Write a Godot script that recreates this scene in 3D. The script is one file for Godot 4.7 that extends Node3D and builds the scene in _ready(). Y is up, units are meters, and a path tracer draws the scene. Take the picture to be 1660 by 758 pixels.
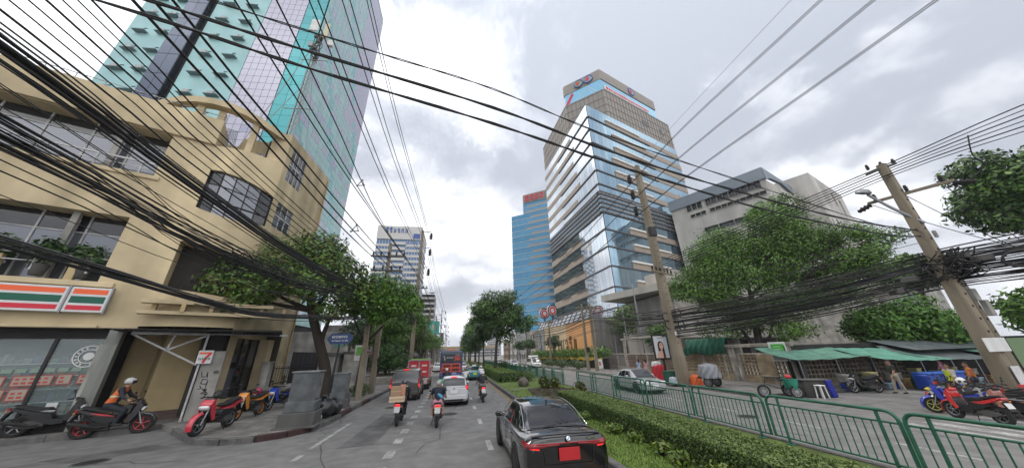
extends Node3D
# A city road under an overcast sky: traffic, hedged median, wires, shop corner at left, glass towers.
# Metres, y up, the road runs towards -z.

class MB:
	var v := PackedVector3Array()
	var n := PackedVector3Array()
	var c := PackedColorArray()
	var u := PackedVector2Array()
	var col := Color.WHITE
	var t := Transform3D.IDENTITY
	func tn(a: Vector3, b: Vector3, d: Vector3, na: Vector3, nb: Vector3, nd: Vector3) -> void:
		v.push_back(t * a); v.push_back(t * d); v.push_back(t * b)
		n.push_back((t.basis * na).normalized()); n.push_back((t.basis * nd).normalized()); n.push_back((t.basis * nb).normalized())
		c.push_back(col); c.push_back(col); c.push_back(col)
	func tri(a: Vector3, b: Vector3, d: Vector3) -> void:
		var k := (b - a).cross(d - a)
		tn(a, b, d, k, k, k)
	func quad(a: Vector3, b: Vector3, d: Vector3, e: Vector3) -> void:
		var k := (d - a).cross(e - b)
		tn(a, b, d, k, k, k); tn(a, d, e, k, k, k)
	func quad_uv(a: Vector3, b: Vector3, d: Vector3, e: Vector3) -> void:
		quad(a, b, d, e)
		for q in [Vector2(0,1), Vector2(1,0), Vector2(1,1), Vector2(0,1), Vector2(0,0), Vector2(1,0)]:
			u.push_back(q)
	func box(p: Vector3, s: Vector3, b := Basis.IDENTITY) -> void:
		var x := b.x * s.x * 0.5
		var y := b.y * s.y * 0.5
		var z := b.z * s.z * 0.5
		quad(p - x - y + z, p + x - y + z, p + x + y + z, p - x + y + z)
		quad(p + x - y - z, p - x - y - z, p - x + y - z, p + x + y - z)
		quad(p + x - y + z, p + x - y - z, p + x + y - z, p + x + y + z)
		quad(p - x - y - z, p - x - y + z, p - x + y + z, p - x + y - z)
		quad(p - x + y + z, p + x + y + z, p + x + y - z, p - x + y - z)
		quad(p - x - y - z, p + x - y - z, p + x - y + z, p - x - y + z)
	func cbox(p: Vector3, s: Vector3, r: float, b := Basis.IDENTITY) -> void:
		# a box with chamfered edges
		var h := s * 0.5
		r = minf(r, minf(h.x, minf(h.y, h.z)) * 0.95)
		var k := h - Vector3(r, r, r)
		for ax in 3:
			var a1 := (ax + 1) % 3
			var a2 := (ax + 2) % 3
			for sg: float in [-1.0,1.0]:
				var q: Array[Vector3] = []
				for e: Vector2 in [Vector2(-1,-1), Vector2(1,-1), Vector2(1,1), Vector2(-1,1)]:
					var w := Vector3.ZERO
					w[ax] = sg * h[ax]; w[a1] = e.x * k[a1] * sg; w[a2] = e.y * k[a2]
					q.append(p + b * w)
				quad(q[0], q[1], q[2], q[3])
			for s1: float in [-1.0,1.0]:
				for s2: float in [-1.0,1.0]:
					var w1 := Vector3.ZERO; var w2 := Vector3.ZERO
					w1[a1] = s1 * h[a1]; w1[a2] = s2 * k[a2]
					w2[a1] = s1 * k[a1]; w2[a2] = s2 * h[a2]
					var d := Vector3.ZERO; d[ax] = k[ax]
					if s1 * s2 > 0: quad(p + b * (w1 - d), p + b * (w2 - d), p + b * (w2 + d), p + b * (w1 + d))
					else: quad(p + b * (w2 - d), p + b * (w1 - d), p + b * (w1 + d), p + b * (w2 + d))
		for sx: float in [-1.0,1.0]:
			for sy: float in [-1.0,1.0]:
				for sz: float in [-1.0,1.0]:
					var a := p + b * Vector3(sx * h.x, sy * k.y, sz * k.z)
					var e := p + b * Vector3(sx * k.x, sy * h.y, sz * k.z)
					var f := p + b * Vector3(sx * k.x, sy * k.y, sz * h.z)
					if sx * sy * sz > 0: tri(a, e, f)
					else: tri(a, f, e)
	func grid(rows: Array, closed := false, flip := false) -> void:
		# smooth surface through rows of points
		var R := rows.size()
		var C: int = rows[0].size()
		var nn := []
		for i in R:
			var row := PackedVector3Array()
			for j in C:
				var j0 := (j + C - 1) % C if closed else maxi(j - 1,0)
				var j1 := (j + 1) % C if closed else mini(j + 1, C - 1)
				var a: Vector3 = rows[i][j1] - rows[i][j0]
				var b: Vector3 = rows[mini(i + 1, R - 1)][j] - rows[maxi(i - 1,0)][j]
				var k := a.cross(b)
				if k.length_squared() < 1e-12:
					var i2 := 1 if i == 0 else R - 2
					k = (rows[i2][j1] - rows[i2][j0]).cross(b)
				k = k.normalized()
				row.push_back(-k if flip else k)
			nn.append(row)
		for i in R - 1:
			for j in (C if closed else C - 1):
				var j1 := (j + 1) % C
				var a: Vector3 = rows[i][j]; var b: Vector3 = rows[i][j1]; var d: Vector3 = rows[i + 1][j1]; var e: Vector3 = rows[i + 1][j]
				if flip:
					tn(a, d, b, nn[i][j], nn[i + 1][j1], nn[i][j1]); tn(a, e, d, nn[i][j], nn[i + 1][j], nn[i + 1][j1])
				else:
					tn(a, b, d, nn[i][j], nn[i][j1], nn[i + 1][j1]); tn(a, d, e, nn[i][j], nn[i + 1][j1], nn[i + 1][j])
	func fan(pts: PackedVector3Array, flip := false) -> void:
		var m := Vector3.ZERO
		for q in pts: m += q
		m /= pts.size()
		for i in pts.size():
			var a := pts[i]; var b := pts[(i + 1) % pts.size()]
			if flip: tri(m, b, a)
			else: tri(m, a, b)
	func tube(p: PackedVector3Array, r: Variant, k := 6, caps := true) -> void:
		var rows := []
		var up := Vector3.UP
		var m := p.size()
		for i in m:
			var d := (p[mini(i + 1, m - 1)] - p[maxi(i - 1,0)]).normalized()
			if absf(d.dot(up)) > 0.95: up = Vector3.RIGHT if absf(d.x) < 0.9 else Vector3.BACK
			var s := d.cross(up).normalized()
			var w := s.cross(d)
			up = w
			var rr: float = r if r is float or r is int else r[i]
			var row := PackedVector3Array()
			for j in k:
				var a := TAU * j / k
				row.push_back(p[i] + (s * cos(a) + w * sin(a)) * rr)
			rows.append(row)
		grid(rows, true)
		if caps:
			fan(rows[0], true); fan(rows[m - 1])
	func bar(a: Vector3, b: Vector3, r: float, k := 6) -> void:
		tube(PackedVector3Array([a, b]), r, k)
	func cone(a: Vector3, b: Vector3, r0: float, r1: float, k := 10) -> void:
		tube(PackedVector3Array([a, b]),[r0, r1], k)
	func beam(a: Vector3, b: Vector3, w: float, h: float, up := Vector3.UP) -> void:
		# square bar between two points
		var d := b - a
		var z := d.normalized()
		if absf(z.dot(up)) > 0.98: up = Vector3.BACK
		var x := up.cross(z).normalized()
		box((a + b) * 0.5, Vector3(w, h, d.length()), Basis(x, z.cross(x), z))
	func lathe(o: Vector3, prof: Array, k := 16, b := Basis.IDENTITY) -> void:
		# prof: Vector2(radius, height) from the bottom up
		var rows := []
		for q: Vector2 in prof:
			var row := PackedVector3Array()
			for j in k:
				var a := TAU * j / k
				row.push_back(o + b * Vector3(cos(a) * q.x, q.y, -sin(a) * q.x))
			rows.append(row)
		grid(rows, true)
	func ell(o: Vector3, r: Vector3, k := 12, b := Basis.IDENTITY) -> void:
		var rows := []
		var m := k / 2 + 1
		for i in m:
			var f := PI * i / (m - 1) - PI / 2
			var row := PackedVector3Array()
			for j in k:
				var a := TAU * j / k
				row.push_back(o + b * Vector3(cos(f) * cos(a) * r.x, sin(f) * r.y, -cos(f) * sin(a) * r.z))
			rows.append(row)
		grid(rows, true)
	func prism(poly: PackedVector2Array, h0: float, h1: float, f := Transform3D.IDENTITY) -> void:
		# poly in x, y of f extruded along its z from h0 to h1
		var q := poly
		if Geometry2D.is_polygon_clockwise(q):
			q = q.duplicate(); q.reverse()
		var ix := Geometry2D.triangulate_polygon(q)
		for i in range(0, ix.size(),3):
			var a := q[ix[i]]; var b := q[ix[i + 1]]; var d := q[ix[i + 2]]
			if (b - a).cross(d - a) < 0.0:
				var s := b; b = d; d = s
			tri(f * Vector3(a.x, a.y, h1), f * Vector3(b.x, b.y, h1), f * Vector3(d.x, d.y, h1))
			tri(f * Vector3(a.x, a.y, h0), f * Vector3(d.x, d.y, h0), f * Vector3(b.x, b.y, h0))
		for i in q.size():
			var a := q[i]; var b := q[(i + 1) % q.size()]
			quad(f * Vector3(a.x, a.y, h0), f * Vector3(b.x, b.y, h0), f * Vector3(b.x, b.y, h1), f * Vector3(a.x, a.y, h1))
	func mesh() -> ArrayMesh:
		var arr := []
		arr.resize(Mesh.ARRAY_MAX)
		arr[Mesh.ARRAY_VERTEX] = v
		arr[Mesh.ARRAY_NORMAL] = n
		arr[Mesh.ARRAY_COLOR] = c
		if u.size() == v.size(): arr[Mesh.ARRAY_TEX_UV] = u
		var m := ArrayMesh.new()
		m.add_surface_from_arrays(Mesh.PRIMITIVE_TRIANGLES, arr)
		return m

const UP := Vector3.UP
const ID := Basis.IDENTITY

static func v3(x: float, y: float, z: float) -> Vector3:
	return Vector3(x, y, z)

static func pv(a: Array) -> PackedVector3Array:
	return PackedVector3Array(a)

static func pv2(a: Array) -> PackedVector2Array:
	return PackedVector2Array(a)

static func v2(x: float, y: float) -> Vector2:
	return Vector2(x, y)

const ROAD_FLAT := Basis(Vector3(1,0,0), Vector3(0,0,-1), Vector3(0,1,0))   # x, y of a plan to x, -z; extrude to +y
var rng := RandomNumberGenerator.new()
var taken := {}
var M := {}
var T := {}
var UNIT: ArrayMesh

func numbered(s: String) -> String:
	var k: int = taken.get(s, 0)
	taken[s] = k + 1
	return s if k == 0 else "%s_%03d" % [s, k]

func tag(o: Node3D, label: String, category: String, group := "", kind := "") -> void:
	if label: o.set_meta("label", label)
	if category: o.set_meta("category", category)
	if group: o.set_meta("group", group)
	if kind: o.set_meta("kind", kind)

func thing(called: String, label: String, category: String, at := Vector3.ZERO, turn := 0.0, group := "", kind := "") -> Node3D:
	var o := Node3D.new()
	o.name = numbered(called)
	add_child(o)
	o.position = at
	o.rotation.y = turn
	tag(o, label, category, group, kind)
	return o

func part(called: String, mb: MB, m: Material, parent: Node3D, label := "") -> MeshInstance3D:
	var o := MeshInstance3D.new()
	o.mesh = mb.mesh()
	o.material_override = m
	o.name = called if parent != self else numbered(called)
	parent.add_child(o, true)
	if label: o.set_meta("label", label)
	return o

func solo(called: String, mb: MB, m: Material, label: String, category: String, group := "", kind := "") -> MeshInstance3D:
	var o := part(called, mb, m, self)
	tag(o, label, category, group, kind)
	return o

func struct(called: String, mb: MB, m: Material, label := "") -> MeshInstance3D:
	return solo(called, mb, m, label, "", "", "structure")

func stuff(o: Node3D) -> Node3D:
	o.set_meta("kind", "stuff")
	return o

func piece(called: String, f: Transform3D, m: Material, parent: Node3D, mesh: Mesh = null) -> MeshInstance3D:
	var o := MeshInstance3D.new()
	o.mesh = mesh if mesh else UNIT
	o.material_override = m
	o.transform = f
	o.name = called
	parent.add_child(o, true)
	return o

func copy(o: Node3D, at: Vector3, turn: float, label := "", group := "") -> Node3D:
	var r: Node3D = o.duplicate()
	r.name = numbered(str(o.name).rstrip("0123456789").trim_suffix("_"))
	add_child(r)
	r.position = at
	r.rotation.y = turn
	if label: r.set_meta("label", label)
	if group: r.set_meta("group", group)
	return r

func lin(r: float, g: float, b: float) -> Color:
	return Color(r, g, b).linear_to_srgb()

func noise_tex(seed_: int, freq: float, oct: int, lo: float, size := 256, stretch := 1, power := 1.0) -> ImageTexture:
	# seamless grey noise between lo and 1
	var f := FastNoiseLite.new()
	f.seed = seed_; f.frequency = freq; f.fractal_octaves = oct
	f.noise_type = FastNoiseLite.TYPE_SIMPLEX_SMOOTH
	var im := f.get_seamless_image(size, size / stretch)
	if stretch > 1: im.resize(size, size)
	im.convert(Image.FORMAT_L8)
	var d := im.get_data()
	for i in d.size():
		d[i] = int(255.0 * (lo + (1.0 - lo) * pow(d[i] / 255.0, power)))
	return ImageTexture.create_from_image(Image.create_from_data(size, size, false, Image.FORMAT_L8, d))

func mat(c: Color, rough := 0.8, metal := 0.0, tex := "", scale := 1.0, tex2 := "", scale2 := 1.0, bump := 0.0) -> StandardMaterial3D:
	var m := StandardMaterial3D.new()
	m.albedo_color = c
	m.roughness = rough
	m.metallic = metal
	m.vertex_color_use_as_albedo = true
	if tex:
		m.albedo_texture = T[tex]
		m.uv1_triplanar = true; m.uv1_world_triplanar = true
		m.uv1_scale = Vector3.ONE * scale
		if bump > 0.0:
			m.heightmap_enabled = true
			m.heightmap_texture = T[tex]
			m.heightmap_scale = bump
	if tex2:
		m.detail_enabled = true
		m.detail_albedo = T[tex2]
		m.detail_blend_mode = BaseMaterial3D.BLEND_MODE_MUL
		m.detail_uv_layer = BaseMaterial3D.DETAIL_UV_2
		m.uv2_triplanar = true; m.uv2_world_triplanar = true
		m.uv2_scale = Vector3.ONE * scale2
	return m

func glossy(c: Color, rough := 0.25, coat := 1.0) -> StandardMaterial3D:
	var m := mat(c, rough, 0.0)
	m.clearcoat_enabled = coat > 0.0
	m.clearcoat = coat
	m.clearcoat_roughness = 0.04
	return m

func glow(c: Color, e: float) -> StandardMaterial3D:
	var m := mat(c, 0.3)
	m.emission_enabled = true
	m.emission = c
	m.emission_energy_multiplier = e
	return m

func make_materials() -> void:
	T.grain = noise_tex(1,0.11,3,0.72)
	T.stain = noise_tex(2,0.012,5,0.68)
	T.soft = noise_tex(3,0.010,4,0.90)
	T.drip = noise_tex(4,0.02,4,0.70,256,8)
	T.rough = noise_tex(5,0.06,4,0.35)
	T.tarmac = noise_tex(8,0.02,6,0.80,512)
	T.worn = noise_tex(9,0.05,5,0.62)
	T.blade = noise_tex(6,0.20,2,0.45)
	M.asphalt = mat(lin(0.31,0.303,0.292),0.88,0, "grain", 1.7, "tarmac", 0.13,0.4)
	M.asphalt_r = mat(lin(0.325,0.315,0.302),0.9,0, "grain", 1.5, "tarmac", 0.11,0.4)
	M.patch = mat(lin(0.22,0.216,0.21),0.9,0, "grain", 2.1, "stain", 0.3)
	M.earth = mat(lin(0.2,0.19,0.17),0.95,0, "stain", 0.08)
	M.paving = mat(lin(0.42,0.395,0.36),0.9,0, "grain", 1.3, "stain", 0.35)
	M.paving2 = mat(lin(0.37,0.35,0.32),0.9,0, "grain", 1.3, "stain", 0.45)
	M.kerb = mat(lin(0.24,0.23,0.22),0.9,0, "grain", 2.0, "stain", 0.6)
	M.kerb_red = mat(lin(0.16,0.075,0.07),0.9,0, "rough", 1.6, "stain", 0.6)
	M.kerb_white = mat(lin(0.36,0.35,0.33),0.9,0, "rough", 1.6, "stain", 0.6)
	M.paint = mat(lin(0.74,0.73,0.70),0.7,0, "worn", 0.7, "stain", 0.5)
	M.paint_y = mat(lin(0.62,0.38,0.10),0.7,0, "worn", 0.7, "stain", 0.5)
	M.yellow = mat(lin(0.82,0.67,0.42),0.85,0, "soft", 0.25, "drip", 0.09)
	M.yellow2 = mat(lin(0.68,0.53,0.29),0.85,0, "soft", 0.3, "drip", 0.1)
	M.white_wall = mat(lin(0.62,0.60,0.55),0.85,0, "stain", 0.25, "drip", 0.15)
	M.concrete = mat(lin(0.50,0.47,0.43),0.9,0, "grain", 0.9, "drip", 0.12)
	M.pole = mat(lin(0.44,0.37,0.27),0.9,0, "grain", 1.5, "drip", 0.2)
	M.dark_conc = mat(lin(0.19,0.185,0.175),0.9,0, "grain", 0.9, "drip", 0.12)
	M.black = mat(lin(0.012,0.012,0.013),0.55)
	M.cable = mat(lin(0.014,0.014,0.015),0.7)
	M.cable2 = mat(lin(0.05,0.048,0.05),0.75)
	M.rubber = mat(lin(0.018,0.018,0.018),0.85)
	M.dark = mat(lin(0.03,0.028,0.027),0.8,0, "stain", 0.4)
	M.dark_glass = mat(lin(0.02,0.022,0.025),0.06)
	M.dark_glass.metallic_specular = 0.7
	M.grey_glass = mat(lin(0.20,0.21,0.235),0.12,0.55)
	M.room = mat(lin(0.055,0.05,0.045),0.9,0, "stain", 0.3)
	M.steel = mat(lin(0.55,0.55,0.56),0.4,0.7, "grain", 1.0)
	M.chrome = mat(lin(0.75,0.75,0.76),0.12,1.0)
	M.alloy = mat(lin(0.35,0.35,0.37),0.3,0.9)
	M.galv = mat(lin(0.42,0.43,0.45),0.5,0.5, "grain", 1.0)
	M.white = mat(lin(0.78,0.78,0.76),0.6,0, "soft", 0.5)
	M.white_metal = mat(lin(0.62,0.62,0.62),0.5,0, "stain", 0.6)
	M.red_lamp = glow(lin(0.75,0.02,0.02),0.9)
	M.red_lens = glossy(lin(0.35,0.012,0.015),0.15)
	M.lamp = glossy(lin(0.75,0.76,0.78),0.1)
	M.amber = glossy(lin(0.65,0.2,0.02),0.15)
	M.green_rail = mat(lin(0.03,0.165,0.10),0.45,0, "stain", 0.8)
	M.leaf = foliage(Color(0.9,1.0,0.8),0.35)
	M.bark = mat(lin(0.11,0.088,0.068),0.95,0, "rough", 1.3)
	M.bark2 = mat(lin(0.17,0.15,0.13),0.95,0, "rough", 1.3)
	M.soil = mat(lin(0.10,0.06,0.04),0.95,0, "rough", 1.0)
	M.grass = mat(lin(0.30,0.42,0.08),0.9,0, "blade", 2.0, "stain", 0.3,1.5)
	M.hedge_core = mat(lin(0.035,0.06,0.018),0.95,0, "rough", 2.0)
	M.orange = mat(lin(0.85,0.13,0.035),0.5)
	M.sign_green = mat(lin(0.0,0.10,0.06),0.5)
	M.sign_red = mat(lin(0.62,0.02,0.045),0.5)
	M.sign_white = mat(lin(0.72,0.72,0.72),0.5,0, "soft", 0.6)
	M.blue = mat(lin(0.02,0.07,0.3),0.5)
	M.tarp_green = mat(lin(0.02,0.16,0.1),0.75,0, "stain", 0.8)
	M.tarp_pale = mat(lin(0.16,0.36,0.27),0.8,0, "stain", 0.5)
	M.tarp_grey = mat(lin(0.17,0.20,0.20),0.8,0, "stain", 0.5)
	M.skin = mat(lin(0.42,0.25,0.17),0.6)
	M.body = mat(Color.WHITE, 0.8)
	UNIT = unit_box()

func foliage(c: Color, back: float) -> StandardMaterial3D:
	var m := mat(c, 0.55)
	m.backlight_enabled = true
	m.backlight = Color(back, back, back * 0.6)
	return m

func unit_box() -> ArrayMesh:
	var b := MB.new()
	b.box(Vector3.ZERO, Vector3.ONE)
	return b.mesh()

func frame3(o: Vector3, x: Vector3, y: Vector3, z: Vector3) -> Transform3D:
	return Transform3D(Basis(x, y, z), o)

func wall_holes(mb: MB, o: Vector3, du: Vector3, w: float, y0: float, y1: float, holes: Array, depth: float) -> void:
	# a wall from o along du (length w), between heights y0 and y1, outward normal du x up; holes: Rect2(s, y, width, height)
	var up := UP
	var nrm := du.cross(up).normalized()
	var xs := [0.0, w]
	var ys := [y0, y1]
	for h: Rect2 in holes:
		xs.append_array([clampf(h.position.x, 0, w), clampf(h.end.x, 0, w)])
		ys.append_array([clampf(h.position.y, y0, y1), clampf(h.end.y, y0, y1)])
	xs.sort(); ys.sort()
	for i in xs.size() - 1:
		if xs[i + 1] - xs[i] < 1e-4: continue
		for j in ys.size() - 1:
			if ys[j + 1] - ys[j] < 1e-4: continue
			var m := v2((xs[i] + xs[i + 1]) * 0.5, (ys[j] + ys[j + 1]) * 0.5)
			var inside := false
			for h: Rect2 in holes:
				if h.has_point(m): inside = true
			if not inside:
				var a: Vector3 = o + du * xs[i] + up * ys[j]
				var b: Vector3 = o + du * xs[i + 1] + up * ys[j]
				mb.quad(a, b, b + up * (ys[j + 1] - ys[j]), a + up * (ys[j + 1] - ys[j]))
	for h: Rect2 in holes:
		var a := o + du * clampf(h.position.x, 0, w) + up * clampf(h.position.y, y0, y1)
		var b := o + du * clampf(h.end.x, 0, w) + up * clampf(h.position.y, y0, y1)
		var hh := up * (clampf(h.end.y, y0, y1) - clampf(h.position.y, y0, y1))
		var k := nrm * depth
		mb.quad(b, b - k, a - k, a)
		mb.quad(a + hh, a + hh - k, b + hh - k, b + hh)
		mb.quad(a, a - k, a + hh - k, a + hh)
		mb.quad(b + hh, b + hh - k, b - k, b)

func leafy(mb: MB, o: Vector3, r: Vector3, count: int, size: float, tones: Array, hollow := 0.45) -> void:
	# leaf-sized faces spread through an ellipsoid
	var own := rng.randf_range(0.78,1.25)
	tones = tones.map(func(q): return q * own)
	for i in count:
		var d := v3(rng.randfn(), rng.randfn(), rng.randfn()).normalized()
		var k := (hollow + (1.0 - hollow) * sqrt(rng.randf())) * (1.0 + 0.16 * absf(rng.randfn()))
		var p := o + d * r * k
		leaf(mb, p, d + v3(0,0.5,0), size * rng.randf_range(0.7,1.3), tones)

func leaf(mb: MB, p: Vector3, d: Vector3, s: float, tones: Array) -> void:
	var nrm := (d + v3(rng.randfn(), rng.randfn(), rng.randfn()) * 0.6).normalized()
	var a := nrm.cross(v3(rng.randfn(), rng.randfn(), rng.randfn())).normalized() * s
	var b := nrm.cross(a).normalized() * s * 0.42
	var q: Color = tones[rng.randi() % tones.size()]
	mb.col = q * rng.randf_range(0.8,1.2)
	var m := nrm * s * 0.12
	mb.tn(p - a, p + a, p + b - m, nrm, nrm, nrm)
	mb.tn(p + a, p - a, p - b - m, nrm, nrm, nrm)

func pane_set(parent: Node3D, called: String, list: Array, m: Array, limit := 300, called_rest := "") -> void:
	# list of Transform3D: the nearest `limit` become parts, the rest one joined part
	var eye := v3(0,2.65,0)
	var keyed := []
	for f: Transform3D in list:
		keyed.append([f.basis.x.length() * f.basis.y.length() / maxf(1.0, f.origin.distance_squared_to(eye)), f])
	keyed.sort_custom(func(a, b): return a[0] > b[0])
	var rest := MB.new()
	for i in keyed.size():
		var f: Transform3D = keyed[i][1]
		if i < limit:
			piece(called, f, m[rng.randi() % m.size()], parent)
		else:
			rest.t = f
			rest.box(Vector3.ZERO, Vector3.ONE)
	if rest.v.size():
		rest.t = Transform3D.IDENTITY
		fix_normals(rest)
		stuff(part(called_rest if called_rest else called, rest, m[0], parent))

func fix_normals(b: MB) -> void:
	for i in range(0, b.v.size(),3):
		var k := (b.v[i + 2] - b.v[i]).cross(b.v[i + 1] - b.v[i]).normalized()
		b.n[i] = k; b.n[i + 1] = k; b.n[i + 2] = k

func strokes(mb: MB, f: Transform3D, lines: Array, w: float, d: float) -> void:
	# pen strokes in the x, y plane of f as thin raised bars
	for l: Array in lines:
		for i in l.size() - 1:
			mb.t = f
			var a: Vector2 = l[i]; var b: Vector2 = l[i + 1]
			var dir := (b - a).normalized() * w * 0.4
			mb.beam(v3(a.x - dir.x, a.y - dir.y, d * 0.5),v3(b.x + dir.x, b.y + dir.y, d * 0.5), w, d, Vector3.BACK)
	mb.t = Transform3D.IDENTITY

func words(text: String, h: float, depth: float, m: Material, parent: Node3D, f: Transform3D, called := "lettering", bold := true, width := 0.0) -> MeshInstance3D:
	var tm := TextMesh.new()
	var sf := SystemFont.new()
	sf.font_names = PackedStringArray(["Droid Sans"])
	sf.font_weight = 700 if bold else 400
	tm.font = sf
	tm.text = text
	tm.font_size = 64
	tm.pixel_size = h / 46.0
	tm.depth = depth
	tm.curve_step = 4.0
	var o := MeshInstance3D.new()
	o.mesh = tm
	o.material_override = m
	o.name = called
	o.transform = f
	if width > 0.0:
		var bb := tm.get_aabb()
		if bb.size.x > 0.01: o.transform = f * Transform3D(Basis.from_scale(v3(width / bb.size.x, 1,1)), Vector3.ZERO)
	parent.add_child(o, true)
	return o

# Thai letters as pen strokes in a unit box (x 0..0.7, y 0..1)
func thai(k: String) -> Array:
	var V := func(a: Array) -> Array:
		var o := []
		for i in range(0, a.size(),2): o.append(v2(a[i], a[i + 1]))
		return o
	match k:
		"a": return [V.call([0.1,0.62,0.28,0.75,0.1,0.85,0.1,0.62]), V.call([0.1,0.12,0.28,0.25,0.1,0.35,0.1,0.12]), V.call([0.28,0.25,0.36,0.42]), V.call([0.28,0.75,0.36,0.92])]
		"e": return [V.call([0.28,0.95,0.12,0.9,0.12,0.1,0.26,0.05,0.26,0.2,0.12,0.2])]
		"j": return [V.call([0.12,0.6,0.12,0.85,0.35,0.98,0.56,0.8,0.56,0.25,0.42,0.05,0.24,0.12,0.26,0.32,0.4,0.3])]
		"r": return [V.call([0.1,0.6,0.12,0.92,0.48,0.95]), V.call([0.12,0.72,0.46,0.7,0.46,0.06,0.3,0.06,0.3,0.2,0.46,0.2])]
		"i": return [V.call([0.05,1.05,0.2,1.25,0.48,1.22,0.5,1.05,0.05,1.05])]
		"y": return [V.call([0.06,0.1,0.06,0.85,0.2,0.98,0.32,0.8,0.32,0.1,0.42,0.05,0.52,0.15,0.52,0.95]), V.call([0.1,-0.2,0.3,-0.12,0.5,-0.25])]
		"p": return [V.call([0.2,0.75,0.08,0.9,0.1,0.05,0.3,0.55,0.5,0.05,0.52,0.95])]
		"s": return [V.call([0.12,0.3,0.12,0.55,0.5,0.6,0.5,0.05]), V.call([0.12,0.3,0.28,0.25,0.28,0.42]), V.call([0.1,0.8,0.3,0.95,0.52,0.85,0.62,1.0])]
		"n": return [V.call([0.08,0.9,0.16,0.8,0.16,0.1,0.4,0.12,0.48,0.25,0.48,0.95])]
		"t": return [V.call([0.1,0.05,0.08,0.85,0.2,0.95,0.28,0.85,0.4,0.95,0.5,0.85,0.5,0.05])]
		"^": return [V.call([0.1,1.08,0.2,1.18,0.45,1.15,0.5,1.3])]
	return []

func thai_word(mb: MB, f: Transform3D, word: String, h: float, w: float, d: float, adv := 0.72) -> void:
	var x := 0.0
	for k in word:
		var l := []
		var over := k == "i" or k == "^"
		for s: Array in thai(k):
			var q := []
			for p: Vector2 in s: q.append(v2((x - (adv if over else 0.0) + p.x) * h, p.y * h))
			l.append(q)
		strokes(mb, f, l, w, d)
		if not over: x += adv if k != "e" and k != "a" else adv * 0.62

func _ready() -> void:
	rng.seed = 7
	# ---- camera, sky, light, exposure
	var cam := Camera3D.new()
	cam.name = "camera"
	cam.fov = 76.48
	cam.near = 0.05
	cam.far = 4000.0
	cam.current = true
	cam.transform = Transform3D(Basis(v3(0.98366,-0.02810,0.17785),v3(-0.04119,0.92643,0.37420),v3(-0.17528,-0.37541,0.91013)),v3(0,2.65,0))
	add_child(cam)
	var sky_mat := PanoramaSkyMaterial.new()
	sky_mat.panorama = cloud_sky()
	var sky := Sky.new()
	sky.sky_material = sky_mat
	var env := Environment.new()
	env.background_mode = Environment.BG_SKY
	env.sky = sky
	env.background_energy_multiplier = 1.3
	env.tonemap_mode = Environment.TONE_MAPPER_LINEAR
	env.tonemap_exposure = 1.35
	env.sdfgi_enabled = true
	env.ssao_enabled = true
	env.ssil_enabled = true
	env.fog_enabled = true
	env.fog_density = 0.0004
	env.fog_light_color = Color(0.86,0.88,0.91)
	var we := WorldEnvironment.new()
	we.name = "world"
	we.environment = env
	add_child(we)
	var sun := DirectionalLight3D.new()
	sun.name = "sun"
	sun.light_energy = 0.5
	sun.light_color = Color(1.0,0.97,0.92)
	sun.light_angular_distance = 14.0
	sun.shadow_enabled = true
	sun.rotation = v3(deg_to_rad(-60), deg_to_rad(-128),0)
	add_child(sun)
	make_materials()
	ground_and_roads()
	left_buildings()
	right_buildings()
	far_things()
	poles_and_wires()
	greenery()
	median_things()
	left_street()
	right_street()
	traffic()

func cloud_sky() -> ImageTexture:
	var w := 1024
	var h := 512
	var f := FastNoiseLite.new()
	f.seed = 21; f.frequency = 1.25; f.fractal_octaves = 5; f.fractal_gain = 0.5
	f.noise_type = FastNoiseLite.TYPE_SIMPLEX_SMOOTH
	f.domain_warp_enabled = true; f.domain_warp_amplitude = 0.25; f.domain_warp_frequency = 1.2
	var g := FastNoiseLite.new()
	g.seed = 5; g.frequency = 0.55; g.fractal_octaves = 3
	var data := PackedFloat32Array()
	data.resize(w * h * 3)
	var bright := v3(-0.20,0.42,-0.88).normalized()
	for y in h:
		var el := PI * (0.5 - (y + 0.5) / h)
		for x in w:
			var az := TAU * ((x + 0.5) / w - 0.5)
			var d := v3(sin(az) * cos(el), sin(el),-cos(az) * cos(el))
			var c := v3(0.6,0.6,0.6)
			if el > -0.02:
				# clouds lie on a shallow shell, so they flatten towards the horizon
				var q := v3(d.x, 0.0, d.z) / (maxf(d.y, 0.0) + 0.28) + v3(0, d.y * 0.6,0)
				var k := f.get_noise_3dv(q) * 0.5 + 0.5
				var big := g.get_noise_3dv(q) * 0.5 + 0.5
				var s := pow(maxf(d.dot(bright),0.0),2.6)
				var dens := clampf((k * 0.85 + big * 0.5 - 0.33 - s * 0.13) * 2.1,0.0,1.0)
				var thin := v3(0.94,0.95,0.98) + v3(0.55,0.53,0.48) * s
				var thick := v3(0.33,0.355,0.41) + v3(0.30,0.29,0.28) * s
				c = thin.lerp(thick, smoothstep(0.12,0.92, dens))
				var hz := exp(-maxf(d.y, 0.0) * 9.0)
				c = c.lerp(v3(0.90,0.91,0.94), hz * 0.6) * (0.9 + 0.5 * d.y * d.y)
			var i := (y * w + x) * 3
			data[i] = c.x; data[i + 1] = c.y; data[i + 2] = c.z
	return ImageTexture.create_from_image(Image.create_from_data(w, h, false, Image.FORMAT_RGBF, data.to_byte_array()))

func flat(mb: MB, poly: PackedVector2Array, y: float, th := 0.0) -> void:
	# plan polygon given as x, z
	var q := PackedVector2Array()
	for p in poly: q.push_back(v2(p.x, -p.y))
	mb.prism(q, y - maxf(th, 0.002), y, Transform3D(ROAD_FLAT, Vector3.ZERO))

func strip(mb: MB, x0: float, x1: float, z0: float, z1: float, y: float) -> void:
	mb.quad(v3(x0, y, z0),v3(x1, y, z0),v3(x1, y, z1),v3(x0, y, z1))

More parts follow.
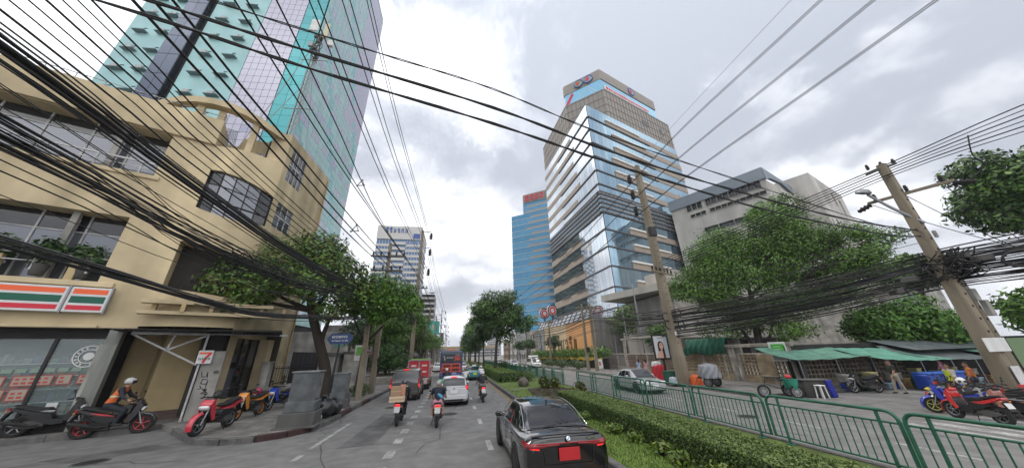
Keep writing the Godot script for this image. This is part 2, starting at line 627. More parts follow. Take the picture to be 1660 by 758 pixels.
const KERB_CURVE: Array[Vector2] = [Vector2(-5.4,-18.0), Vector2(-5.42,-16.4), Vector2(-5.6,-15.3), Vector2(-6.1,-14.5), Vector2(-6.9,-14.05), Vector2(-7.9,-13.95), Vector2(-8.9,-14.35), Vector2(-10.0,-15.4), Vector2(-11.4,-16.9), Vector2(-12.9,-18.2)]

func ground_and_roads() -> void:
	var mb := MB.new()
	strip(mb, -2500,2500,400,-2500,-0.03)
	struct("ground", mb, M.earth)
	mb = MB.new()
	strip(mb, -5.4,3.75,40,-700,0.0)
	mb.quad(v3(-60,0,40),v3(-5.4,0,40),v3(-5.4,0,-20),v3(-60,0,-20))
	struct("road", mb, M.asphalt)
	mb = MB.new()
	strip(mb, 9.35,17.2,40,-700,0.0)
	mb.quad(v3(17.2,0,40),v3(46,0,40),v3(46,0,-16),v3(17.2,0,-16))
	struct("road", mb, M.asphalt_r)
	# repair patches and seams in the tarmac
	mb = MB.new()
	flat(mb, pv2([v2(-3.6,-12.2),v2(-2.5,-12.4),v2(-2.4,-18),v2(-3.4,-18.4)]),0.004)
	flat(mb, pv2([v2(0.2,-21),v2(0.9,-21.1),v2(0.8,-29),v2(0.1,-29)]),0.004)
	flat(mb, pv2([v2(-12.5,-13.5),v2(-11.2,-13),v2(-9.4,-14.2),v2(-10.4,-14.8)]),0.004)
	struct("road_patch", mb, M.patch)
	# painted lines
	var marks := thing("road_markings", "worn white and yellow paint on the road", "", Vector3.ZERO, 0, "", "structure")
	var z := -6.2
	while z > -62:
		mb = MB.new()
		strip(mb, -1.9,-1.62, z, z - 0.75,0.007)
		part("dash", mb, M.paint, marks)
		z -= 1.5
	z = -6.9
	while z > -80:
		mb = MB.new()
		strip(mb, 1.13,1.3, z, z - 1.15,0.007)
		part("dash", mb, M.paint, marks)
		z -= 3.75
	mb = MB.new()
	strip(mb, -4.52,-4.36,-12.4,-16.6,0.007)
	part("edge_line", mb, M.paint, marks)
	for zz: float in [-10.0,-11.2]:
		mb = MB.new()
		strip(mb, -4.5,-4.32, zz, zz - 0.6,0.007)
		part("dash", mb, M.paint, marks)
	mb = MB.new()
	strip(mb, 3.42,3.58,0,-160,0.007)
	part("edge_line", mb, M.paint_y, marks)
	for q: Vector2 in [v2(12.4,1.6),v2(12.4,0)]:
		z = -3.0
		while z > -70 and q.y > 0:
			mb = MB.new()
			strip(mb, q.x, q.x + 0.16, z, z - q.y, 0.007)
			part("dash", mb, M.paint, marks)
			z -= 3.4
	mb = MB.new()
	strip(mb, 9.72,9.86,10,-160,0.007)
	part("edge_line", mb, M.paint, marks)
	# faded zebra bars where the right forecourt begins
	for i in 5:
		mb = MB.new()
		flat(mb, pv2([v2(15.2 + i * 0.9,-6.0),v2(15.7 + i * 0.9,-6.0),v2(16.0 + i * 0.9,-9.5),v2(15.5 + i * 0.9,-9.5)]),0.007)
		part("bar", mb, M.paint, marks)
	# manhole covers, tar seams and litter
	for q: Array in [[-0.1,-17.2, "round iron manhole cover in the middle lane"],[-3.4,-20.5, "round iron manhole cover in the left lane"],[-10.6,-12.9, "round iron manhole cover at the side street's mouth"],[12.0,-12.2, "round iron manhole cover on the far carriageway"]]:
		var mh := thing("manhole_cover", q[2], "manhole cover", v3(q[0],0.002, q[1]))
		mb = MB.new()
		mb.lathe(Vector3.ZERO, [v2(0.40,0),v2(0.39,0.012),v2(0.34,0.012),v2(0.335,0.005)],22)
		part("rim", mb, M.dark_conc, mh)
		mb = MB.new()
		mb.lathe(Vector3.ZERO, [v2(0.33,0.006),v2(0.0,0.007)],22)
		for k in 5: mb.box(v3(-0.2 + k * 0.1,0.008,0),v3(0.03,0.008,0.42))
		part("lid", mb, M.dark, mh)
	mb = MB.new()
	for q: Array in [[-3.0,-9.0,-0.2,-1.0,14],[-1.0,-11,0.05,-1.0,18],[2.4,-13,-0.02,-1.0,20],[-4.3,-12.2,1.0,-0.15,7],[-2.5,-16.5,1.0,0.1,9],[-14.0,-13.5,1.0,0.25,9],[0.6,-9.0,1.0,-0.05,5],[11.0,-9.0,0.1,-1.0,16],[14.5,-7.0,0.05,-1.0,12],[16.5,-12.0,1.0,-0.2,8]]:
		var p := v2(q[0], q[1])
		var d := v2(q[2], q[3]).normalized()
		for k in int(q[4]):
			var e := p + (d + v2(rng.randfn(), rng.randfn()) * 0.25) * 0.75
			var w := (e - p).orthogonal().normalized() * rng.randf_range(0.008,0.022)
			mb.quad(v3(p.x - w.x, 0.005, p.y - w.y),v3(p.x + w.x, 0.005, p.y + w.y),v3(e.x + w.x, 0.005, e.y + w.y),v3(e.x - w.x, 0.005, e.y - w.y))
			p = e
	stuff(struct("tar_seams", mb, mat(lin(0.07,0.068,0.066),0.8)))
	mb = MB.new()
	for k in 420:
		var zz := -9.0 - 34.0 * rng.randf()
		var x := -5.36 + absf(rng.randfn()) * 0.12
		var y := 0.012
		if k % 3 == 0:
			x = -5.7 - rng.randf() * 3.5; y = 0.20; zz = minf(zz, -15.5)
		elif k % 3 == 1: x = 3.70 - absf(rng.randfn()) * 0.1
		leaf(mb, v3(x, y, zz if x > -5.5 or y > 0.1 else minf(zz, -16.0)), UP * 3,0.035,[Color(0.14,0.09,0.03), Color(0.2,0.15,0.05), Color(0.07,0.08,0.03), Color(0.3,0.28,0.25)])
	stuff(solo("litter", mb, M.leaf, "fallen leaves and scraps along the kerbs", "", "", "stuff"))
	# left pavement with its slabs
	var poly := pv2([v2(-5.62,-300),v2(-5.62,-18.0)])
	for p in KERB_CURVE.slice(1): poly.push_back(p + v2(-0.16,-0.12))
	poly.append_array([v2(-24,-14.4),v2(-40,-14.4),v2(-40,-300)])
	mb = MB.new()
	flat(mb, poly, 0.185,0.2)
	var pav := struct("pavement", mb, M.paving)
	var slab := MB.new()
	slab.cbox(Vector3.ZERO, v3(0.58,0.05,0.58),0.012)
	var slab_m := slab.mesh()
	var tones := [M.paving, M.paving2, M.paving]
	var n := 0
	for iz in 70:
		for ix in 11:
			var p := v2(-5.95 - ix * 0.6,-14.4 - iz * 0.6)
			if n < 300 and Geometry2D.is_point_in_polygon(p, poly) and Geometry2D.is_point_in_polygon(p + v2(0.33,0.33), poly) and Geometry2D.is_point_in_polygon(p + v2(-0.33,0.33), poly):
				n += 1
				piece("paving_slab", Transform3D(Basis(UP, rng.randf_range(-0.01,0.01)) * Basis(Vector3.RIGHT, rng.randf_range(-0.006,0.006)),v3(p.x, 0.172 + rng.randf_range(0,0.006), p.y)), tones[rng.randi() % 3], pav, slab_m)
	# kerb stones, faded red and white near the corner
	var kerb := thing("kerb", "", "", Vector3.ZERO, 0, "", "structure")
	kerb.set_meta("label", "stone kerb of the left pavement with faded red and white paint")
	var pts: Array[Vector2] = []
	var zz := -64.0
	while zz < -18.0:
		pts.append(v2(-5.5, zz)); zz += 1.0
	for i in KERB_CURVE.size() - 1: pts.append(KERB_CURVE[i])
	for i in pts.size() - 1:
		var a := pts[i]; var b := pts[i + 1]
		var d := (b - a)
		if d.length() < 0.05: continue
		mb = MB.new()
		var q := Basis(UP, atan2(-d.y, d.x))
		mb.cbox(v3((a.x + b.x) / 2,0.075, (a.y + b.y) / 2),v3(d.length() - 0.015,0.25,0.2),0.025, q)
		var near := a.y > -26
		part("kerb_stone", mb, (M.kerb_red if (i / 2) % 2 == 0 else M.kerb_white) if near and a.x > -8.5 else M.kerb, kerb)
	mb = MB.new()
	mb.box(v3(-5.5,0.075,-180),v3(0.2,0.25,232))
	part("kerb_run", mb, M.kerb, kerb)
	# kerb and apron in front of the corner shop
	var sk := thing("kerb", "", "", Vector3.ZERO, 0, "", "structure")
	sk.set_meta("label", "rough concrete kerb along the shop front")
	for i in 9:
		var a := v2(-13.35,-17.55) + v2(-0.93,0.30) * i * 1.2
		mb = MB.new()
		mb.cbox(v3(a.x - 0.56,0.08, a.y + 0.18),v3(1.18,0.26,0.22),0.03, Basis(UP, atan2(-0.3,-0.93)))
		part("kerb_stone", mb, M.kerb, sk)
	mb = MB.new()
	flat(mb, pv2([v2(-12.9,-18.3),v2(-13.3,-17.7),v2(-24.6,-14.1),v2(-30,-20),v2(-14,-24)]),0.196,0.2)
	struct("pavement", mb, M.paving2)
	# right pavement and forecourt
	mb = MB.new()
	flat(mb, pv2([v2(17.3,-16.2),v2(17.2,-17.5),v2(17.9,-32),v2(18.8,-50),v2(19.4,-300),v2(70,-300),v2(70,-16.2)]),0.14,0.15)
	struct("pavement", mb, M.paving2)
	mb = MB.new()
	for i in 34:
		var a := v3(17.15 + i * 0.055,0.07,-17.0 - i * 1.0)
		mb = MB.new()
		mb.cbox(a, v3(0.2,0.2,0.985),0.025)
		if i == 0: sk = thing("kerb", "stone kerb of the right pavement", "", Vector3.ZERO, 0, "", "structure")
		part("kerb_stone", mb, M.kerb, sk)
	# median: kerbs, grass, soil bed
	mb = MB.new()
	strip(mb, 3.95,9.3,20,-320,0.16)
	struct("median", mb, M.grass)
	sk = thing("kerb", "grey kerb stones along both sides of the median", "", Vector3.ZERO, 0, "", "structure")
	for i in 60:
		mb = MB.new()
		mb.cbox(v3(3.85,0.09,-4.0 - i),v3(0.22,0.25,0.985),0.025)
		part("kerb_stone", mb, M.kerb_white if i % 2 and i > 6 else M.kerb, sk)
	for i in 48:
		mb = MB.new()
		mb.cbox(v3(9.3,0.09,-4.0 - i),v3(0.16,0.22,0.985),0.02)
		part("kerb_stone", mb, M.kerb, sk)
	mb = MB.new()
	mb.box(v3(3.85,0.09,-190),v3(0.22,0.25,251))
	mb.box(v3(9.3,0.09,-180),v3(0.16,0.22,256))
	part("kerb_run", mb, M.kerb, sk)

const DA := Vector3(0.908,0,-0.418)
const NA := Vector3(0.418,0,0.908)
const CE := Vector3(-14.97,0,-17.78)     # corner where the shop front ends
const CF := Vector3(-11.97,0,-19.42)     # corner where the wall along the road begins
const DB := Vector3(0.045,0,-0.999)
const NB := Vector3(0.999,0,0.045)

func on_a(s: float, y: float, out := 0.0) -> Vector3:
	return CE + DA * s + UP * y + NA * out

func on_b(s: float, y: float, out := 0.0) -> Vector3:
	return CF + DB * s + UP * y + NB * out

func bar_a(mb: MB, s0: float, y0: float, s1: float, y1: float, out: float, w := 0.06, d := 0.06) -> void:
	mb.beam(on_a(s0, y0, out), on_a(s1, y1, out), w, d, NA)

func box_a(mb: MB, s0: float, s1: float, y0: float, y1: float, o0: float, o1: float, ch := 0.0) -> void:
	var b := Basis(DA, UP, NA)
	var p := on_a((s0 + s1) / 2, (y0 + y1) / 2, (o0 + o1) / 2)
	if ch > 0: mb.cbox(p, v3(s1 - s0, y1 - y0, o1 - o0), ch, b)
	else: mb.box(p, v3(s1 - s0, y1 - y0, o1 - o0), b)

func box_b(mb: MB, s0: float, s1: float, y0: float, y1: float, o0: float, o1: float) -> void:
	mb.box(on_b((s0 + s1) / 2, (y0 + y1) / 2, (o0 + o1) / 2),v3(s1 - s0, y1 - y0, o1 - o0), Basis(DB, UP, NB))

func pane_f(o: Vector3, du: Vector3, w: float, h: float, nrm: Vector3, th := 0.03) -> Transform3D:
	return Transform3D(Basis(du * w, UP * h, nrm * th), o + du * w * 0.5 + UP * h * 0.5)

func left_buildings() -> void:
	yellow_building()
	shop_front()
	teal_tower()

func yellow_building() -> void:
	var t := thing("corner_building", "yellow three storey corner building with a curved glass bay and roof arch", "building")
	# shop front side
	var mb := MB.new()
	var o := on_a(-14,0)
	wall_holes(mb, o, DA, 14.0,4.3,16.8,[Rect2(-1,12.2,13.24,2.75), Rect2(-1,6.35,13.15,3.35)],0.9)
	mb.quad(on_a(0,4.3), on_a(0,4.3,-2), on_a(0,16.8,-2), on_a(0,16.8))
	mb.quad(on_a(-14,4.3), on_a(0,4.3), on_a(0,4.3,-2.5), on_a(-14,4.3,-2.5))
	part("shop_side_wall", mb, M.yellow, t)
	# parapet band and ledges stand a little proud
	mb = MB.new()
	box_a(mb, -14,0.03,15.0,16.83,0.0,0.16,0.02)
	box_a(mb, -14,-1.5,11.98,12.2,-0.2,0.1,0.02)
	box_a(mb, -14,-1.3,6.1,6.34,-0.3,0.12,0.02)
	box_a(mb, -14,-1.2,4.28,4.4,0.0,0.14,0.02)
	part("ledge", mb, M.yellow, t)
	# low balcony posts and the plinth they stand on
	for i in 6:
		mb = MB.new()
		box_a(mb, -13.4 + i * 2.1,-13.15 + i * 2.1,6.34,7.3,-0.3,-0.05)
		part("balcony_post", mb, M.yellow2, t)
	# white rails of both window bands
	for y: float in [7.45,12.95]:
		mb = MB.new()
		mb.beam(on_a(-14, y, -0.08), on_a(-1.9, y, -0.08),0.07,0.08)
		mb.beam(on_a(-14, y - 0.35,-0.08), on_a(-1.9, y - 0.35,-0.08),0.035,0.04)
		part("rail", mb, M.white_metal, t)
		for i in 8:
			mb = MB.new()
			mb.beam(on_a(-13.2 + i * 1.55, y - 0.75,-0.08), on_a(-13.2 + i * 1.55, y, -0.08),0.06,0.06)
			part("rail_post", mb, M.white_metal, t)
	# glazing of the two bands
	for r: Vector2 in [v2(6.35,9.7),v2(12.2,14.95)]:
		var hgt := r.y - r.x
		for i in 8:
			var s0 := -13.6 + i * 1.48
			piece("pane", pane_f(on_a(s0, r.x + 0.02,-0.86), DA, 1.42, hgt * 0.72, NA), M.grey_glass, t)
			piece("pane", pane_f(on_a(s0, r.x + hgt * 0.75,-0.86), DA, 1.42, hgt * 0.24, NA), M.dark_glass, t)
		mb = MB.new()
		for i in 9:
			bar_a(mb, -13.63 + i * 1.48, r.x, -13.63 + i * 1.48, r.y, -0.83,0.07,0.07)
		bar_a(mb, -14, r.x + hgt * 0.735,-1.85, r.x + hgt * 0.735,-0.83,0.06,0.06)
		part("window_frame", mb, M.white_metal, t)
		mb = MB.new()
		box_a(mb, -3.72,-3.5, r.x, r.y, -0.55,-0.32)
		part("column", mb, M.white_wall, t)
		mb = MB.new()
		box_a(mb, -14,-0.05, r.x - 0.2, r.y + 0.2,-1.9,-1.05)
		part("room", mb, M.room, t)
	# curved bay between the two fronts
	mb = MB.new()
	var n := 14
	var chord := CF - CE
	var L := chord.length()
	var dc := chord / L
	var nc := dc.cross(UP)
	var bay := func(s: float, y: float, out: float) -> Vector3:
		return CE + dc * s + nc * (sin(PI * s / L) * 0.42 + out) + UP * y
	var top := func(s: float) -> float: return 13.35 - 0.05 * s - 0.055 * s * s if s > 0.9 else 13.33
	var bot := func(s: float) -> float: return 10.36 + 0.62 * pow(1.0 - s / 2.4,2.0) if s < 2.4 else 10.36 + 0.1 * (s - 2.4)
	var wallst := MB.new()
	for i in n:
		var s0 := L * i / n; var s1 := L * (i + 1) / n
		var lv := [[4.4,4.4]]
		if i >= 1: lv.append_array([[6.3 - 0.12 * s0,6.3 - 0.12 * s1],[8.85 - 0.16 * s0,8.85 - 0.16 * s1]])
		if i >= 1 and i < n: lv.append_array([[bot.call(s0), bot.call(s1)],[top.call(s0), top.call(s1)]])
		lv.append([15.05,15.0])
		for k in range(0, lv.size() - 1,2):
			wallst.quad(bay.call(s0, lv[k][0],0), bay.call(s1, lv[k][1],0), bay.call(s1, lv[k + 1][1],0), bay.call(s0, lv[k + 1][0],0))
		for k in range(1, lv.size() - 1):
			var dd := -0.28 if k > 2 else -1.2
			wallst.quad(bay.call(s0, lv[k][0],0), bay.call(s0, lv[k][0], dd), bay.call(s1, lv[k][1], dd), bay.call(s1, lv[k][1],0))
		wallst.quad(bay.call(s0,15.05,0), bay.call(s1,15.0,0), bay.call(s1,15.0,-0.25), bay.call(s0,15.05,-0.25))
	wallst.quad(bay.call(L / n, 10.9,0), bay.call(L / n, 13.3,0), bay.call(L / n, 13.3,-0.3), bay.call(L / n, 10.9,-0.3))
	wallst.quad(bay.call(L / n, 6.2,0), bay.call(L / n, 8.9,0), bay.call(L / n, 8.9,-1.2), bay.call(L / n, 6.2,-1.2))
	part("bay_wall", wallst, M.yellow, t)
	for i in 5:
		var s0 := 0.26 + i * (L - 0.3) / 5.0; var s1 := 0.22 + (i + 1) * (L - 0.3) / 5.0
		for k in 3:
			mb = MB.new()
			var f0 := k / 3.0; var f1 := (k + 1) / 3.0 - 0.02
			var b0: float = bot.call(s0) - 0.08; var t0: float = top.call(s0) + 0.08
			var b1: float = bot.call(s1) - 0.08; var t1: float = top.call(s1) + 0.08
			mb.quad(bay.call(s0, lerpf(b0, t0, f0),-0.2), bay.call(s1, lerpf(b1, t1, f0),-0.2), bay.call(s1, lerpf(b1, t1, f1),-0.2), bay.call(s0, lerpf(b0, t0, f1),-0.2))
			part("pane", mb, M.dark_glass if i == 4 or (i == 0 and k != 1) else M.grey_glass, t)
	mb = MB.new()
	for i in 6:
		var s0 := 0.25 + i * (L - 0.3) / 5.0
		mb.beam(bay.call(s0, bot.call(s0),-0.18), bay.call(s0, top.call(s0),-0.18),0.05,0.05, nc)
	for i in 5:
		var s0 := 0.25 + i * (L - 0.3) / 5.0; var s1 := s0 + (L - 0.3) / 5.0
		for f: float in [0.33,0.67]:
			mb.beam(bay.call(s0, lerpf(bot.call(s0), top.call(s0), f),-0.18), bay.call(s1, lerpf(bot.call(s1), top.call(s1), f),-0.18),0.03,0.04)
	part("bay_frame", mb, M.dark, t)
	# dark loggia under the bay, beam with slots and brackets below it
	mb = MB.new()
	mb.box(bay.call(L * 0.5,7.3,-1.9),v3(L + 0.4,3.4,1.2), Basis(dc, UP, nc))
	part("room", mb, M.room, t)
	mb = MB.new()
	for k in 6:
		mb = MB.new()
		var s0 := 0.35 + k * 1.02
		mb.box(bay.call(minf(s0,2.95),5.25,0.3) + (dc * maxf(0, s0 - 2.95)),v3(0.16,0.42,0.3), Basis(dc, UP, nc))
		part("balustrade_block", mb, M.yellow2, t)
	for y: float in [5.5,5.0]:
		mb = MB.new()
		mb.box(bay.call(L * 0.5 + 0.7, y, 0.22 if y < 5.2 else 0.24),v3(L + 1.6,0.16,0.5), Basis(dc, UP, nc))
		part("balustrade_rail", mb, M.yellow, t)
	# wall along the road
	mb = MB.new()
	wall_holes(mb, CF, DB, 5.95,0.2,17.6,[Rect2(0.52,14.2,1.88,2.68), Rect2(0.54,10.75,1.88,1.75), Rect2(0.95,5.6,1.5,1.75), Rect2(0.6,0.9,2.6,3.0)],0.16)
	mb.quad(on_b(5.95,0.2), on_b(5.95,0.2,-12), on_b(5.95,17.6,-12), on_b(5.95,17.6))
	mb.quad(on_b(0,17.6), on_b(5.95,17.6), on_b(5.95,17.6,-0.25), on_b(0,17.6,-0.25))
	mb.quad(on_b(0,14.8,-1.2), on_b(0,14.8), on_b(0,17.6), on_b(0,17.6,-1.2))
	part("road_side_wall", mb, M.yellow, t)
	for w: Array in [[0.52,14.2,1.88,2.68,4,2],[0.54,10.75,1.88,1.75,3,2],[0.95,5.6,1.5,1.75,3,1],[0.6,0.9,2.6,3.0,4,2]]:
		var fr := MB.new()
		var nx: int = w[4]; var ny: int = w[5]
		for i in nx:
			for j in ny:
				piece("pane", pane_f(on_b(w[0] + w[2] * i / nx + 0.03, w[1] + w[3] * j / ny + 0.03,-0.12), DB, w[2] / nx - 0.06, w[3] / ny - 0.06, NB), M.dark_glass if (i + j) % 3 else M.grey_glass, t)
		for i in nx + 1:
			fr.beam(on_b(w[0] + w[2] * i / nx, w[1],-0.09), on_b(w[0] + w[2] * i / nx, w[1] + w[3],-0.09),0.07,0.07, NB)
		for j in ny + 1:
			fr.beam(on_b(w[0], w[1] + w[3] * j / ny, -0.09), on_b(w[0] + w[2], w[1] + w[3] * j / ny, -0.09),0.07,0.07, NB)
		if w[1] > 10: fr.beam(on_b(w[0], w[1] + w[3] * 0.5,-0.085), on_b(w[0] + w[2], w[1] + w[3] * 0.5,-0.085),0.14,0.05, NB)
		part("window_frame", fr, M.white_metal if w[1] > 4 else M.dark, t)
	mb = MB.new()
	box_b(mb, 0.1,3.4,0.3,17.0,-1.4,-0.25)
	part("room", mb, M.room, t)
	mb = MB.new()
	mb.bar(on_b(5.75,0.3,0.07), on_b(5.75,17.3,0.07),0.05,8)
	part("drain_pipe", mb, M.yellow2, t)
	mb = MB.new()
	box_b(mb, 2.6,3.1,0.2,3.9,-0.05,0.5)
	part("column", mb, M.yellow, t)
	# stepped side wall by the stairs
	for i in 4:
		mb = MB.new()
		box_b(mb, 3.4 + i * 0.6,4.0 + i * 0.6,0.2,4.0 - i * 0.75,0.0,0.28)
		part("stair_wall", mb, M.yellow, t)
	# set-back top storey with a small triangular window, and its stair rail
	mb = MB.new()
	var b0 := CE + dc * 0.9 - nc * 1.35; var b1 := CF - nc * 1.3
	mb.quad(b0 + UP * 14, b1 + UP * 14, b1 + UP * 17.45, b0 + UP * 16.9)
	mb.quad(b0 + UP * 14.4, b1 + UP * 14.4, CF + UP * 14.4, CE + UP * 14.4)
	part("top_storey_wall", mb, M.yellow, t)
	mb = MB.new()
	var tc := b0.lerp(b1,0.5) + UP * 15.9
	mb.prism(pv2([v2(-0.42,0.2),v2(0.42,0.2),v2(0,-0.28)]),0.0,0.05, Transform3D(Basis(dc, UP, nc), tc))
	part("triangular_window", mb, M.dark_glass, t)
	mb = MB.new()
	for i in 7: mb.bar(on_a(0.25 + i * 0.08,15.0,-0.6), on_a(0.1 + i * 0.08,16.8,-0.6),0.018,5)
	mb.bar(on_a(0.2,15.1,-0.6), on_a(0.8,15.1,-0.6),0.025); mb.bar(on_a(0.05,16.8,-0.6), on_a(0.7,16.8,-0.6),0.025)
	part("stair_rail", mb, M.galv, t)
	# roof arch
	var rows := []
	var prof := [v2(-3.3,16.75),v2(-2.9,17.2),v2(-2.3,17.65),v2(-1.6,17.95),v2(-0.8,18.1),v2(0.0,18.12),v2(0.8,18.0),v2(1.6,17.78),v2(2.3,17.5),v2(2.9,17.3),v2(3.4,17.2)]
	mb = MB.new()
	for i in prof.size():
		var q: Vector2 = prof[i]
		var p := on_a(q.x, q.y, -0.7 + 0.5 * sin(PI * (q.x + 3.3) / 6.7))
		rows.append(pv([p + NA * 0.3 - UP * 0.22, p + NA * 0.3 + UP * 0.22, p - NA * 0.3 + UP * 0.22, p - NA * 0.3 - UP * 0.22]))
	for i in rows.size() - 1:
		for j in 4: mb.quad(rows[i][j], rows[i + 1][j], rows[i + 1][(j + 1) % 4], rows[i][(j + 1) % 4])
	part("roof_arch", mb, M.yellow, t)
	for s: float in [-1.35,-0.35,1.4]:
		mb = MB.new()
		box_a(mb, s - 0.16, s + 0.16,15.0 if s > 0 else 16.7,17.75,-0.65,-0.3)
		part("arch_post", mb, M.yellow, t)
	mb = MB.new()
	for i in 14: mb.bar(on_a(-13 + i, 16.8,-0.1), on_a(-13 + i, 17.25,-0.1),0.018,5)
	mb.bar(on_a(-13,17.25,-0.1), on_a(0,17.25,-0.1),0.022)
	part("roof_rail", mb, M.galv, t)
	# body behind the fronts
	mb = MB.new()
	var plan := PackedVector2Array()
	for p: Vector3 in [on_a(-14,0,-2.4), on_a(0.4,0,-2.4), CE + dc * 0.9 - nc * 1.4, CF - nc * 1.45 - NB * 0.2, on_b(5.9,0,-0.3), on_b(5.9,0,-12), on_a(-14,0,-14)]:
		plan.push_back(v2(p.x, p.z))
	flat(mb, plan, 16.7,16.4)
	part("roof_body", mb, M.yellow2, t)

func shop_front() -> void:
	# recessed ground floor belongs to the corner building but is a shop of its own
	var t := thing("convenience_shop", "glazed convenience shop front with posters under the striped sign", "shop")
	var mb := MB.new()
	box_a(mb, -14,-0.6,0.2,4.3,-2.35,-2.2)
	box_a(mb, -14,-0.6,3.85,4.28,-0.55,-0.4)
	box_a(mb, -14,-0.6,0.19,0.55,-0.6,-0.3)
	part("wall", mb, M.dark, t)
	for i in 7:
		piece("pane", pane_f(on_a(-12.0 + i * 1.62,0.55,-0.5), DA, 1.54,3.3, NA, 0.02), clear_glass(), t)
		mb = MB.new()
		bar_a(mb, -12.04 + i * 1.62,0.5,-12.04 + i * 1.62,3.9,-0.46,0.1,0.1)
		part("mullion", mb, M.black, t)
	# shelves of goods behind the glass
	var tones := [lin(0.5,0.1,0.08), lin(0.5,0.42,0.15), lin(0.12,0.3,0.2), lin(0.55,0.55,0.5), lin(0.1,0.16,0.4), lin(0.6,0.35,0.3)]
	var goods := MB.new()
	for r in 5:
		mb = MB.new()
		box_a(mb, -12,-0.8,0.75 + r * 0.52,0.78 + r * 0.52,-1.75,-1.35)
		part("shelf", mb, M.white_metal, t)
		var s := -6.0
		while s < -0.9:
			var w := rng.randf_range(0.08,0.3)
			goods.col = (tones[rng.randi() % 6] as Color).srgb_to_linear() * rng.randf_range(0.15,0.5)
			box_a(goods, s, s + w * 0.9,0.79 + r * 0.52,0.79 + r * 0.52 + rng.randf_range(0.15,0.42),-1.7,-1.4)
			s += w
	stuff(part("goods", goods, mat(Color.WHITE, 0.6), t))
	# posters taped inside the glass
	var red := mat(lin(0.33,0.06,0.05),0.6)
	var paper := mat(lin(0.40,0.36,0.30),0.7,0, "soft", 1.0)
	var ink := mat(lin(0.45,0.06,0.05),0.7)
	for q: Array in [[-2.95,1.98,1.05,0.42],[-1.82,1.98,0.42,0.42],[-1.25,1.98,0.62,0.38],[-4.2,1.98,1.1,0.42],[-3.45,1.45,0.5,0.46],[-2.88,1.45,0.5,0.46],[-4.6,1.45,1.0,0.46]]:
		mb = MB.new()
		box_a(mb, q[0], q[0] + q[2], q[1], q[1] + q[3],-0.47,-0.462)
		var p := part("poster", mb, red, t)
		mb = MB.new()
		box_a(mb, q[0] + 0.04, q[0] + q[2] - 0.04, q[1] + 0.04, q[1] + q[3] - 0.04,-0.462,-0.457)
		part("paper", mb, paper, p)
		mb = MB.new()
		var x: float = q[0] + 0.09
		while x < q[0] + q[2] - 0.2:
			box_a(mb, x, x + 0.13, q[1] + 0.09, q[1] + 0.17,-0.457,-0.454)
			box_a(mb, x, x + 0.10, q[1] + 0.24, q[1] + 0.32,-0.457,-0.454)
			x += 0.18
		stuff(part("print", mb, ink, p))
	for i in 9:
		mb = MB.new()
		box_a(mb, -4.4 + i * 0.36,-4.13 + i * 0.36,2.5,2.66,-0.47,-0.46)
		part("sticker", mb, mat(lin(0.22,0.30,0.25),0.6), t)
	for q: Array in [[-1.05,0.95,0.42,0.9],[-1.75,0.8,0.3,0.5]]:
		mb = MB.new()
		box_a(mb, q[0], q[0] + q[2], q[1], q[1] + q[3],-0.47,-0.46)
		part("notice", mb, M.sign_white, t)
	# round cafe sticker: a white ring with a lettered rim
	mb = MB.new()
	var bz := Basis(DA, NA, Vector3.DOWN)
	for r: Vector2 in [v2(0.46,0.42),v2(0.30,0.27),v2(0.16,0.0)]:
		mb.lathe(on_a(-1.22,3.1,-0.462),[v2(r.y, 0.0),v2(r.y, 0.008),v2(r.x, 0.008),v2(r.x, 0.0)],28, bz)
	for i in 16:
		if i == 4 or i == 12: continue
		var a := TAU * i / 16.0
		mb.box(on_a(-1.22 + cos(a) * 0.36,3.1 + sin(a) * 0.36,-0.458),v3(0.05,0.075,0.008), Basis(NA, a - PI / 2) * Basis(DA, UP, NA))
	part("round_sticker", mb, M.sign_white, t)
	# pillar and the entrance recess to its right
	mb = MB.new()
	box_a(mb, -0.82,-0.38,0.19,4.3,-0.45,-0.02,0.02)
	part("pillar", mb, mat(lin(0.34,0.35,0.32),0.85,0, "drip", 0.4), t)
	mb = MB.new()
	box_a(mb, -0.98,-0.84,0.6,3.6,-0.42,-0.2)
	part("side_panel", mb, M.white_wall, t)
	mb = MB.new()
	box_a(mb, -0.4,5.6,0.19,4.3,-3.2,-3.0)
	part("back_wall", mb, mat(lin(0.085,0.065,0.042),0.9,0, "drip", 0.4), t)
	mb = MB.new()
	box_a(mb, -0.3,1.1,1.9,4.0,-3.0,-2.96)
	box_a(mb, 2.1,3.7,0.9,4.1,-3.0,-2.96)
	part("door", mb, M.dark, t)
	mb = MB.new()
	for s: float in [0.35,2.15,2.75,3.2,3.68]: bar_a(mb, s, 0.9, s, 4.05,-2.93,0.05,0.05)
	part("door_frame", mb, M.white_metal, t)
	for i in 4:
		mb = MB.new()
		box_a(mb, 0.2 + i * 0.12,3.6,0.19,0.38 + i * 0.17,-2.95,-1.0 - i * 0.42)
		part("step", mb, mat(lin(0.16,0.11,0.10),0.85,0, "grain", 1.0), t)
	mb = MB.new()
	box_a(mb, -0.4,5.6,4.2,4.3,-3.0,0.0)
	part("soffit", mb, M.dark, t)

	# the striped sign
	t = thing("shop_sign", "long white shop sign with orange, green and red stripes above the shop window", "sign")
	var band := [[4.92,6.02, M.sign_white, 0.0],[5.72,5.94, M.orange, 0.012],[5.32,5.62, M.sign_green, 0.012],[5.02,5.22, M.sign_red, 0.012]]
	for q: Vector2 in [v2(-6.6,-2.42),v2(-2.36,-1.18)]:
		mb = MB.new()
		box_a(mb, q.x, q.y, band[0][0], band[0][1],0.15,0.32,0.02)
		var p := part("panel", mb, M.sign_white, t)
		for k in range(1,4):
			mb = MB.new()
			box_a(mb, q.x + 0.09, q.y - 0.09, band[k][0], band[k][1],0.32,0.326)
			part("stripe", mb, band[k][2], p)
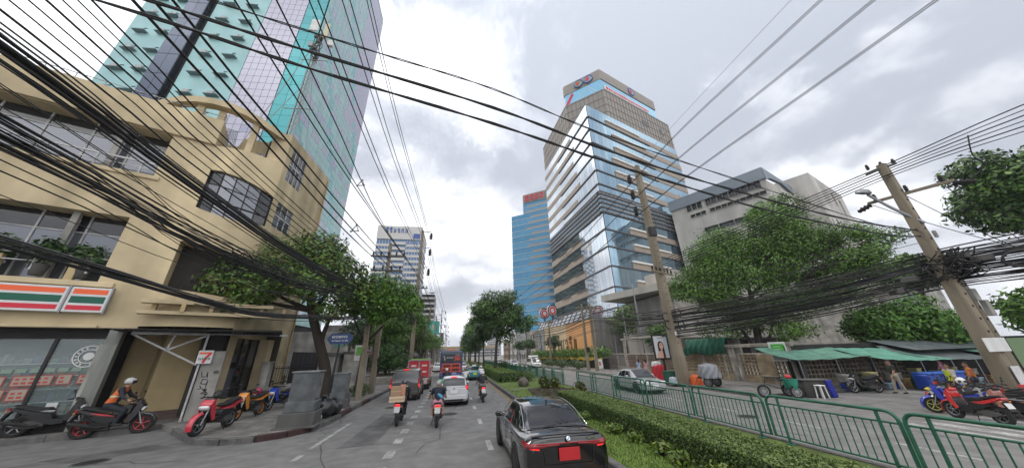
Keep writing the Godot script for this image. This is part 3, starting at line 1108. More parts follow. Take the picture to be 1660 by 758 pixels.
	for s: float in [-6.61,-2.39,-1.17]:
		mb = MB.new()
		box_a(mb, s - 0.025, s + 0.025,4.88,6.06,0.13,0.345)
		part("frame_bar", mb, M.galv, t)

	# canopy on its white steel truss
	t = thing("canopy", "rusty corrugated canopy on a white steel truss over the shop entrance", "canopy")
	mb = MB.new()
	var rows := []
	for i in 2:
		var row := PackedVector3Array()
		for k in 100:
			row.push_back(on_a(-0.55 + k * 0.062,4.16 + 0.025 * (k % 2) - 0.004 * k * 0.5,-0.6 + i * 2.0))
		rows.append(row)
	mb.grid(rows)
	part("corrugated_sheet", mb, mat(lin(0.10,0.095,0.09),0.8,0.2, "rough", 0.8), t)
	var P0 := v3(-12.4,0,-18.5)
	var q2 := func(s: float, y: float) -> Vector3: return P0 + DA * s + UP * y
	for k: Array in [[-2.62,4.04,0.02,4.02],[-2.62,4.04,-0.08,2.6],[-1.18,4.0,-1.3,3.3],[-1.3,3.3,-0.08,3.94],[0.0,0.19,0.0,4.02]]:
		mb = MB.new()
		mb.beam(q2.call(k[0], k[1]), q2.call(k[2], k[3]),0.075,0.075, NA)
		part("truss_bar", mb, M.white_metal, t)
	mb = MB.new()
	mb.beam(q2.call(-2.62,4.04), q2.call(-2.62,4.1) - NA * 1.9,0.06,0.06)
	mb.beam(q2.call(0,4.04), q2.call(0,4.1) - NA * 1.9,0.06,0.06)
	mb.beam(q2.call(-2.62,4.1), q2.call(3.3,3.98),0.06,0.08)
	part("rafter", mb, M.galv, t)

	# white wall with scrawled graffiti
	t = thing("wall_stub", "short white rendered wall with black scrawled graffiti beside the canopy post", "wall")
	mb = MB.new()
	var bw := Basis(DA, UP, NA)
	mb.cbox(q2.call(0.48,1.7) - NA * 0.18,v3(0.82,3.04,0.28),0.02, bw)
	part("render", mb, M.white_wall, t)
	mb = MB.new()
	var V := func(a: Array) -> Array:
		var o := []
		for i in range(0, a.size(),2): o.append(v2(a[i], a[i + 1]))
		return o
	strokes(mb, Transform3D(bw, q2.call(0.2,1.05) - NA * 0.037),[V.call([0.0,1.2,0.05,1.0,0.2,1.0,0.22,1.2,0.26,0.95]), V.call([0.3,0.85,0.12,0.9,0.08,0.7,0.28,0.66,0.32,0.8,0.3,0.52]), V.call([0.08,0.6,0.16,0.5,0.05,0.45]), V.call([0.2,0.45,0.36,0.4,0.2,0.25,0.4,0.3,0.24,0.42]), V.call([0.3,0.2,0.45,0.25,0.32,0.05,0.5,0.1])],0.035,0.004)
	part("graffiti", mb, M.black, t)
	mb = MB.new()
	mb.cbox(q2.call(0.72,2.25) - NA * 0.02,v3(0.17,0.13,0.06),0.01, bw)
	part("meter_box", mb, M.dark_conc, t)
	# small square sign with the number
	t = thing("number_sign", "small square white sign with a red and orange numeral on the white wall", "sign")
	mb = MB.new()
	mb.cbox(q2.call(0.15,2.95) + NA * 0.06,v3(0.56,0.62,0.14),0.02, bw)
	part("case", mb, M.sign_white, t)
	mb = MB.new()
	strokes(mb, Transform3D(bw, q2.call(-0.06,2.7) + NA * 0.131),[V.call([0.02,0.43,0.4,0.43])],0.09,0.005)
	part("numeral_top", mb, M.orange, t)
	mb = MB.new()
	strokes(mb, Transform3D(bw, q2.call(-0.06,2.7) + NA * 0.131),[V.call([0.38,0.4,0.26,0.22,0.2,0.02])],0.1,0.006)
	part("numeral_stem", mb, M.sign_red, t)
	words("ELEVEN", 0.1,0.006, M.sign_green, t, Transform3D(bw, q2.call(0.15,2.87) + NA * 0.14), "lettering", true, 0.42)

func clear_glass() -> StandardMaterial3D:
	if not M.has("clear"):
		var m := StandardMaterial3D.new()
		m.albedo_color = Color(0.7,0.8,0.8,0.12)
		m.transparency = BaseMaterial3D.TRANSPARENCY_ALPHA
		m.roughness = 0.03
		M.clear = m
	return M.clear

func teal_tower() -> void:
	var t := thing("glass_tower", "tall teal and lavender clad tower rising behind the yellow corner building", "building")
	var dl := v3(0.99741,0,0.07188)
	var nl := dl.cross(UP)          # towards the camera
	var o := v3(-53.55,0,-42.0)
	var c := v3(-25.5,0,-40.0)
	var W := 28.1
	var dr := v3(0.01,0,-1.0).normalized()
	var nr := dr.cross(UP)
	var DR := 24.4
	var H := 97.5
	var teal := mat(lin(0.38,0.65,0.66),0.42,0.0, "soft", 0.06)
	var tealg := mat(lin(0.08,0.34,0.36),0.10,0.55)
	var lav := mat(lin(0.46,0.45,0.53),0.12,0.5)
	var lav2 := mat(lin(0.36,0.36,0.46),0.10,0.5)
	var navy := mat(lin(0.13,0.155,0.21),0.12,0.5)
	var sill := mat(lin(0.16,0.22,0.23),0.6)
	var navy_d := mat(lin(0.03,0.035,0.045),0.12,0.4)
	var mb := MB.new()
	var mid := (o + c) * 0.5
	var cq := PackedVector2Array()
	for p: Vector3 in [o + dl * 0.2 - nl * 0.05, c - nl * 0.05 - nr * 0.05, c + dr * (DR - 0.1) - nr * 0.05, o + dl * 0.2 + dr * (DR - 0.1)]: cq.push_back(v2(p.x, p.z))
	flat(mb, cq, H - 0.2, H - 0.4)
	part("core", mb, M.dark, t)
	# camera side: bands along the width: [from, to, material]
	for q: Array in [[0.0,6.7, teal],[10.6,18.7, teal]]:
		mb = MB.new()
		mb.box(o + dl * (q[0] + q[1]) * 0.5 + nl * 0.05 + UP * H * 0.5,v3(q[1] - q[0], H, 0.3), Basis(dl, UP, nl))
		part("cladding", mb, q[2], t)
		var s: float = q[0] + 1.6
		while s < q[1] - 1.2:
			for r in 23:
				var y := 20.0 + r * 4.12 - 1.1
				if y > H - 2: break
				var b := Basis(dl, UP, nl)
				mb = MB.new()
				mb.box(o + dl * (s + 0.75) + nl * 0.55 + UP * y, v3(1.75,0.14,0.75), b)
				if y < 75:
					var p := part("ledge", mb, sill, t)
					if rng.randf() < 0.62:
						mb = MB.new()
						mb.cbox(o + dl * (s + 0.55 + rng.randf() * 0.5) + nl * 0.6 + UP * (y + 0.38),v3(0.85,0.6,0.4),0.03, b)
						part("air_conditioner", mb, M.white_metal, p)
				mb = MB.new()
				mb.box(o + dl * (s + 0.9) + nl * 0.22 + UP * (y + 1.05),v3(0.5,0.1,0.08), b)
				if y < 75: part("vent", mb, navy_d, t)
			s += 3.15 if q[0] < 1 else 3.6
	# navy glass shaft standing proud
	var list := []
	for k in 2:
		for r in 22:
			list.append(pane_f(o + dl * (6.8 + k * 1.55) + nl * 0.75 + UP * (10.0 + r * 4.12 / 1.0), dl, 1.5,4.02, nl, 0.08))
	pane_set(t, "shaft_pane", list, [navy, navy, mat(lin(0.17,0.19,0.25),0.12,0.5)],60)
	list = []
	for r in 22:
		list.append(pane_f(o + dl * 9.92 + nl * 0.78 + UP * (10.0 + r * 4.12),-nl, 0.75,4.02, dl, 0.08))
	pane_set(t, "shaft_side_pane", list, [navy_d],30)
	# lavender curtain wall, then a deep teal glass strip
	list = []
	for i in 6:
		for r in 60:
			list.append(pane_f(o + dl * (18.76 + i * 1.02) + nl * 0.1 + UP * (10.0 + r * 1.373), dl, 0.97,1.32, nl, 0.1))
	pane_set(t, "curtain_pane", list, [lav, lav, lav, mat(lin(0.50,0.48,0.55),0.14,0.45), lav2],110)
	list = []
	for i in 2:
		for r in 40:
			list.append(pane_f(o + dl * (24.95 + i * 1.57) + nl * 0.1 + UP * (10.0 + r * 2.06), dl, 1.53,2.02, nl, 0.1))
	pane_set(t, "strip_pane", list, [tealg, tealg, mat(lin(0.10,0.38,0.40),0.10,0.5)],50)
	# road side: mint cladding, windows, teal diagonal bands
	var minty := mat(lin(0.42,0.64,0.63),0.35,0.15, "soft", 0.08)
	list = []
	var list2 := []
	var list3 := []
	for i in 18:
		for r in 62:
			var f := pane_f(c + dr * (0.05 + i * 1.35) + nr * 0.1 + UP * (8.0 + r * 1.42), dr, 1.31,1.38, nr, 0.1)
			var y := 8.0 + r * 1.42
			var s := i * 1.35
			if y < 23:
				if r % 3 == 1 and i % 2 == 1: list3.append(f)
				else: list.append(f)
			elif absf(y - (88 - s * 1.9)) < 1.2 or absf(y - (62 - s * 1.9)) < 1.2 or absf(y - (38 - s * 1.9)) < 1.0: list2.append(f)
			elif r % 3 == 0 and (i % 3 != 0): list3.append(f)
			elif s > 14 and y > 50: list3.append(f)
			else: list.append(f)
	pane_set(t, "cladding_panel", list, [minty, minty, mat(lin(0.38,0.61,0.60),0.35,0.15)],100)
	pane_set(t, "teal_panel", list2,[mat(lin(0.22,0.50,0.51),0.2,0.3)],20)
	pane_set(t, "window", list3,[lav, mat(lin(0.42,0.42,0.52),0.1,0.5)],110)

const TC := Vector3(34.3,0,-60.0)         # near corner of the glass tower
const TR := Vector3(0.93926,0,-0.34321)   # its face towards the camera
const TL := Vector3(-0.0621,0,-0.99807)   # its face towards the road

func right_buildings() -> void:
	glass_tower()
	market_hall()
	far_blue_tower()
	grey_block()
	low_building()

func glass_tower() -> void:
	var t := thing("office_tower", "mirror glass office tower with beige bands and a cut stone crown", "building")
	var nr := TR.cross(UP)
	var nl := -TL.cross(UP)
	var br := Basis(TR, UP, nr)
	var bl := Basis(TL, UP, nl)
	var WR := 43.0
	var WL := 34.5
	var blue := mat(lin(0.30,0.44,0.54),0.05,0.8)
	var blues := [blue, mat(lin(0.33,0.47,0.56),0.05,0.8), mat(lin(0.27,0.41,0.52),0.06,0.8), mat(lin(0.38,0.50,0.58),0.05,0.8)]
	var pale := [mat(lin(0.80,0.85,0.88),0.05,0.9), mat(lin(0.72,0.80,0.85),0.05,0.9), mat(lin(0.85,0.88,0.89),0.06,0.9)]
	var green := mat(lin(0.05,0.08,0.075),0.06,0.45)
	var stone := mat(lin(0.58,0.48,0.39),0.75,0, "soft", 0.15, "grain", 0.5)
	var stone2 := mat(lin(0.50,0.45,0.40),0.8,0, "soft", 0.15, "grain", 0.5)
	var ledge := mat(lin(0.80,0.79,0.76),0.5)
	var lines := mat(lin(0.10,0.10,0.11),0.5)
	var mb := MB.new()
	var q := PackedVector2Array()
	for p: Vector3 in [TC + TR * 0.3 + TL * 0.3, TC + TR * (WR - 0.3) + TL * 0.3, TC + TR * (WR - 0.3) + TL * (WL - 0.3), TC + TR * 0.3 + TL * (WL - 0.3)]: q.push_back(v2(p.x, p.z))
	flat(mb, q, 68.2,68.2)
	part("core", mb, M.dark, t)
	var lv := [2.0,6.7,11.35,15.86,20.61,25.3,29.68,34.0]
	var lv2 := [40.0,42.15,46.28,50.7,55.06,59.53,64.05,68.39]
	var floors := []
	for i in lv.size() - 1: floors.append(v2(lv[i], lv[i + 1]))
	for i in lv2.size() - 1: floors.append(v2(lv2[i], lv2[i + 1]))
	var listr := []
	var listl := []
	var listg := []
	for f: Vector2 in floors:
		var h := f.y - f.x
		for i in 30:
			var s := i * WR / 30.0
			var w := WR / 30.0 - 0.05
			var band := h * 0.40 if h > 3 else 0.0
			if s < 6.5 + fmod(f.x * 7.3,2.5): band = 0.0
			var pf := pane_f(TC + TR * (s + 0.02) + nr * 0.12 + UP * (f.x + band + 0.03), TR, w, h - band - 0.06, nr, 0.06)
			pf.basis = Basis(UP, rng.randf_range(-0.006,0.006)) * Basis(TR, rng.randf_range(-0.006,0.006)) * pf.basis
			listr.append(pf)
		for i in 24:
			var s := i * WL / 24.0
			var w := WL / 24.0 - 0.05
			var low := f.x < 33.0
			var band := 0.0
			if s > 12.0 and h > 3: band = h * (0.42 if low else 0.36)
			elif s > 8.5 + fmod(f.x * 3.7,3.0) and h > 3 and not low: band = h * 0.36
			var pf := pane_f(TC + TL * (s + 0.02) + nl * 0.12 + UP * (f.x + band + 0.03), TL, w, h - band - 0.06, nl, 0.06)
			pf.basis = Basis(UP, rng.randf_range(-0.008,0.008)) * Basis(TL, rng.randf_range(-0.008,0.008)) * pf.basis
			if low and s > 12.0: listg.append(pf)
			else: listl.append(pf)
		# stone bands with a bright ledge on top, and the dark joint at each floor
		if h > 3:
			var s0 := 7.0 + fmod(f.x * 7.3,2.5)
			mb = MB.new()
			mb.box(TC + TR * (s0 + WR) * 0.5 + nr * 0.14 + UP * (f.x + h * 0.2),v3(WR - s0, h * 0.4,0.24), br)
			part("stone_band", mb, stone, t)
			mb = MB.new()
			mb.box(TC + TR * (s0 + s0 + 15.0) * 0.5 + nr * 0.34 + UP * (f.x + h * 0.4),v3(15.0,0.42,0.5), br)
			part("ledge", mb, ledge, t)
			var s1 := 12.0 if f.x < 33 else 8.5 + fmod(f.x * 3.7,3.0)
			mb = MB.new()
			mb.box(TC + TL * (s1 + WL) * 0.5 + nl * 0.14 + UP * (f.x + h * 0.2),v3(WL - s1, h * (0.42 if f.x < 33 else 0.36),0.24), bl)
			part("stone_band", mb, stone, t)
			if f.x < 33:
				for k in 2:
					mb = MB.new()
					mb.box(TC + TL * (15.0 + k * 10.0) + nl * 0.33 + UP * (f.x + h * 0.42),v3(6.0,0.25,0.4), bl)
					part("ledge", mb, lines, t)
		mb = MB.new()
		mb.box(TC + TR * 13.5 + nr * 0.22 + UP * f.x, v3(27.4,0.28,0.4), br)
		part("joint", mb, lines, t)
		mb = MB.new()
		mb.box(TC + TL * 11.0 + nl * 0.22 + UP * f.x, v3(22.0,0.28,0.4), bl)
		part("joint", mb, lines, t)
	pane_set(t, "pane", listr, blues, 190)
	pane_set(t, "pane", listl, pale, 90)
	pane_set(t, "green_pane", listg, [green, mat(lin(0.03,0.05,0.05),0.05,0.45)],20)
	# five louvre bands round the plant floors
	for k in 5:
		mb = MB.new()
		var y := 34.35 + k * 1.25
		mb.box(TC + TR * WR * 0.5 + nr * 0.25 + UP * y, v3(WR + 0.9,0.62,0.5), br)
		part("louvre", mb, lines, t)
		mb = MB.new()
		mb.box(TC + TL * (WL * 0.5 + 0.3) + nl * 0.25 + UP * y, v3(WL - 0.5,0.62,0.5), bl)
		part("louvre", mb, lines, t)
		mb = MB.new()
		mb.box(TC + TR * WR * 0.5 + nr * 0.1 + UP * (y + 0.62),v3(WR, 0.58,0.3), br)
		mb.box(TC + TL * WL * 0.5 + nl * 0.1 + UP * (y + 0.62),v3(WL, 0.58,0.3), bl)
		part("louvre_glass", mb, blues[k % 4], t)
		var st := MB.new()
		for i in 30: st.box(TC + TR * (0.7 + i * 1.43) + nr * 0.5 + UP * y, v3(0.3,0.4,0.12), br)
		for i in 24: st.box(TC + TL * (0.9 + i * 1.43) + nl * 0.5 + UP * y, v3(0.3,0.4,0.12), bl)
		stuff(part("louvre_block", st, stone2, t))
	# crown: the near corner is cut off
	var a := TC + TR * 9.4
	var b := TC + TL * 12.0
	var e := TC + TR * WR
	var g := TC + TL * WL
	var far := TC + TR * WR + TL * WL
	var plan := func(ins: float, re: float, le: float) -> PackedVector2Array:
		var o := PackedVector2Array()
		for p: Vector3 in [a - nr * ins, TC + TR * re - nr * ins, TC + TR * re + TL * (le), TC + TL * le - nl * ins, b - nl * ins]: o.push_back(v2(p.x, p.z))
		return o
	mb = MB.new()
	flat(mb, plan.call(0.0, WR, WL),79.9,11.6)
	part("crown_base", mb, stone2, t)
	var ch := (b - a)
	var dch := ch.normalized()
	var nch := dch.cross(Vector3.DOWN)
	var bch := Basis(-dch, UP, nch)
	# joints of the crown's stone facing
	var jo := MB.new()
	for k in 4:
		jo.box(TC + TR * (9.4 + WR) * 0.5 + nr * 0.03 + UP * (70.6 + k * 2.9),v3(WR - 9.4,0.1,0.1), br)
		jo.box(TC + TL * (12.0 + WL) * 0.5 + nl * 0.03 + UP * (70.6 + k * 2.9),v3(WL - 12.0,0.1,0.1), bl)
		jo.box((a + b) * 0.5 + nch * 0.03 + UP * (70.6 + k * 2.9),v3(ch.length(),0.1,0.1), bch)
	for i in 22: jo.box(TC + TR * (10.4 + i * 1.5) + nr * 0.03 + UP * 74.3,v3(0.08,11,0.1), br)
	for i in 9: jo.box(a + dch * (i + 0.5) * ch.length() / 9 + nch * 0.03 + UP * 74.3,v3(0.08,11,0.1), bch)
	for i in 14: jo.box(TC + TL * (13.0 + i * 1.5) + nl * 0.03 + UP * 74.3,v3(0.08,11,0.1), bl)
	stuff(part("facing_joint", jo, lines, t))
	mb = MB.new()
	flat(mb, plan.call(0.5,37.5,12.9),84.6,4.6)
	part("crown_glass", mb, mat(lin(0.20,0.42,0.58),0.08,0.6), t)
	mb = MB.new()
	flat(mb, plan.call(0.3,37.6,12.9),88.8,4.2)
	part("crown_top", mb, stone2, t)
	for f: Array in [[28.0,74.0,3.0],[36.6,74.0,1.6]]:
		mb = MB.new()
		mb.box(TC + TR * f[0] + nr * 0.04 + UP * f[1],v3(f[2],2.2,0.16), br)
		part("louvred_opening", mb, lines, t)
	# banner of red print on white round the crown, and the round emblems above it
	mb = MB.new()
	mb.box(TC + TR * 21.5 - nr * 0.42 + UP * 81.7,v3(22.0,1.7,0.1), br)
	var ban := part("banner", mb, M.sign_white, t)
	mb = MB.new()
	var x := 11.3
	while x < 32:
		var w := rng.randf_range(0.4,1.1)
		mb.box(TC + TR * (x + w * 0.5) - nr * 0.36 + UP * (81.7 + rng.randf_range(-0.1,0.1)),v3(w, rng.randf_range(0.6,1.05),0.05), br)
		x += w + 0.22
	stuff(part("print", mb, M.sign_red, ban))
	mb = MB.new()
	var pc := a.lerp(b, 0.82) - nch * 0.35
	mb.prism(pv2([v2(-2.4,80.0),v2(-1.2,80.0),v2(1.0,83.6),v2(0.2,84.2)]),0,0.1, Transform3D(bch, pc))
	part("pennant", mb, M.sign_red, ban)
	mb = MB.new()
	for k in 2:
		mb.prism(pv2([v2(-3.2 + k * 1.4,80.0),v2(-2.9 + k * 1.4,80.0),v2(0.1,84.3 - k * 1.2),v2(3.2 - k * 1.4,80.0),v2(3.5 - k * 1.4,80.0),v2(0.1,84.7 - k * 1.2)]),0,0.1, Transform3D(bch, a.lerp(b, 0.4) - nch * 0.35))
	part("gable_print", mb, mat(lin(0.45,0.6,0.68),0.5), ban)
	for k in 3:
		var p: Vector3 = [a.lerp(b, 0.32) + nch * 0.0, a.lerp(b, 0.58), TC + TR * 24.5 - nr * 0.28][k]
		var bb: Basis = [bch, bch, br][k]
		var bz := Basis(bb.x, bb.z, -bb.y)
		mb = MB.new()
		mb.lathe(p + UP * 86.6,[v2(1.25,0.0),v2(1.25,0.25),v2(1.6,0.25),v2(1.6,0.0)],24, bz)
		part("emblem_ring", mb, M.blue, t)
		mb = MB.new()
		mb.lathe(p + UP * 86.6,[v2(0.0,0.2),v2(1.24,0.2)],24, bz)
		part("emblem_disc", mb, mat(lin(0.2,0.36,0.2),0.5) if k == 1 else mat(lin(0.3,0.33,0.36),0.5), t)
		mb = MB.new()
		mb.prism(pv2([v2(-0.9,-0.5),v2(0.1,-0.7),v2(0.3,0.7),v2(-0.6,0.8)]),0.2,0.3, Transform3D(bb, p + UP * 86.6))
		part("emblem_mark", mb, M.sign_red, t)

func market_hall() -> void:
	var t := thing("market_hall", "low hall with a long orange mural wall and grey louvred parapet", "building")
	var d := TL
	var n := -TL.cross(UP)
	var o := v3(26,0,-55.0)
	var b := Basis(d, UP, n)
	var orange := mat(lin(0.78,0.40,0.16),0.8,0, "soft", 0.06)
	var cream := mat(lin(0.78,0.60,0.38),0.8,0, "soft", 0.06)
	var mb := MB.new()
	mb.box(o + d * 19 - n * 6.2 + UP * 4.4,v3(37,8.8,12), b)
	part("hall_body", mb, M.concrete, t)
	for i in 9:
		mb = MB.new()
		mb.box(o + d * (3.0 + i * 2.9) + UP * (5.3 + 0.07 * i),v3(2.86,6.4,0.25), b)
		part("mural_panel", mb, orange if i < 4 else cream, t)
	mb = MB.new()
	mb.box(o + d * 31.0 + UP * 5.6,v3(5.6,6.6,0.3), b)
	part("white_panel", mb, M.white_wall, t)
	mb = MB.new()
	var V := func(a: Array) -> Array:
		var r := []
		for i in range(0, a.size(),2): r.append(v2(a[i], a[i + 1]))
		return r
	strokes(mb, Transform3D(Basis(-d, UP, n), o + d * 32.0 + n * 0.16 + UP * 3.2),[V.call([0.0,0.0,0.6,0.8,1.2,0.5,1.0,2.0,0.4,3.0,0.8,4.4,1.4,3.9,1.2,2.9])],0.3,0.05)
	part("painted_figure", mb, M.blue, t)
	# brush lettering
	mb = MB.new()
	thai_word(mb, Transform3D(Basis(-d, UP, n), o + d * 21.5 + n * 0.14 + UP * 3.1), "praejriy", 2.3,0.24,0.06,1.0)
	part("lettering", mb, mat(lin(0.10,0.045,0.02),0.7), t)
	mb = MB.new()
	var bz := Basis(-d, n, Vector3.DOWN)
	mb.lathe(o + d * 3.4 + n * 0.13 + UP * 2.5,[v2(0.55,0.0),v2(0.55,0.05),v2(0.72,0.05),v2(0.72,0.0)],20, bz)
	part("ring_mark", mb, M.dark, t)
	# raked louvre parapet
	mb = MB.new()
	for i in 13:
		mb = MB.new()
		var s := 1.8 + i * 2.45
		mb.quad(o + d * s + n * 0.1 + UP * 8.75, o + d * (s + 2.35) + n * 0.1 + UP * 8.75, o + d * (s + 2.35) - n * 1.2 + UP * 11.0, o + d * s - n * 1.2 + UP * 11.0)
		part("parapet_panel", mb, M.grey_glass, t)
	mb = MB.new()
	for i in 14:
		var s := 1.75 + i * 2.45
		mb.beam(o + d * s + n * 0.14 + UP * 8.75, o + d * s - n * 1.16 + UP * 11.0,0.12,0.12)
	for k in 4:
		var f := k / 3.0
		mb.beam(o + d * 1.7 + n * (0.15 - 1.3 * f) + UP * (8.75 + 2.25 * f), o + d * 33.7 + n * (0.15 - 1.3 * f) + UP * (8.75 + 2.25 * f),0.08,0.08)
	part("parapet_frame", mb, M.dark_conc, t)
	# two round roof signs
	for k in 2:
		var c := thing("roof_sign", ["round red and white roof sign on the orange hall, next to the far blue tower", "round red and white roof sign on the orange hall, next to the mirror glass tower"][k], "sign", o + d * [31.0,24.6][k] - n * 1.5 + UP * 10.0,0, "round roof signs of the orange hall")
		mb = MB.new()
		mb.bar(v3(0,0,0),v3(0,2.6,0),0.12)
		mb.bar(d * 0.5, d * 0.5 + UP * 2.4,0.08)
		part("mast", mb, M.dark, c)
		var fz := Basis(v3(0.95,0,-0.31),v3(0.31,0,0.95), Vector3.DOWN)
		mb = MB.new()
		mb.lathe(v3(0,3.4,0),[v2(0,-0.5),v2(1.55,-0.5),v2(1.55,0.0),v2(0,0.0)],24, fz)
		part("drum", mb, M.sign_white, c)
		mb = MB.new()
		mb.lathe(v3(0,3.4,0) + fz.y * 0.02,[v2(0.62,0.0),v2(0.62,0.05),v2(1.05,0.05),v2(1.05,0.0)],20, fz)
		part("red_ring", mb, M.sign_red, c)
		mb = MB.new()
		mb.lathe(v3(0,3.4,0) + fz.y * 0.02,[v2(1.3,0.0),v2(1.3,0.06),v2(1.57,0.06),v2(1.57,0.0)],20, fz)
		part("rim", mb, M.dark, c)

func far_blue_tower() -> void:
	var t := thing("office_tower", "bright blue glass tower with red letters on its roof, far down the road", "building")
	var d := v3(0.81271,0,0.58267)
	var o := v3(28.96,0,-150.0)
	var n := -d.cross(UP)
	n = d.cross(UP)
	if n.dot(v3(0,0,1)) < 0: n = -n
	var b := Basis(d, UP, n)
	var blue := mat(lin(0.11,0.32,0.50),0.10,0.55)
	var blue2 := mat(lin(0.15,0.37,0.54),0.10,0.55)
	var line := mat(lin(0.45,0.58,0.66),0.4,0.2)
	var tan := mat(lin(0.36,0.33,0.31),0.8)
	var mb := MB.new()
	mb.box(o + d * 14 - n * 8.2 + UP * 40.5,v3(13.4,81,16), b)
	mb.box(o + d * 3.9 - n * 8.2 + UP * 37.2,v3(7.4,74.4,16), b)
	part("core", mb, blue, t)
	for r in 24:
		var y := 2.0 + r * 3.32
		var s0 := 0.0 if y < 72 else 7.7
		mb = MB.new()
		mb.box(o + d * (s0 + 22.0) * 0.5 + UP * (y + 1.6),v3(22.0 - s0,3.1,0.3), b)
		part("glass_band", mb, blue if r % 2 else blue2, t)
		mb = MB.new()
		mb.box(o + d * (s0 + 22.0) * 0.5 + n * 0.1 + UP * (y + 0.1),v3(22.0 - s0,0.28,0.3), b)
		part("floor_line", mb, line, t)
		mb = MB.new()
		var w := 10.0 + fmod(r * 2.7,4.0)
		mb.box(o + d * (22.0 - w * 0.5) + n * 0.12 + UP * (y + 0.75),v3(w, 1.0,0.3), b)
		part("stone_band", mb, tan, t)
	mb = MB.new()
	for i in 15:
		mb.box(o + d * i * 1.5 + n * 0.17 + UP * (36 if i < 5 else 41),v3(0.1,72 if i < 5 else 80,0.12), b)
	stuff(part("mullion", mb, blue, t))
	mb = MB.new()
	mb.box(o + d * 14.9 - n * 4 + UP * 83.9,v3(14.6,5.3,9), b)
	part("roof_band", mb, M.concrete, t)
	var s := thing("roof_letters", "red ESSO letters on the roof of the far blue tower", "sign")
	var k := 0
	for ch in "ESSO":
		words(ch, 3.4,0.4, M.sign_red, s, Transform3D(b, o + d * (10.2 + k * 2.9) + n * 0.6 + UP * 83.9), "letter", true, 2.3)
		k += 1

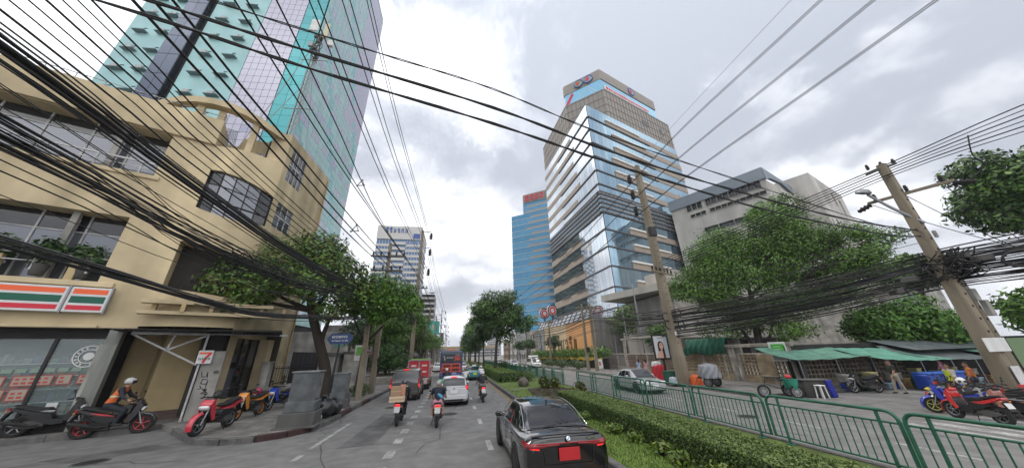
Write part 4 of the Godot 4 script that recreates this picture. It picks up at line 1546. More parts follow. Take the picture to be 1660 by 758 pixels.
func grey_block() -> void:
	var t := thing("concrete_block", "large pale grey concrete building with a blue grey roof edge behind the trees", "building")
	var P := v3(71.1,0,-48.75)
	var d1 := v3(-0.47687,0,-0.87897)
	var d2 := TR
	var n1 := -d1.cross(UP)
	var n2 := d2.cross(UP)
	var b1 := Basis(d1, UP, n1)
	var b2 := Basis(d2, UP, n2)
	var wall := mat(lin(0.74,0.71,0.66),0.9,0, "soft", 0.06, "drip", 0.04)
	var roof := mat(lin(0.25,0.29,0.33),0.6,0.1, "soft", 0.1)
	var holes := []
	for i in 12: holes.append(Rect2(0.95 + i * 1.35 + (0.8 if i > 8 else 0.0),37.9,1.2,1.8))
	for i in 12: holes.append(Rect2(0.5 + i * 1.35 + (0.8 if i > 8 else 0.0),35.9,1.2,0.9))
	for i in 4: holes.append(Rect2(1.5 + i * 3.4,30.8,3.2,1.3))
	var mb := MB.new()
	wall_holes(mb, P, d1,22.0,0.1,40.6, holes, 0.4)
	part("road_side_wall", mb, wall, t)
	for h: Rect2 in holes:
		piece("window", pane_f(P + d1 * h.position.x - n1 * 0.35 + UP * h.position.y, d1, h.size.x, h.size.y, n1), M.dark_glass, t)
	mb = MB.new()
	mb.quad(P + d1 * 22.0, P, P + UP * 40.6, P + d1 * 22 + UP * 40.6) if false else mb.box(P + d1 * 11.0 + d2 * 14.5 + UP * 19.8,v3(0.1,0.1,0.1))
	var hs := []
	for q: Array in [[9.0,33.0,1.6,0.9],[12.5,33.6,2.2,0.8],[7.0,28.5,1.2,1.2],[17.0,30.0,2.4,1.0]]: hs.append(Rect2(q[0], q[1], q[2], q[3]))
	mb = MB.new()
	wall_holes(mb, P, d2,27.0,0.1,39.6, hs, 0.4)
	mb.quad(P + d2 * 27.0, P + d2 * 27 + d1 * 22, P + d2 * 27 + d1 * 22 + UP * 39, P + d2 * 27 + UP * 39)
	part("street_side_wall", mb, wall, t)
	for h: Rect2 in hs:
		piece("window", pane_f(P + d2 * h.position.x - n2 * 0.35 + UP * h.position.y, d2, h.size.x, h.size.y, n2), M.dark_glass, t)
	# sloping metal roof edge
	mb = MB.new()
	mb.box(P + d1 * 11.0 + n1 * 0.2 + UP * 41.2,v3(22.4,3.0,0.6), b1)
	part("roof_edge", mb, roof, t)
	mb = MB.new()
	mb.prism(pv2([v2(0,42.7),v2(28,41.6),v2(28,39.5),v2(16,39.6),v2(10,41.2),v2(3.0,40.6),v2(0,39.4)]),-0.3,0.35, Transform3D(b2, P))
	part("roof_edge", mb, roof, t)
	mb = MB.new()
	var q := PackedVector2Array()
	for p: Vector3 in [P - n1 * 0.5 - n2 * 0.5, P + d2 * 27 - n2 * 0.5, P + d2 * 27 + d1 * 22, P + d1 * 22 - n1 * 0.5]: q.push_back(v2(p.x, p.z))
	flat(mb, q, 40.2,40.0)
	part("roof_body", mb, M.dark_conc, t)
	# the lower, stained wing further right
	t = thing("concrete_block", "stained concrete wing with broken dark openings right of the blue grey roof", "building")
	var Q := P + d2 * 20.5 - n2 * 0.6
	Q = v3(88.5,0,-50.5)
	var hs2 := []
	for a: Array in [[14,38.0,2.0,4.0],[19,36.5,2.4,4.5],[6,30.5,1.6,1.8],[30,31,2.6,3.0],[24,24,3.5,2.0],[31,22,3.0,2.0],[2.2,29,1.0,2.5]]: hs2.append(Rect2(a[0], a[1], a[2], a[3]))
	mb = MB.new()
	wall_holes(mb, Q, d2,26.0,0.1,44.2, hs2.slice(0,3) + hs2.slice(6),0.6)
	mb.quad(Q + d1 * 14, Q, Q + UP * 44.2, Q + d1 * 14 + UP * 44.2)
	part("wing_wall", mb, wall, t)
	mb = MB.new()
	wall_holes(mb, Q + d2 * 26.0, d2,9.0,0.1,37.0,[Rect2(3,32.6,3.4,2.2)],0.6)
	part("wing_wall", mb, wall, t)
	mb = MB.new()
	q = PackedVector2Array()
	for p: Vector3 in [Q - n2 * 0.7 + d2 * 0.3, Q + d2 * 26 - n2 * 0.7, Q + d2 * 26 + d1 * 14, Q + d1 * 14 + d2 * 0.3]: q.push_back(v2(p.x, p.z))
	flat(mb, q, 44.0,43.9)
	q = PackedVector2Array()
	for p: Vector3 in [Q + d2 * 26 - n2 * 0.7, Q + d2 * 35 - n2 * 0.7, Q + d2 * 35 + d1 * 12, Q + d2 * 26 + d1 * 12]: q.push_back(v2(p.x, p.z))
	flat(mb, q, 36.9,36.8)
	part("roof_body", mb, M.dark_conc, t)

func low_building() -> void:
	var t := thing("low_building", "weathered grey concrete building with a deep roof slab behind the big tree", "building")
	var o := v3(31.5,0,-39.2)
	var d := TR
	var n := d.cross(UP)
	var b := Basis(d, UP, n)
	var conc := mat(lin(0.72,0.68,0.62),0.9,0, "grain", 0.4, "drip", 0.05)
	var hs := []
	for i in 7: hs.append(Rect2(0.8 + i * 7.2,0.2,6.5,3.75))
	hs.append(Rect2(6.5,8.6,5.5,1.7)); hs.append(Rect2(16,8.6,6.5,1.7)); hs.append(Rect2(28,7.6,6,2.6))
	var mb := MB.new()
	wall_holes(mb, o, d, 52.0,0.1,10.6, hs, 1.2)
	mb.quad(o + TL * 14, o, o + UP * 10.6, o + TL * 14 + UP * 10.6)
	part("front_wall", mb, conc, t)
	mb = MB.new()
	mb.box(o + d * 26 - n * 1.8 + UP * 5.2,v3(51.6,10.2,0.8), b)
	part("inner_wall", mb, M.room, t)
	mb = MB.new()
	mb.box(o + d * 25.6 - n * 5.6 + UP * 11.5,v3(54.0,1.1,14.0), b)
	part("roof_slab", mb, conc, t)
	mb = MB.new()
	mb.box(o + d * 8 - n * 4.0 + UP * 13.4,v3(9.0,2.8,5.0), b)
	part("roof_room", mb, conc, t)
	mb = MB.new()
	for i in 5: mb.box(o + d * (4.6 + i * 0.75) - n * 1.45 + UP * 13.5,v3(0.12,1.0,0.12), b)
	stuff(part("vent_bar", mb, M.dark, t))
	for i in 8:
		mb = MB.new()
		mb.cbox(o + d * (0.45 + i * 7.2) + n * 0.15 + UP * 2.1,v3(0.6,4.1,0.5),0.03, b)
		part("column", mb, conc, t)
	mb = MB.new()
	mb.box(o + d * 26 + n * 0.75 + UP * 4.25,v3(54,0.28,1.9), b)
	part("canopy_slab", mb, conc, t)
	# windowed office floor further right
	t = thing("office_house", "grey building with a gridded window band above the bright green shrubs", "building")
	o = v3(52.5,0,-28.0)
	d = v3(0.985,0,-0.17).normalized()
	n = d.cross(UP)
	hs = []
	for i in 5: for k in 2: hs.append(Rect2(3.2 + i * 1.5,7.4 + k * 1.5,1.4,1.4))
	mb = MB.new()
	wall_holes(mb, o, d, 16.0,0.1,10.0, hs, 0.2)
	mb.quad(o + v3(0,0,-12), o, o + UP * 10, o + v3(0,10,-12))
	part("front_wall", mb, M.white_wall, t)
	for h: Rect2 in hs:
		piece("pane", pane_f(o + d * h.position.x - n * 0.15 + UP * h.position.y, d, h.size.x, h.size.y, n), M.dark_glass if rng.randf() < 0.6 else mat(lin(0.12,0.16,0.15),0.2), t)
	mb = MB.new()
	mb.box(o + d * 8 - n * 6.3 + UP * 5.0,v3(15.4,9.7,12), Basis(d, UP, n))
	part("body", mb, M.white_wall, t)

func far_things() -> void:
	white_tower()
	# lower balcony block beside it
	var mb := MB.new()
	var t := thing("apartment_block", "grey apartment block with balconies right behind the white tower", "building", v3(-18.5,0,-205))
	mb.box(v3(0,20,-6),v3(9,41,12))
	part("body", mb, mat(lin(0.36,0.34,0.31),0.85), t)
	for r in 11:
		mb = MB.new()
		mb.box(v3(0,4.5 + r * 3.4,0.6),v3(9.4,1.1,1.4))
		part("balcony", mb, mat(lin(0.5,0.48,0.45),0.85), t)
		mb = MB.new()
		mb.box(v3(0,6.2 + r * 3.4,0.06),v3(8.6,1.9,0.2))
		part("window_band", mb, M.dark_glass, t)
	# low buildings along the left pavement, seen between the trunks
	for k in 9:
		var w := 14.0
		var h: float = [7.0,9.5,6.5,11.0,8.5,12.0,9.0,13.0,10.0][k]
		var z := -62.0 - k * 16.0
		var c: Color = [lin(0.5,0.48,0.44), lin(0.35,0.33,0.32), lin(0.55,0.52,0.5), lin(0.4,0.3,0.25), lin(0.5,0.5,0.52), lin(0.42,0.4,0.36), lin(0.5,0.44,0.36), lin(0.45,0.45,0.45), lin(0.55,0.5,0.45)][k]
		t = thing("shophouse", ["cream", "dark grey", "white", "brown", "pale blue grey", "drab", "buff", "mid grey", "light beige"][k] + " shophouse behind the left pavement trees, " + ["nearest of the row", "second along", "third along", "fourth along", "fifth along", "sixth along", "seventh along", "eighth along", "farthest of the row"][k], "building", v3(-16.5,0, z),0, "shophouses along the left pavement")
		mb = MB.new()
		var hs := []
		for i in 4:
			hs.append(Rect2(0.7 + i * 3.4,0.3,2.6,2.6))
			for f in int((h - 3.5) / 3.0): hs.append(Rect2(0.9 + i * 3.4,4.2 + f * 3.0,2.2,1.5))
		wall_holes(mb, v3(0,0,7),v3(0,0,-1), w, 0.1, h, hs, 0.3)
		mb.box(v3(-5.5, h * 0.5,0),v3(10.2, h - 0.2, w - 0.1))
		part("wall", mb, mat(c, 0.85,0, "stain", 0.1, "drip", 0.08), t)
		for q: Rect2 in hs:
			piece("window", pane_f(v3(-0.28, q.position.y, 7 - q.position.x),v3(0,0,-1), q.size.x, q.size.y, Vector3.RIGHT), M.dark_glass, t)
		mb = MB.new()
		mb.box(v3(0.7,3.3,0),v3(1.5,0.15, w - 1))
		part("awning", mb, mat([lin(0.3,0.05,0.05), lin(0.1,0.2,0.4), lin(0.45,0.45,0.45)][k % 3],0.7), t)
	# buildings past the orange hall on the right
	for k in 4:
		t = thing("shophouse", ["beige", "grey", "white", "brown"][k] + " building past the orange hall, " + ["nearest of four", "second of four", "third of four", "farthest of four"][k], "building", v3(27 - k * 0.5,0,-104 - k * 18.0),0, "buildings past the orange hall")
		var h: float = [10,8,12,9][k]
		mb = MB.new()
		var hs := []
		for i in 4: for f in int(h / 3.2): hs.append(Rect2(1.0 + i * 3.8,0.9 + f * 3.2,2.4,1.6))
		wall_holes(mb, v3(0,0,-8),v3(0,0,1),16.0,0.1, h, hs, 0.3)
		mb.box(v3(5.6, h * 0.5,0),v3(10.5, h - 0.2,15.9))
		part("wall", mb, mat([lin(0.55,0.48,0.4), lin(0.42,0.42,0.42), lin(0.6,0.6,0.58), lin(0.4,0.3,0.22)][k],0.85,0, "stain", 0.1), t)
		for q: Rect2 in hs:
			piece("window", pane_f(v3(0.28, q.position.y, -8 + q.position.x),v3(0,0,1), q.size.x, q.size.y, Vector3.LEFT), M.dark_glass, t)
	# footbridge and hazy blocks at the end of the road
	t = thing("footbridge", "concrete footbridge crossing the road in the distance", "bridge", v3(0,0,-190))
	mb = MB.new()
	mb.box(v3(4,6.2,0),v3(40,1.0,3.2))
	part("deck", mb, M.white_wall, t)
	mb = MB.new()
	mb.box(v3(4,7.3,1.55),v3(40,1.1,0.12))
	part("parapet", mb, mat(lin(0.5,0.38,0.22),0.8), t)
	for x: float in [-9.5,6.6,22.0]:
		mb = MB.new()
		mb.box(v3(x, 2.85,0),v3(0.9,5.7,0.9))
		part("pier", mb, M.concrete, t)
	for k in 6:
		t = thing("distant_block", ["pale low block closing the view, left of the road", "grey block closing the view, above the road's end", "wide beige block closing the view, right of the road", "tall grey slab beyond the footbridge, at left", "tall pale slab beyond the footbridge, at right", "low grey block far right of the road's end"][k], "building", v3([-30,2,40,-55,70,110][k],0,[-420,-480,-430,-520,-560,-500][k]))
		var w: float = [40,46,44,22,24,60][k]
		var h: float = [13,15,12,34,38,20][k]
		mb = MB.new()
		mb.box(v3(0, h * 0.5,-8),v3(w, h, 16))
		part("wall", mb, mat(lin(0.5,0.5,0.5),0.85,0, "stain", 0.03), t)
		for f in int(h / 3.5):
			mb = MB.new()
			mb.box(v3(0,2.2 + f * 3.5,0.03),v3(w * 0.92,1.5,0.2))
			part("window_band", mb, M.dark_glass, t)
	billboard_far()

func white_tower() -> void:
	var t := thing("hotel_tower", "white banded tower with blue glass and blue letters near its roof, left of the road", "building", v3(-54.6,0,-200))
	var white := mat(lin(0.56,0.55,0.53),0.8)
	var shade := mat(lin(0.48,0.47,0.46),0.8)
	var glass := mat(lin(0.10,0.17,0.30),0.12,0.4)
	var W := 29.0
	var mb := MB.new()
	mb.box(v3(W * 0.5,43,-15),v3(W, 86,30))
	part("core", mb, glass, t)
	for r in 20:
		var y := 2.0 + r * 3.75
		for k in 3:
			mb = MB.new()
			var q: Array = [[0.0,10.0,0.25],[10.0,19.0,1.3],[19.0, W, 0.25]][k]
			var yo := 1.2 if k == 1 else 0.0
			mb.box(v3((q[0] + q[1]) * 0.5, y + yo, q[2] * 0.5),v3(q[1] - q[0],1.85 if k == 1 else 1.7, q[2] + 0.3))
			part("balcony" if k == 1 else "floor_band", mb, white, t)
		mb = MB.new()
		mb.box(v3(W + 0.15, y, -15),v3(0.4,1.7,30))
		part("floor_band", mb, shade, t)
	for q: Array in [[0.0,9.4],[19.6, W]]:
		var i := 0
		while i < 6:
			mb = MB.new()
			mb.box(v3(lerpf(q[0], q[1], i / 5.0),40,0.06),v3(0.25,78,0.16))
			part("mullion", mb, shade, t)
			i += 1
	mb = MB.new()
	mb.box(v3(W * 0.5,82.3,-14.6),v3(W + 0.6,9.6,31))
	part("crown", mb, white, t)
	mb = MB.new()
	mb.box(v3(W * 0.5 + 2,88.2,-14),v3(W - 9,3.0,16))
	part("plant_room", mb, shade, t)
	mb = MB.new()
	mb.box(v3(W - 3.2,80.0,0.95),v3(4.5,3.6,0.2))
	part("blue_panel", mb, M.blue, t)
	var s := thing("roof_letters", "row of blue Thai letters high on the white banded tower", "sign", v3(-49.5,82.2,-198.9))
	var k := 0
	for c: String in ["s", "r", "n", "r", "t", "n"]:
		mb = MB.new()
		thai_word(mb, Transform3D(ID, v3(k * 2.55,0,0)), c, 2.9,0.42,0.25)
		if k == 0 or k == 1:
			mb.t = Transform3D.IDENTITY
			strokes(mb, Transform3D(ID, v3(k * 2.55,0,0)),[[v2(0.3,3.2),v2(0.8,3.7),v2(1.5,3.6),v2(1.5,3.2),v2(0.3,3.2)]],0.36,0.25)
		part("letter", mb, mat(lin(0.03,0.12,0.42),0.5), s)
		k += 1

func billboard_far() -> void:
	var t := thing("billboard", "turquoise roadside billboard among the poles, far left of the road", "billboard", v3(-9.5,0,-118))
	var mb := MB.new()
	mb.box(v3(0,12.6,0),v3(7.4,4.6,0.4))
	part("board", mb, mat(lin(0.04,0.42,0.36),0.6), t)
	for k in 5:
		mb = MB.new()
		mb.ell(v3(-2.6 + k * 1.3,12.2 + 0.5 * (k % 2),0.2),v3(0.42,1.1,0.05),10)
		part("printed_figure", mb, mat([lin(0.5,0.3,0.2), lin(0.6,0.6,0.5), lin(0.2,0.3,0.25), lin(0.55,0.4,0.3), lin(0.1,0.2,0.2)][k],0.6), t)
	for x: float in [-2.5,2.5]:
		mb = MB.new()
		mb.bar(v3(x, 0,-0.3),v3(x, 12.5,-0.3),0.22)
		part("post", mb, M.galv, t)
	t = thing("billboard", "small dark blue square sign board on a grey post beyond the turquoise billboard", "billboard", v3(-9.0,0,-176))
	mb = MB.new()
	mb.box(v3(0,12.4,0),v3(5.2,4.6,0.5))
	part("board", mb, mat(lin(0.03,0.035,0.10),0.6), t)
	mb = MB.new()
	mb.prism(pv2([v2(-0.9,1.1),v2(0.9,1.1),v2(0.8,-0.2),v2(0,-1.1),v2(-0.8,-0.2)]),0.26,0.32, Transform3D(ID, v3(0,12.8,0)))
	part("shield", mb, M.sign_white, t)
	mb = MB.new()
	mb.box(v3(0,6.5,-0.2),v3(2.4,13,0.8))
	part("post", mb, M.concrete, t)

func bend(p: Array, n := 4) -> PackedVector3Array:
	var o := PackedVector3Array()
	for i in p.size() - 1:
		var a: Vector3 = p[maxi(i - 1,0)]; var b: Vector3 = p[i]; var c: Vector3 = p[i + 1]; var d: Vector3 = p[mini(i + 2, p.size() - 1)]
		for k in n: o.push_back(b.cubic_interpolate(c, a, d, float(k) / n))
	o.push_back(p[p.size() - 1])
	return o

func sagging(a: Vector3, b: Vector3, sag: float, n := 10) -> PackedVector3Array:
	var o := PackedVector3Array()
	for i in n + 1:
		var f := float(i) / n
		o.push_back(a.lerp(b, f) - UP * sag * 4.0 * f * (1.0 - f))
	return o

func cable(p: PackedVector3Array, r: float, label: String, group: String, m: Material = null, called := "overhead_cable") -> void:
	var mb := MB.new()
	mb.tube(p, r, 5, false)
	solo(called, mb, m if m else M.cable, label, "cable", group)

func strands(p: Array, n: int, spread: float, r0: float, r1: float, label: String, group: String, mats: Array) -> void:
	for i in n:
		var q := []
		var off := v3(rng.randfn() * 0.5, rng.randfn(), rng.randfn() * 0.3) * spread
		for k in p.size():
			var f := 1.0 if k < p.size() - 1 else 0.45
			q.append(p[k] + off * f + v3(rng.randfn(), rng.randfn(),0) * spread * 0.16)
		cable(bend(q), rng.randf_range(r0, r1), label, group, mats[rng.randi() % mats.size()])

func concrete_pole(at: Vector3, h: float, w: float, label: String, group := "", lean := Vector3.ZERO) -> Node3D:
	var t := thing("utility_pole", label, "utility pole", at, 0, group)
	var mb := MB.new()
	var a := w * 0.5
	var b := w * 0.30
	var rows := []
	for q: Vector2 in [v2(0, a),v2(h, b)]:
		var c := lean * (q.x / h) + UP * q.x
		var k := q.y * 0.8
		rows.append([c + v3(-q.y, 0, k), c + v3(-k, 0, q.y), c + v3(k, 0, q.y), c + v3(q.y, 0, k), c + v3(q.y, 0,-k), c + v3(k, 0,-q.y), c + v3(-k, 0,-q.y), c + v3(-q.y, 0,-k)])
	for j in 8: mb.quad(rows[0][j], rows[0][(j + 1) % 8], rows[1][(j + 1) % 8], rows[1][j])
	mb.fan(PackedVector3Array(rows[1]))
	part("shaft", mb, M.pole, t)
	mb = MB.new()
	for i in int(h * 1.2):
		var y := 3.0 + i * 0.55
		if y < h - 0.4: mb.box(lean * (y / h) + v3(0, y, lerpf(a, b, y / h) + 0.01),v3(0.05,0.09,0.04))
	stuff(part("step_hole", mb, M.dark, t))
	return t

func insulator(mb: MB, p: Vector3, d := Vector3.UP, s := 1.0) -> void:
	var y := d.normalized()
	var x := y.cross(v3(0.3,0.2,0.9)).normalized()
	var b := Basis(x, y, x.cross(y))
	mb.lathe(p, [v2(0.03 * s, 0),v2(0.09 * s, 0.03 * s),v2(0.05 * s, 0.1 * s),v2(0.1 * s, 0.13 * s),v2(0.05 * s, 0.2 * s),v2(0.1 * s, 0.23 * s),v2(0.05 * s, 0.3 * s),v2(0.07 * s, 0.36 * s),v2(0.0,0.4 * s)],8, b)

func crossarm(t: Node3D, c: Vector3, d: Vector3, half: float, n: int, m: Material) -> void:
	var mb := MB.new()
	mb.beam(c - d * half, c + d * half, 0.12,0.14)
	var arm := part("crossarm", mb, m, t)
	for i in n:
		var f := -1.0 + 2.0 * (i + 0.3) / (n - 0.4)
		mb = MB.new()
		insulator(mb, c + d * half * f + UP * 0.06)
		part("insulator", mb, M.dark, arm)

func street_light(t: Node3D, y: float, reach: Vector3) -> void:
	var mb := MB.new()
	mb.tube(bend([v3(0, y - 0.8,0),v3(0, y, 0) + reach * 0.25,v3(0, y + 0.3,0) + reach * 0.7,v3(0, y + 0.35,0) + reach]),0.05,6)
	part("lamp_arm", mb, M.galv, t)
	mb = MB.new()
	mb.ell(v3(0, y + 0.3,0) + reach * 1.12,v3(0.55,0.15,0.22),12, Basis(UP, atan2(-reach.z, reach.x)))
	part("lamp_head", mb, M.white_metal, t)

func poles_and_wires() -> void:
	var mb := MB.new()
	# left side poles
	var t := concrete_pole(v3(-6.0,0.18,-23.2),8.2,0.36, "short concrete pole beside the round bush on the left pavement", "", v3(-0.1,0,0))
	t = concrete_pole(v3(-6.14,0.18,-27.1),12.2,0.4, "weathered concrete pole with coiled cable behind the round bush")
	crossarm(t, v3(0,10.9,0.2), Vector3.RIGHT, 1.5,5, M.dark_conc)
	crossarm(t, v3(0,9.6,0.2), Vector3.RIGHT, 1.3,4, M.dark_conc)
	mb = MB.new()
	for k in 4:
		var row := PackedVector3Array()
		for i in 17: row.push_back(v3(0.28 + 0.02 * k, 2.2 + 0.02 * k, 0.1) + v3(cos(TAU * i / 16) * 0.12, sin(TAU * i / 16) * 0.3, sin(TAU * i / 16) * 0.1))
		mb.tube(row, 0.03,5)
	part("cable_coil", mb, M.cable, t)
	t = concrete_pole(v3(-6.2,0.18,-49.0),22.6,0.62, "tallest concrete pole on the left, carrying the high voltage lines")
	for y: float in [22.3,19.4,16.0]:
		mb = MB.new()
		mb.beam(v3(0, y, 0.1),v3(1.5, y + 0.1,0.1),0.1,0.1)
		var arm := part("bracket", mb, M.galv, t)
		mb = MB.new()
		insulator(mb, v3(1.5, y - 1.3,0.1), UP, 3.0)
		part("insulator", mb, M.dark, arm)
	crossarm(t, v3(0,12.6,0.2), Vector3.RIGHT, 1.6,6, M.dark_conc)
	street_light(t, 11.6,v3(2.1,0,0.3))
	t = concrete_pole(v3(-6.3,0.18,-78.0),14.0,0.45, "concrete pole with a street lamp, second beyond the tallest left pole", "far poles along the left pavement")
	street_light(t, 11.8,v3(2.3,0,0.3))
	for k in 5:
		var q := concrete_pole(v3(-6.3,0.18,-104.0 - k * 38.0),22.4 if k % 2 else 15.0,0.5, "thin far concrete pole rising over the left trees, " + ["nearest", "second", "third", "fourth", "farthest"][k] + " of five", "far poles along the left pavement")
		for y: float in ([21.5,18.5,15.5] if k % 2 else [13.8,12.0]):
			mb = MB.new()
			mb.beam(v3(-0.4, y, 0),v3(1.8, y, 0),0.16,0.16)
			var arm := part("bracket", mb, M.galv, q)
			mb = MB.new()
			insulator(mb, v3(1.7, y - 1.2,0), UP, 3.0)
			part("insulator", mb, M.dark, arm)
	# left high lines, straight down the road
	var gl := "high lines strung along the left side of the road"
	for q: Array in [[-6.05,23.4,23.3,22.2],[-6.25,23.35,23.25,22.2],[-5.9,19.4,19.5,19.3],[-6.25,19.3,19.6,19.3],[-6.0,16.1,16.2,16.2],[-6.3,16.0,16.2,16.2],[-6.1,13.4,12.7,13.4],[-6.2,11.7,12.6,13.2],[-6.35,12.4,12.9,13.4]]:
		var x: float = q[0]
		cable(bend([v3(x, q[1],14),v3(x, q[1],-9),v3(x, q[2],-24),v3(x + 0.9, q[3],-49),v3(x + 0.9, q[3] - 1.0,-76),v3(x + 1.0, q[3],-142),v3(x + 1, q[3],-218)]),0.028, "thin black line strung high along the left side of the road", gl)
	for q: Array in [[-6.05,9.75,10.3],[-6.2,9.5,9.9],[-6.35,9.25,9.6]]:
		var x: float = q[0]
		cable(bend([v3(x, q[1] - 0.3,10),v3(x, q[1] - 0.1,-5),v3(x, q[1],-9),v3(x, q[2],-21),v3(x, 12.0,-49),v3(x, 12.0,-78)]),0.032, "black line of the middle set along the left side, passing the roof arch", "middle lines along the left side of the road")
	for q: Vector3 in [v3(-6.2,12.7,-17.3),v3(-6.2,9.8,-17.7)]:
		t = thing("line_spacer", "grey spacer clamp on the " + ("upper" if q.y > 11 else "lower") + " left lines against the white sky", "clamp", q)
		mb = MB.new()
		mb.bar(v3(-0.15,-0.12,0),v3(0.1,0.3,0),0.03); mb.bar(v3(0.1,0.3,0),v3(0.25,-0.05,0),0.03); mb.bar(v3(-0.15,-0.12,0),v3(0.25,-0.05,0),0.03)
		part("yoke", mb, M.galv, t)
		mb = MB.new()
		for p: Vector3 in [v3(-0.15,-0.12,0),v3(0.1,0.3,0),v3(0.25,-0.05,0)]: mb.ell(p, v3(0.06,0.06,0.08),8)
		part("clamp", mb, M.galv, t)
	# left telephone bundles in front of the yellow building
	var dk := [M.cable, M.cable, M.cable2]
	var l1 := [v3(-6.2,6.8,12),v3(-6.2,6.75,-1),v3(-6.2,6.72,-4.5),v3(-6.2,6.55,-7),v3(-6.2,6.42,-13.4),v3(-6.2,7.0,-23.2),v3(-6.2,7.6,-27.1),v3(-6.2,8.0,-49),v3(-6.2,7.6,-78)]
	var g1 := "upper bundle of black cables in front of the yellow building"
	for k in 4: cable(bend(l1.map(func(p): return p + v3(0.05 * (k % 2),0.045 * k - 0.08,0))),0.027, "thick black cable of the upper bundle in front of the yellow building", g1)
	strands(l1,13,0.16,0.008,0.018, "thin cable of the upper bundle in front of the yellow building", g1 + ", thin ones", dk)
	var l2 := [v3(-6.2,5.7,12),v3(-6.2,5.62,-1),v3(-6.2,5.58,-5),v3(-6.2,5.4,-8),v3(-6.2,5.47,-12.5),v3(-6.2,6.1,-18.3),v3(-6.2,7.2,-27.1),v3(-6.2,7.8,-49),v3(-6.2,7.2,-78)]
	var g2 := "middle bundle of black cables across the yellow wall"
	cable(bend(l2),0.028, "thickest black cable of the middle bundle across the yellow wall", "")
	strands(l2,15,0.14,0.008,0.018, "black cable of the tangled middle bundle across the yellow wall", g2, dk)
	var l3 := [v3(-6.2,4.4,12),v3(-6.2,4.3,-2),v3(-6.2,4.18,-6),v3(-6.2,4.05,-9),v3(-6.2,4.12,-12.4),v3(-6.2,5.4,-24),v3(-6.2,6.4,-27.1),v3(-6.2,7.4,-49)]
	cable(bend(l3),0.03, "thickest cable of the lowest bundle just over the striped sign", "")
	strands(l3,8,0.09,0.010,0.02, "cable of the lowest bundle just over the striped sign", "lowest bundle of black cables over the striped sign", dk)
	for k in 16:
		var y0 := rng.randf_range(4.6,6.4)
		var y1 := rng.randf_range(4.9,6.1)
		cable(bend([v3(-6.2 + rng.randf_range(-0.3,0.3), y0 + rng.randf_range(-0.3,0.3),8),v3(-6.2, y0,-4.0),v3(-6.2 + rng.randf_range(-0.2,0.2), (y0 + y1) * 0.5 - rng.randf_range(0.05,0.3),-8.0),v3(-6.2, y1,-13.0),v3(-6.2,7.0,-27.1)]), rng.randf_range(0.007,0.013), "loose thin black wire slung between the cable bundles across the yellow wall", "loose wires between the left bundles")
	for k in 7:
		var y := 7.1 + k * 0.2
		cable(bend([v3(-6.2, y + 0.15,10),v3(-6.2, y + 0.03,-4),v3(-6.2, y - 0.15,-8),v3(-6.2, y, -20),v3(-6.2,8.5,-49)]),0.012 if k % 3 else 0.018, "single thin wire above the upper bundle, against the white sky at the left", "single wires above the upper left bundle")
	for k in 6:
		# slack service drops to the building
		var a := v3(-6.2,5.3 - k * 0.18,-11.5 - k * 0.9)
		cable(sagging(a, v3(-13.2 - k * 0.35,5.7 + 0.25 * (k % 3),-18.5),0.25 + 0.12 * (k % 3)),0.014, "slack service wire dropping from the bundles to the yellow building", "service wires to the yellow building")
	# coils and tie loops hung on the middle bundle
	t = thing("cable_tangle", "tangle of looped cable ends tied to the middle bundle before the yellow bay", "cable", v3(-6.2,5.45,-10.6))
	for k in 9:
		mb = MB.new()
		var pts := []
		for i in 7: pts.append(v3(rng.randf_range(-0.12,0.12), rng.randf_range(-0.28,0.22),-1.5 + i * 0.5))
		mb.tube(bend(pts),0.012,5)
		part("loop", mb, M.cable, t)
	# three pairs of wires that cross the road overhead
	var gx := "wires crossing the road overhead"
	for q: Array in [
		["upper", [v3(-9.5,9.4,-3.7),v3(-4.95,9.19,-4.59),v3(-2.0,9.11,-5.16),v3(0.72,9.04,-5.69),v3(3.88,8.56,-6.3),v3(9.12,8.16,-7.31),v3(19.64,7.61,-9.35),v3(23,8.0,-10)],0.012],
		["middle", [v3(-9.5,8.9,-3.7),v3(-5.68,8.74,-4.45),v3(-3.46,8.59,-4.88),v3(0.72,8.41,-5.69),v3(4.21,7.95,-6.36),v3(8.89,7.65,-7.27),v3(16,7.5,-8.6),v3(23,7.9,-10)],0.024],
		["lower", [v3(-9.5,8.6,-3.7),v3(-5.4,8.35,-4.5),v3(-3.15,8.13,-4.94),v3(0.72,7.9,-5.69),v3(3.72,7.58,-6.27),v3(6.21,7.37,-6.75),v3(11.21,7.1,-7.72),v3(19.26,7.22,-9.28),v3(23,7.6,-10)],0.022]]:
		for k in 2:
			var p := bend(q[1],6)
			for i in p.size(): p[i] += v3(0, sin(i * 1.3 + k * PI) * 0.025,0)
			cable(p, q[2], q[0] + " pair of black wires crossing the road overhead", gx + ", " + q[0])
	# pole in the middle right with three post insulators
	t = concrete_pole(v3(17.5,0.13,-22.7),19.9,0.75, "tall tan concrete pole on the right pavement in front of the mirror tower")
	for k in 3:
		var y := 18.9 - k * 1.75
		mb = MB.new()
		mb.beam(v3(-0.2, y, 0),v3(-1.0, y, -0.1),0.06,0.06)
		var arm := part("bracket", mb, M.galv, t)
		mb = MB.new()
		insulator(mb, v3(-1.0, y - 1.05,-0.1), UP, 2.5)
		part("insulator", mb, M.dark, arm)
	crossarm(t, v3(0,8.7,0.35),v3(0.9,0,-0.42),1.7,6, M.pole)
	mb = MB.new()
	mb.cbox(v3(0,12.6,0.22),v3(0.62,0.9,0.45),0.04)
	part("band_box", mb, M.black, t)
	mb = MB.new()
	mb.cbox(v3(0.02,3.7,0.36),v3(0.28,0.3,0.04),0.01)
	part("number_plate", mb, M.sign_white, t)
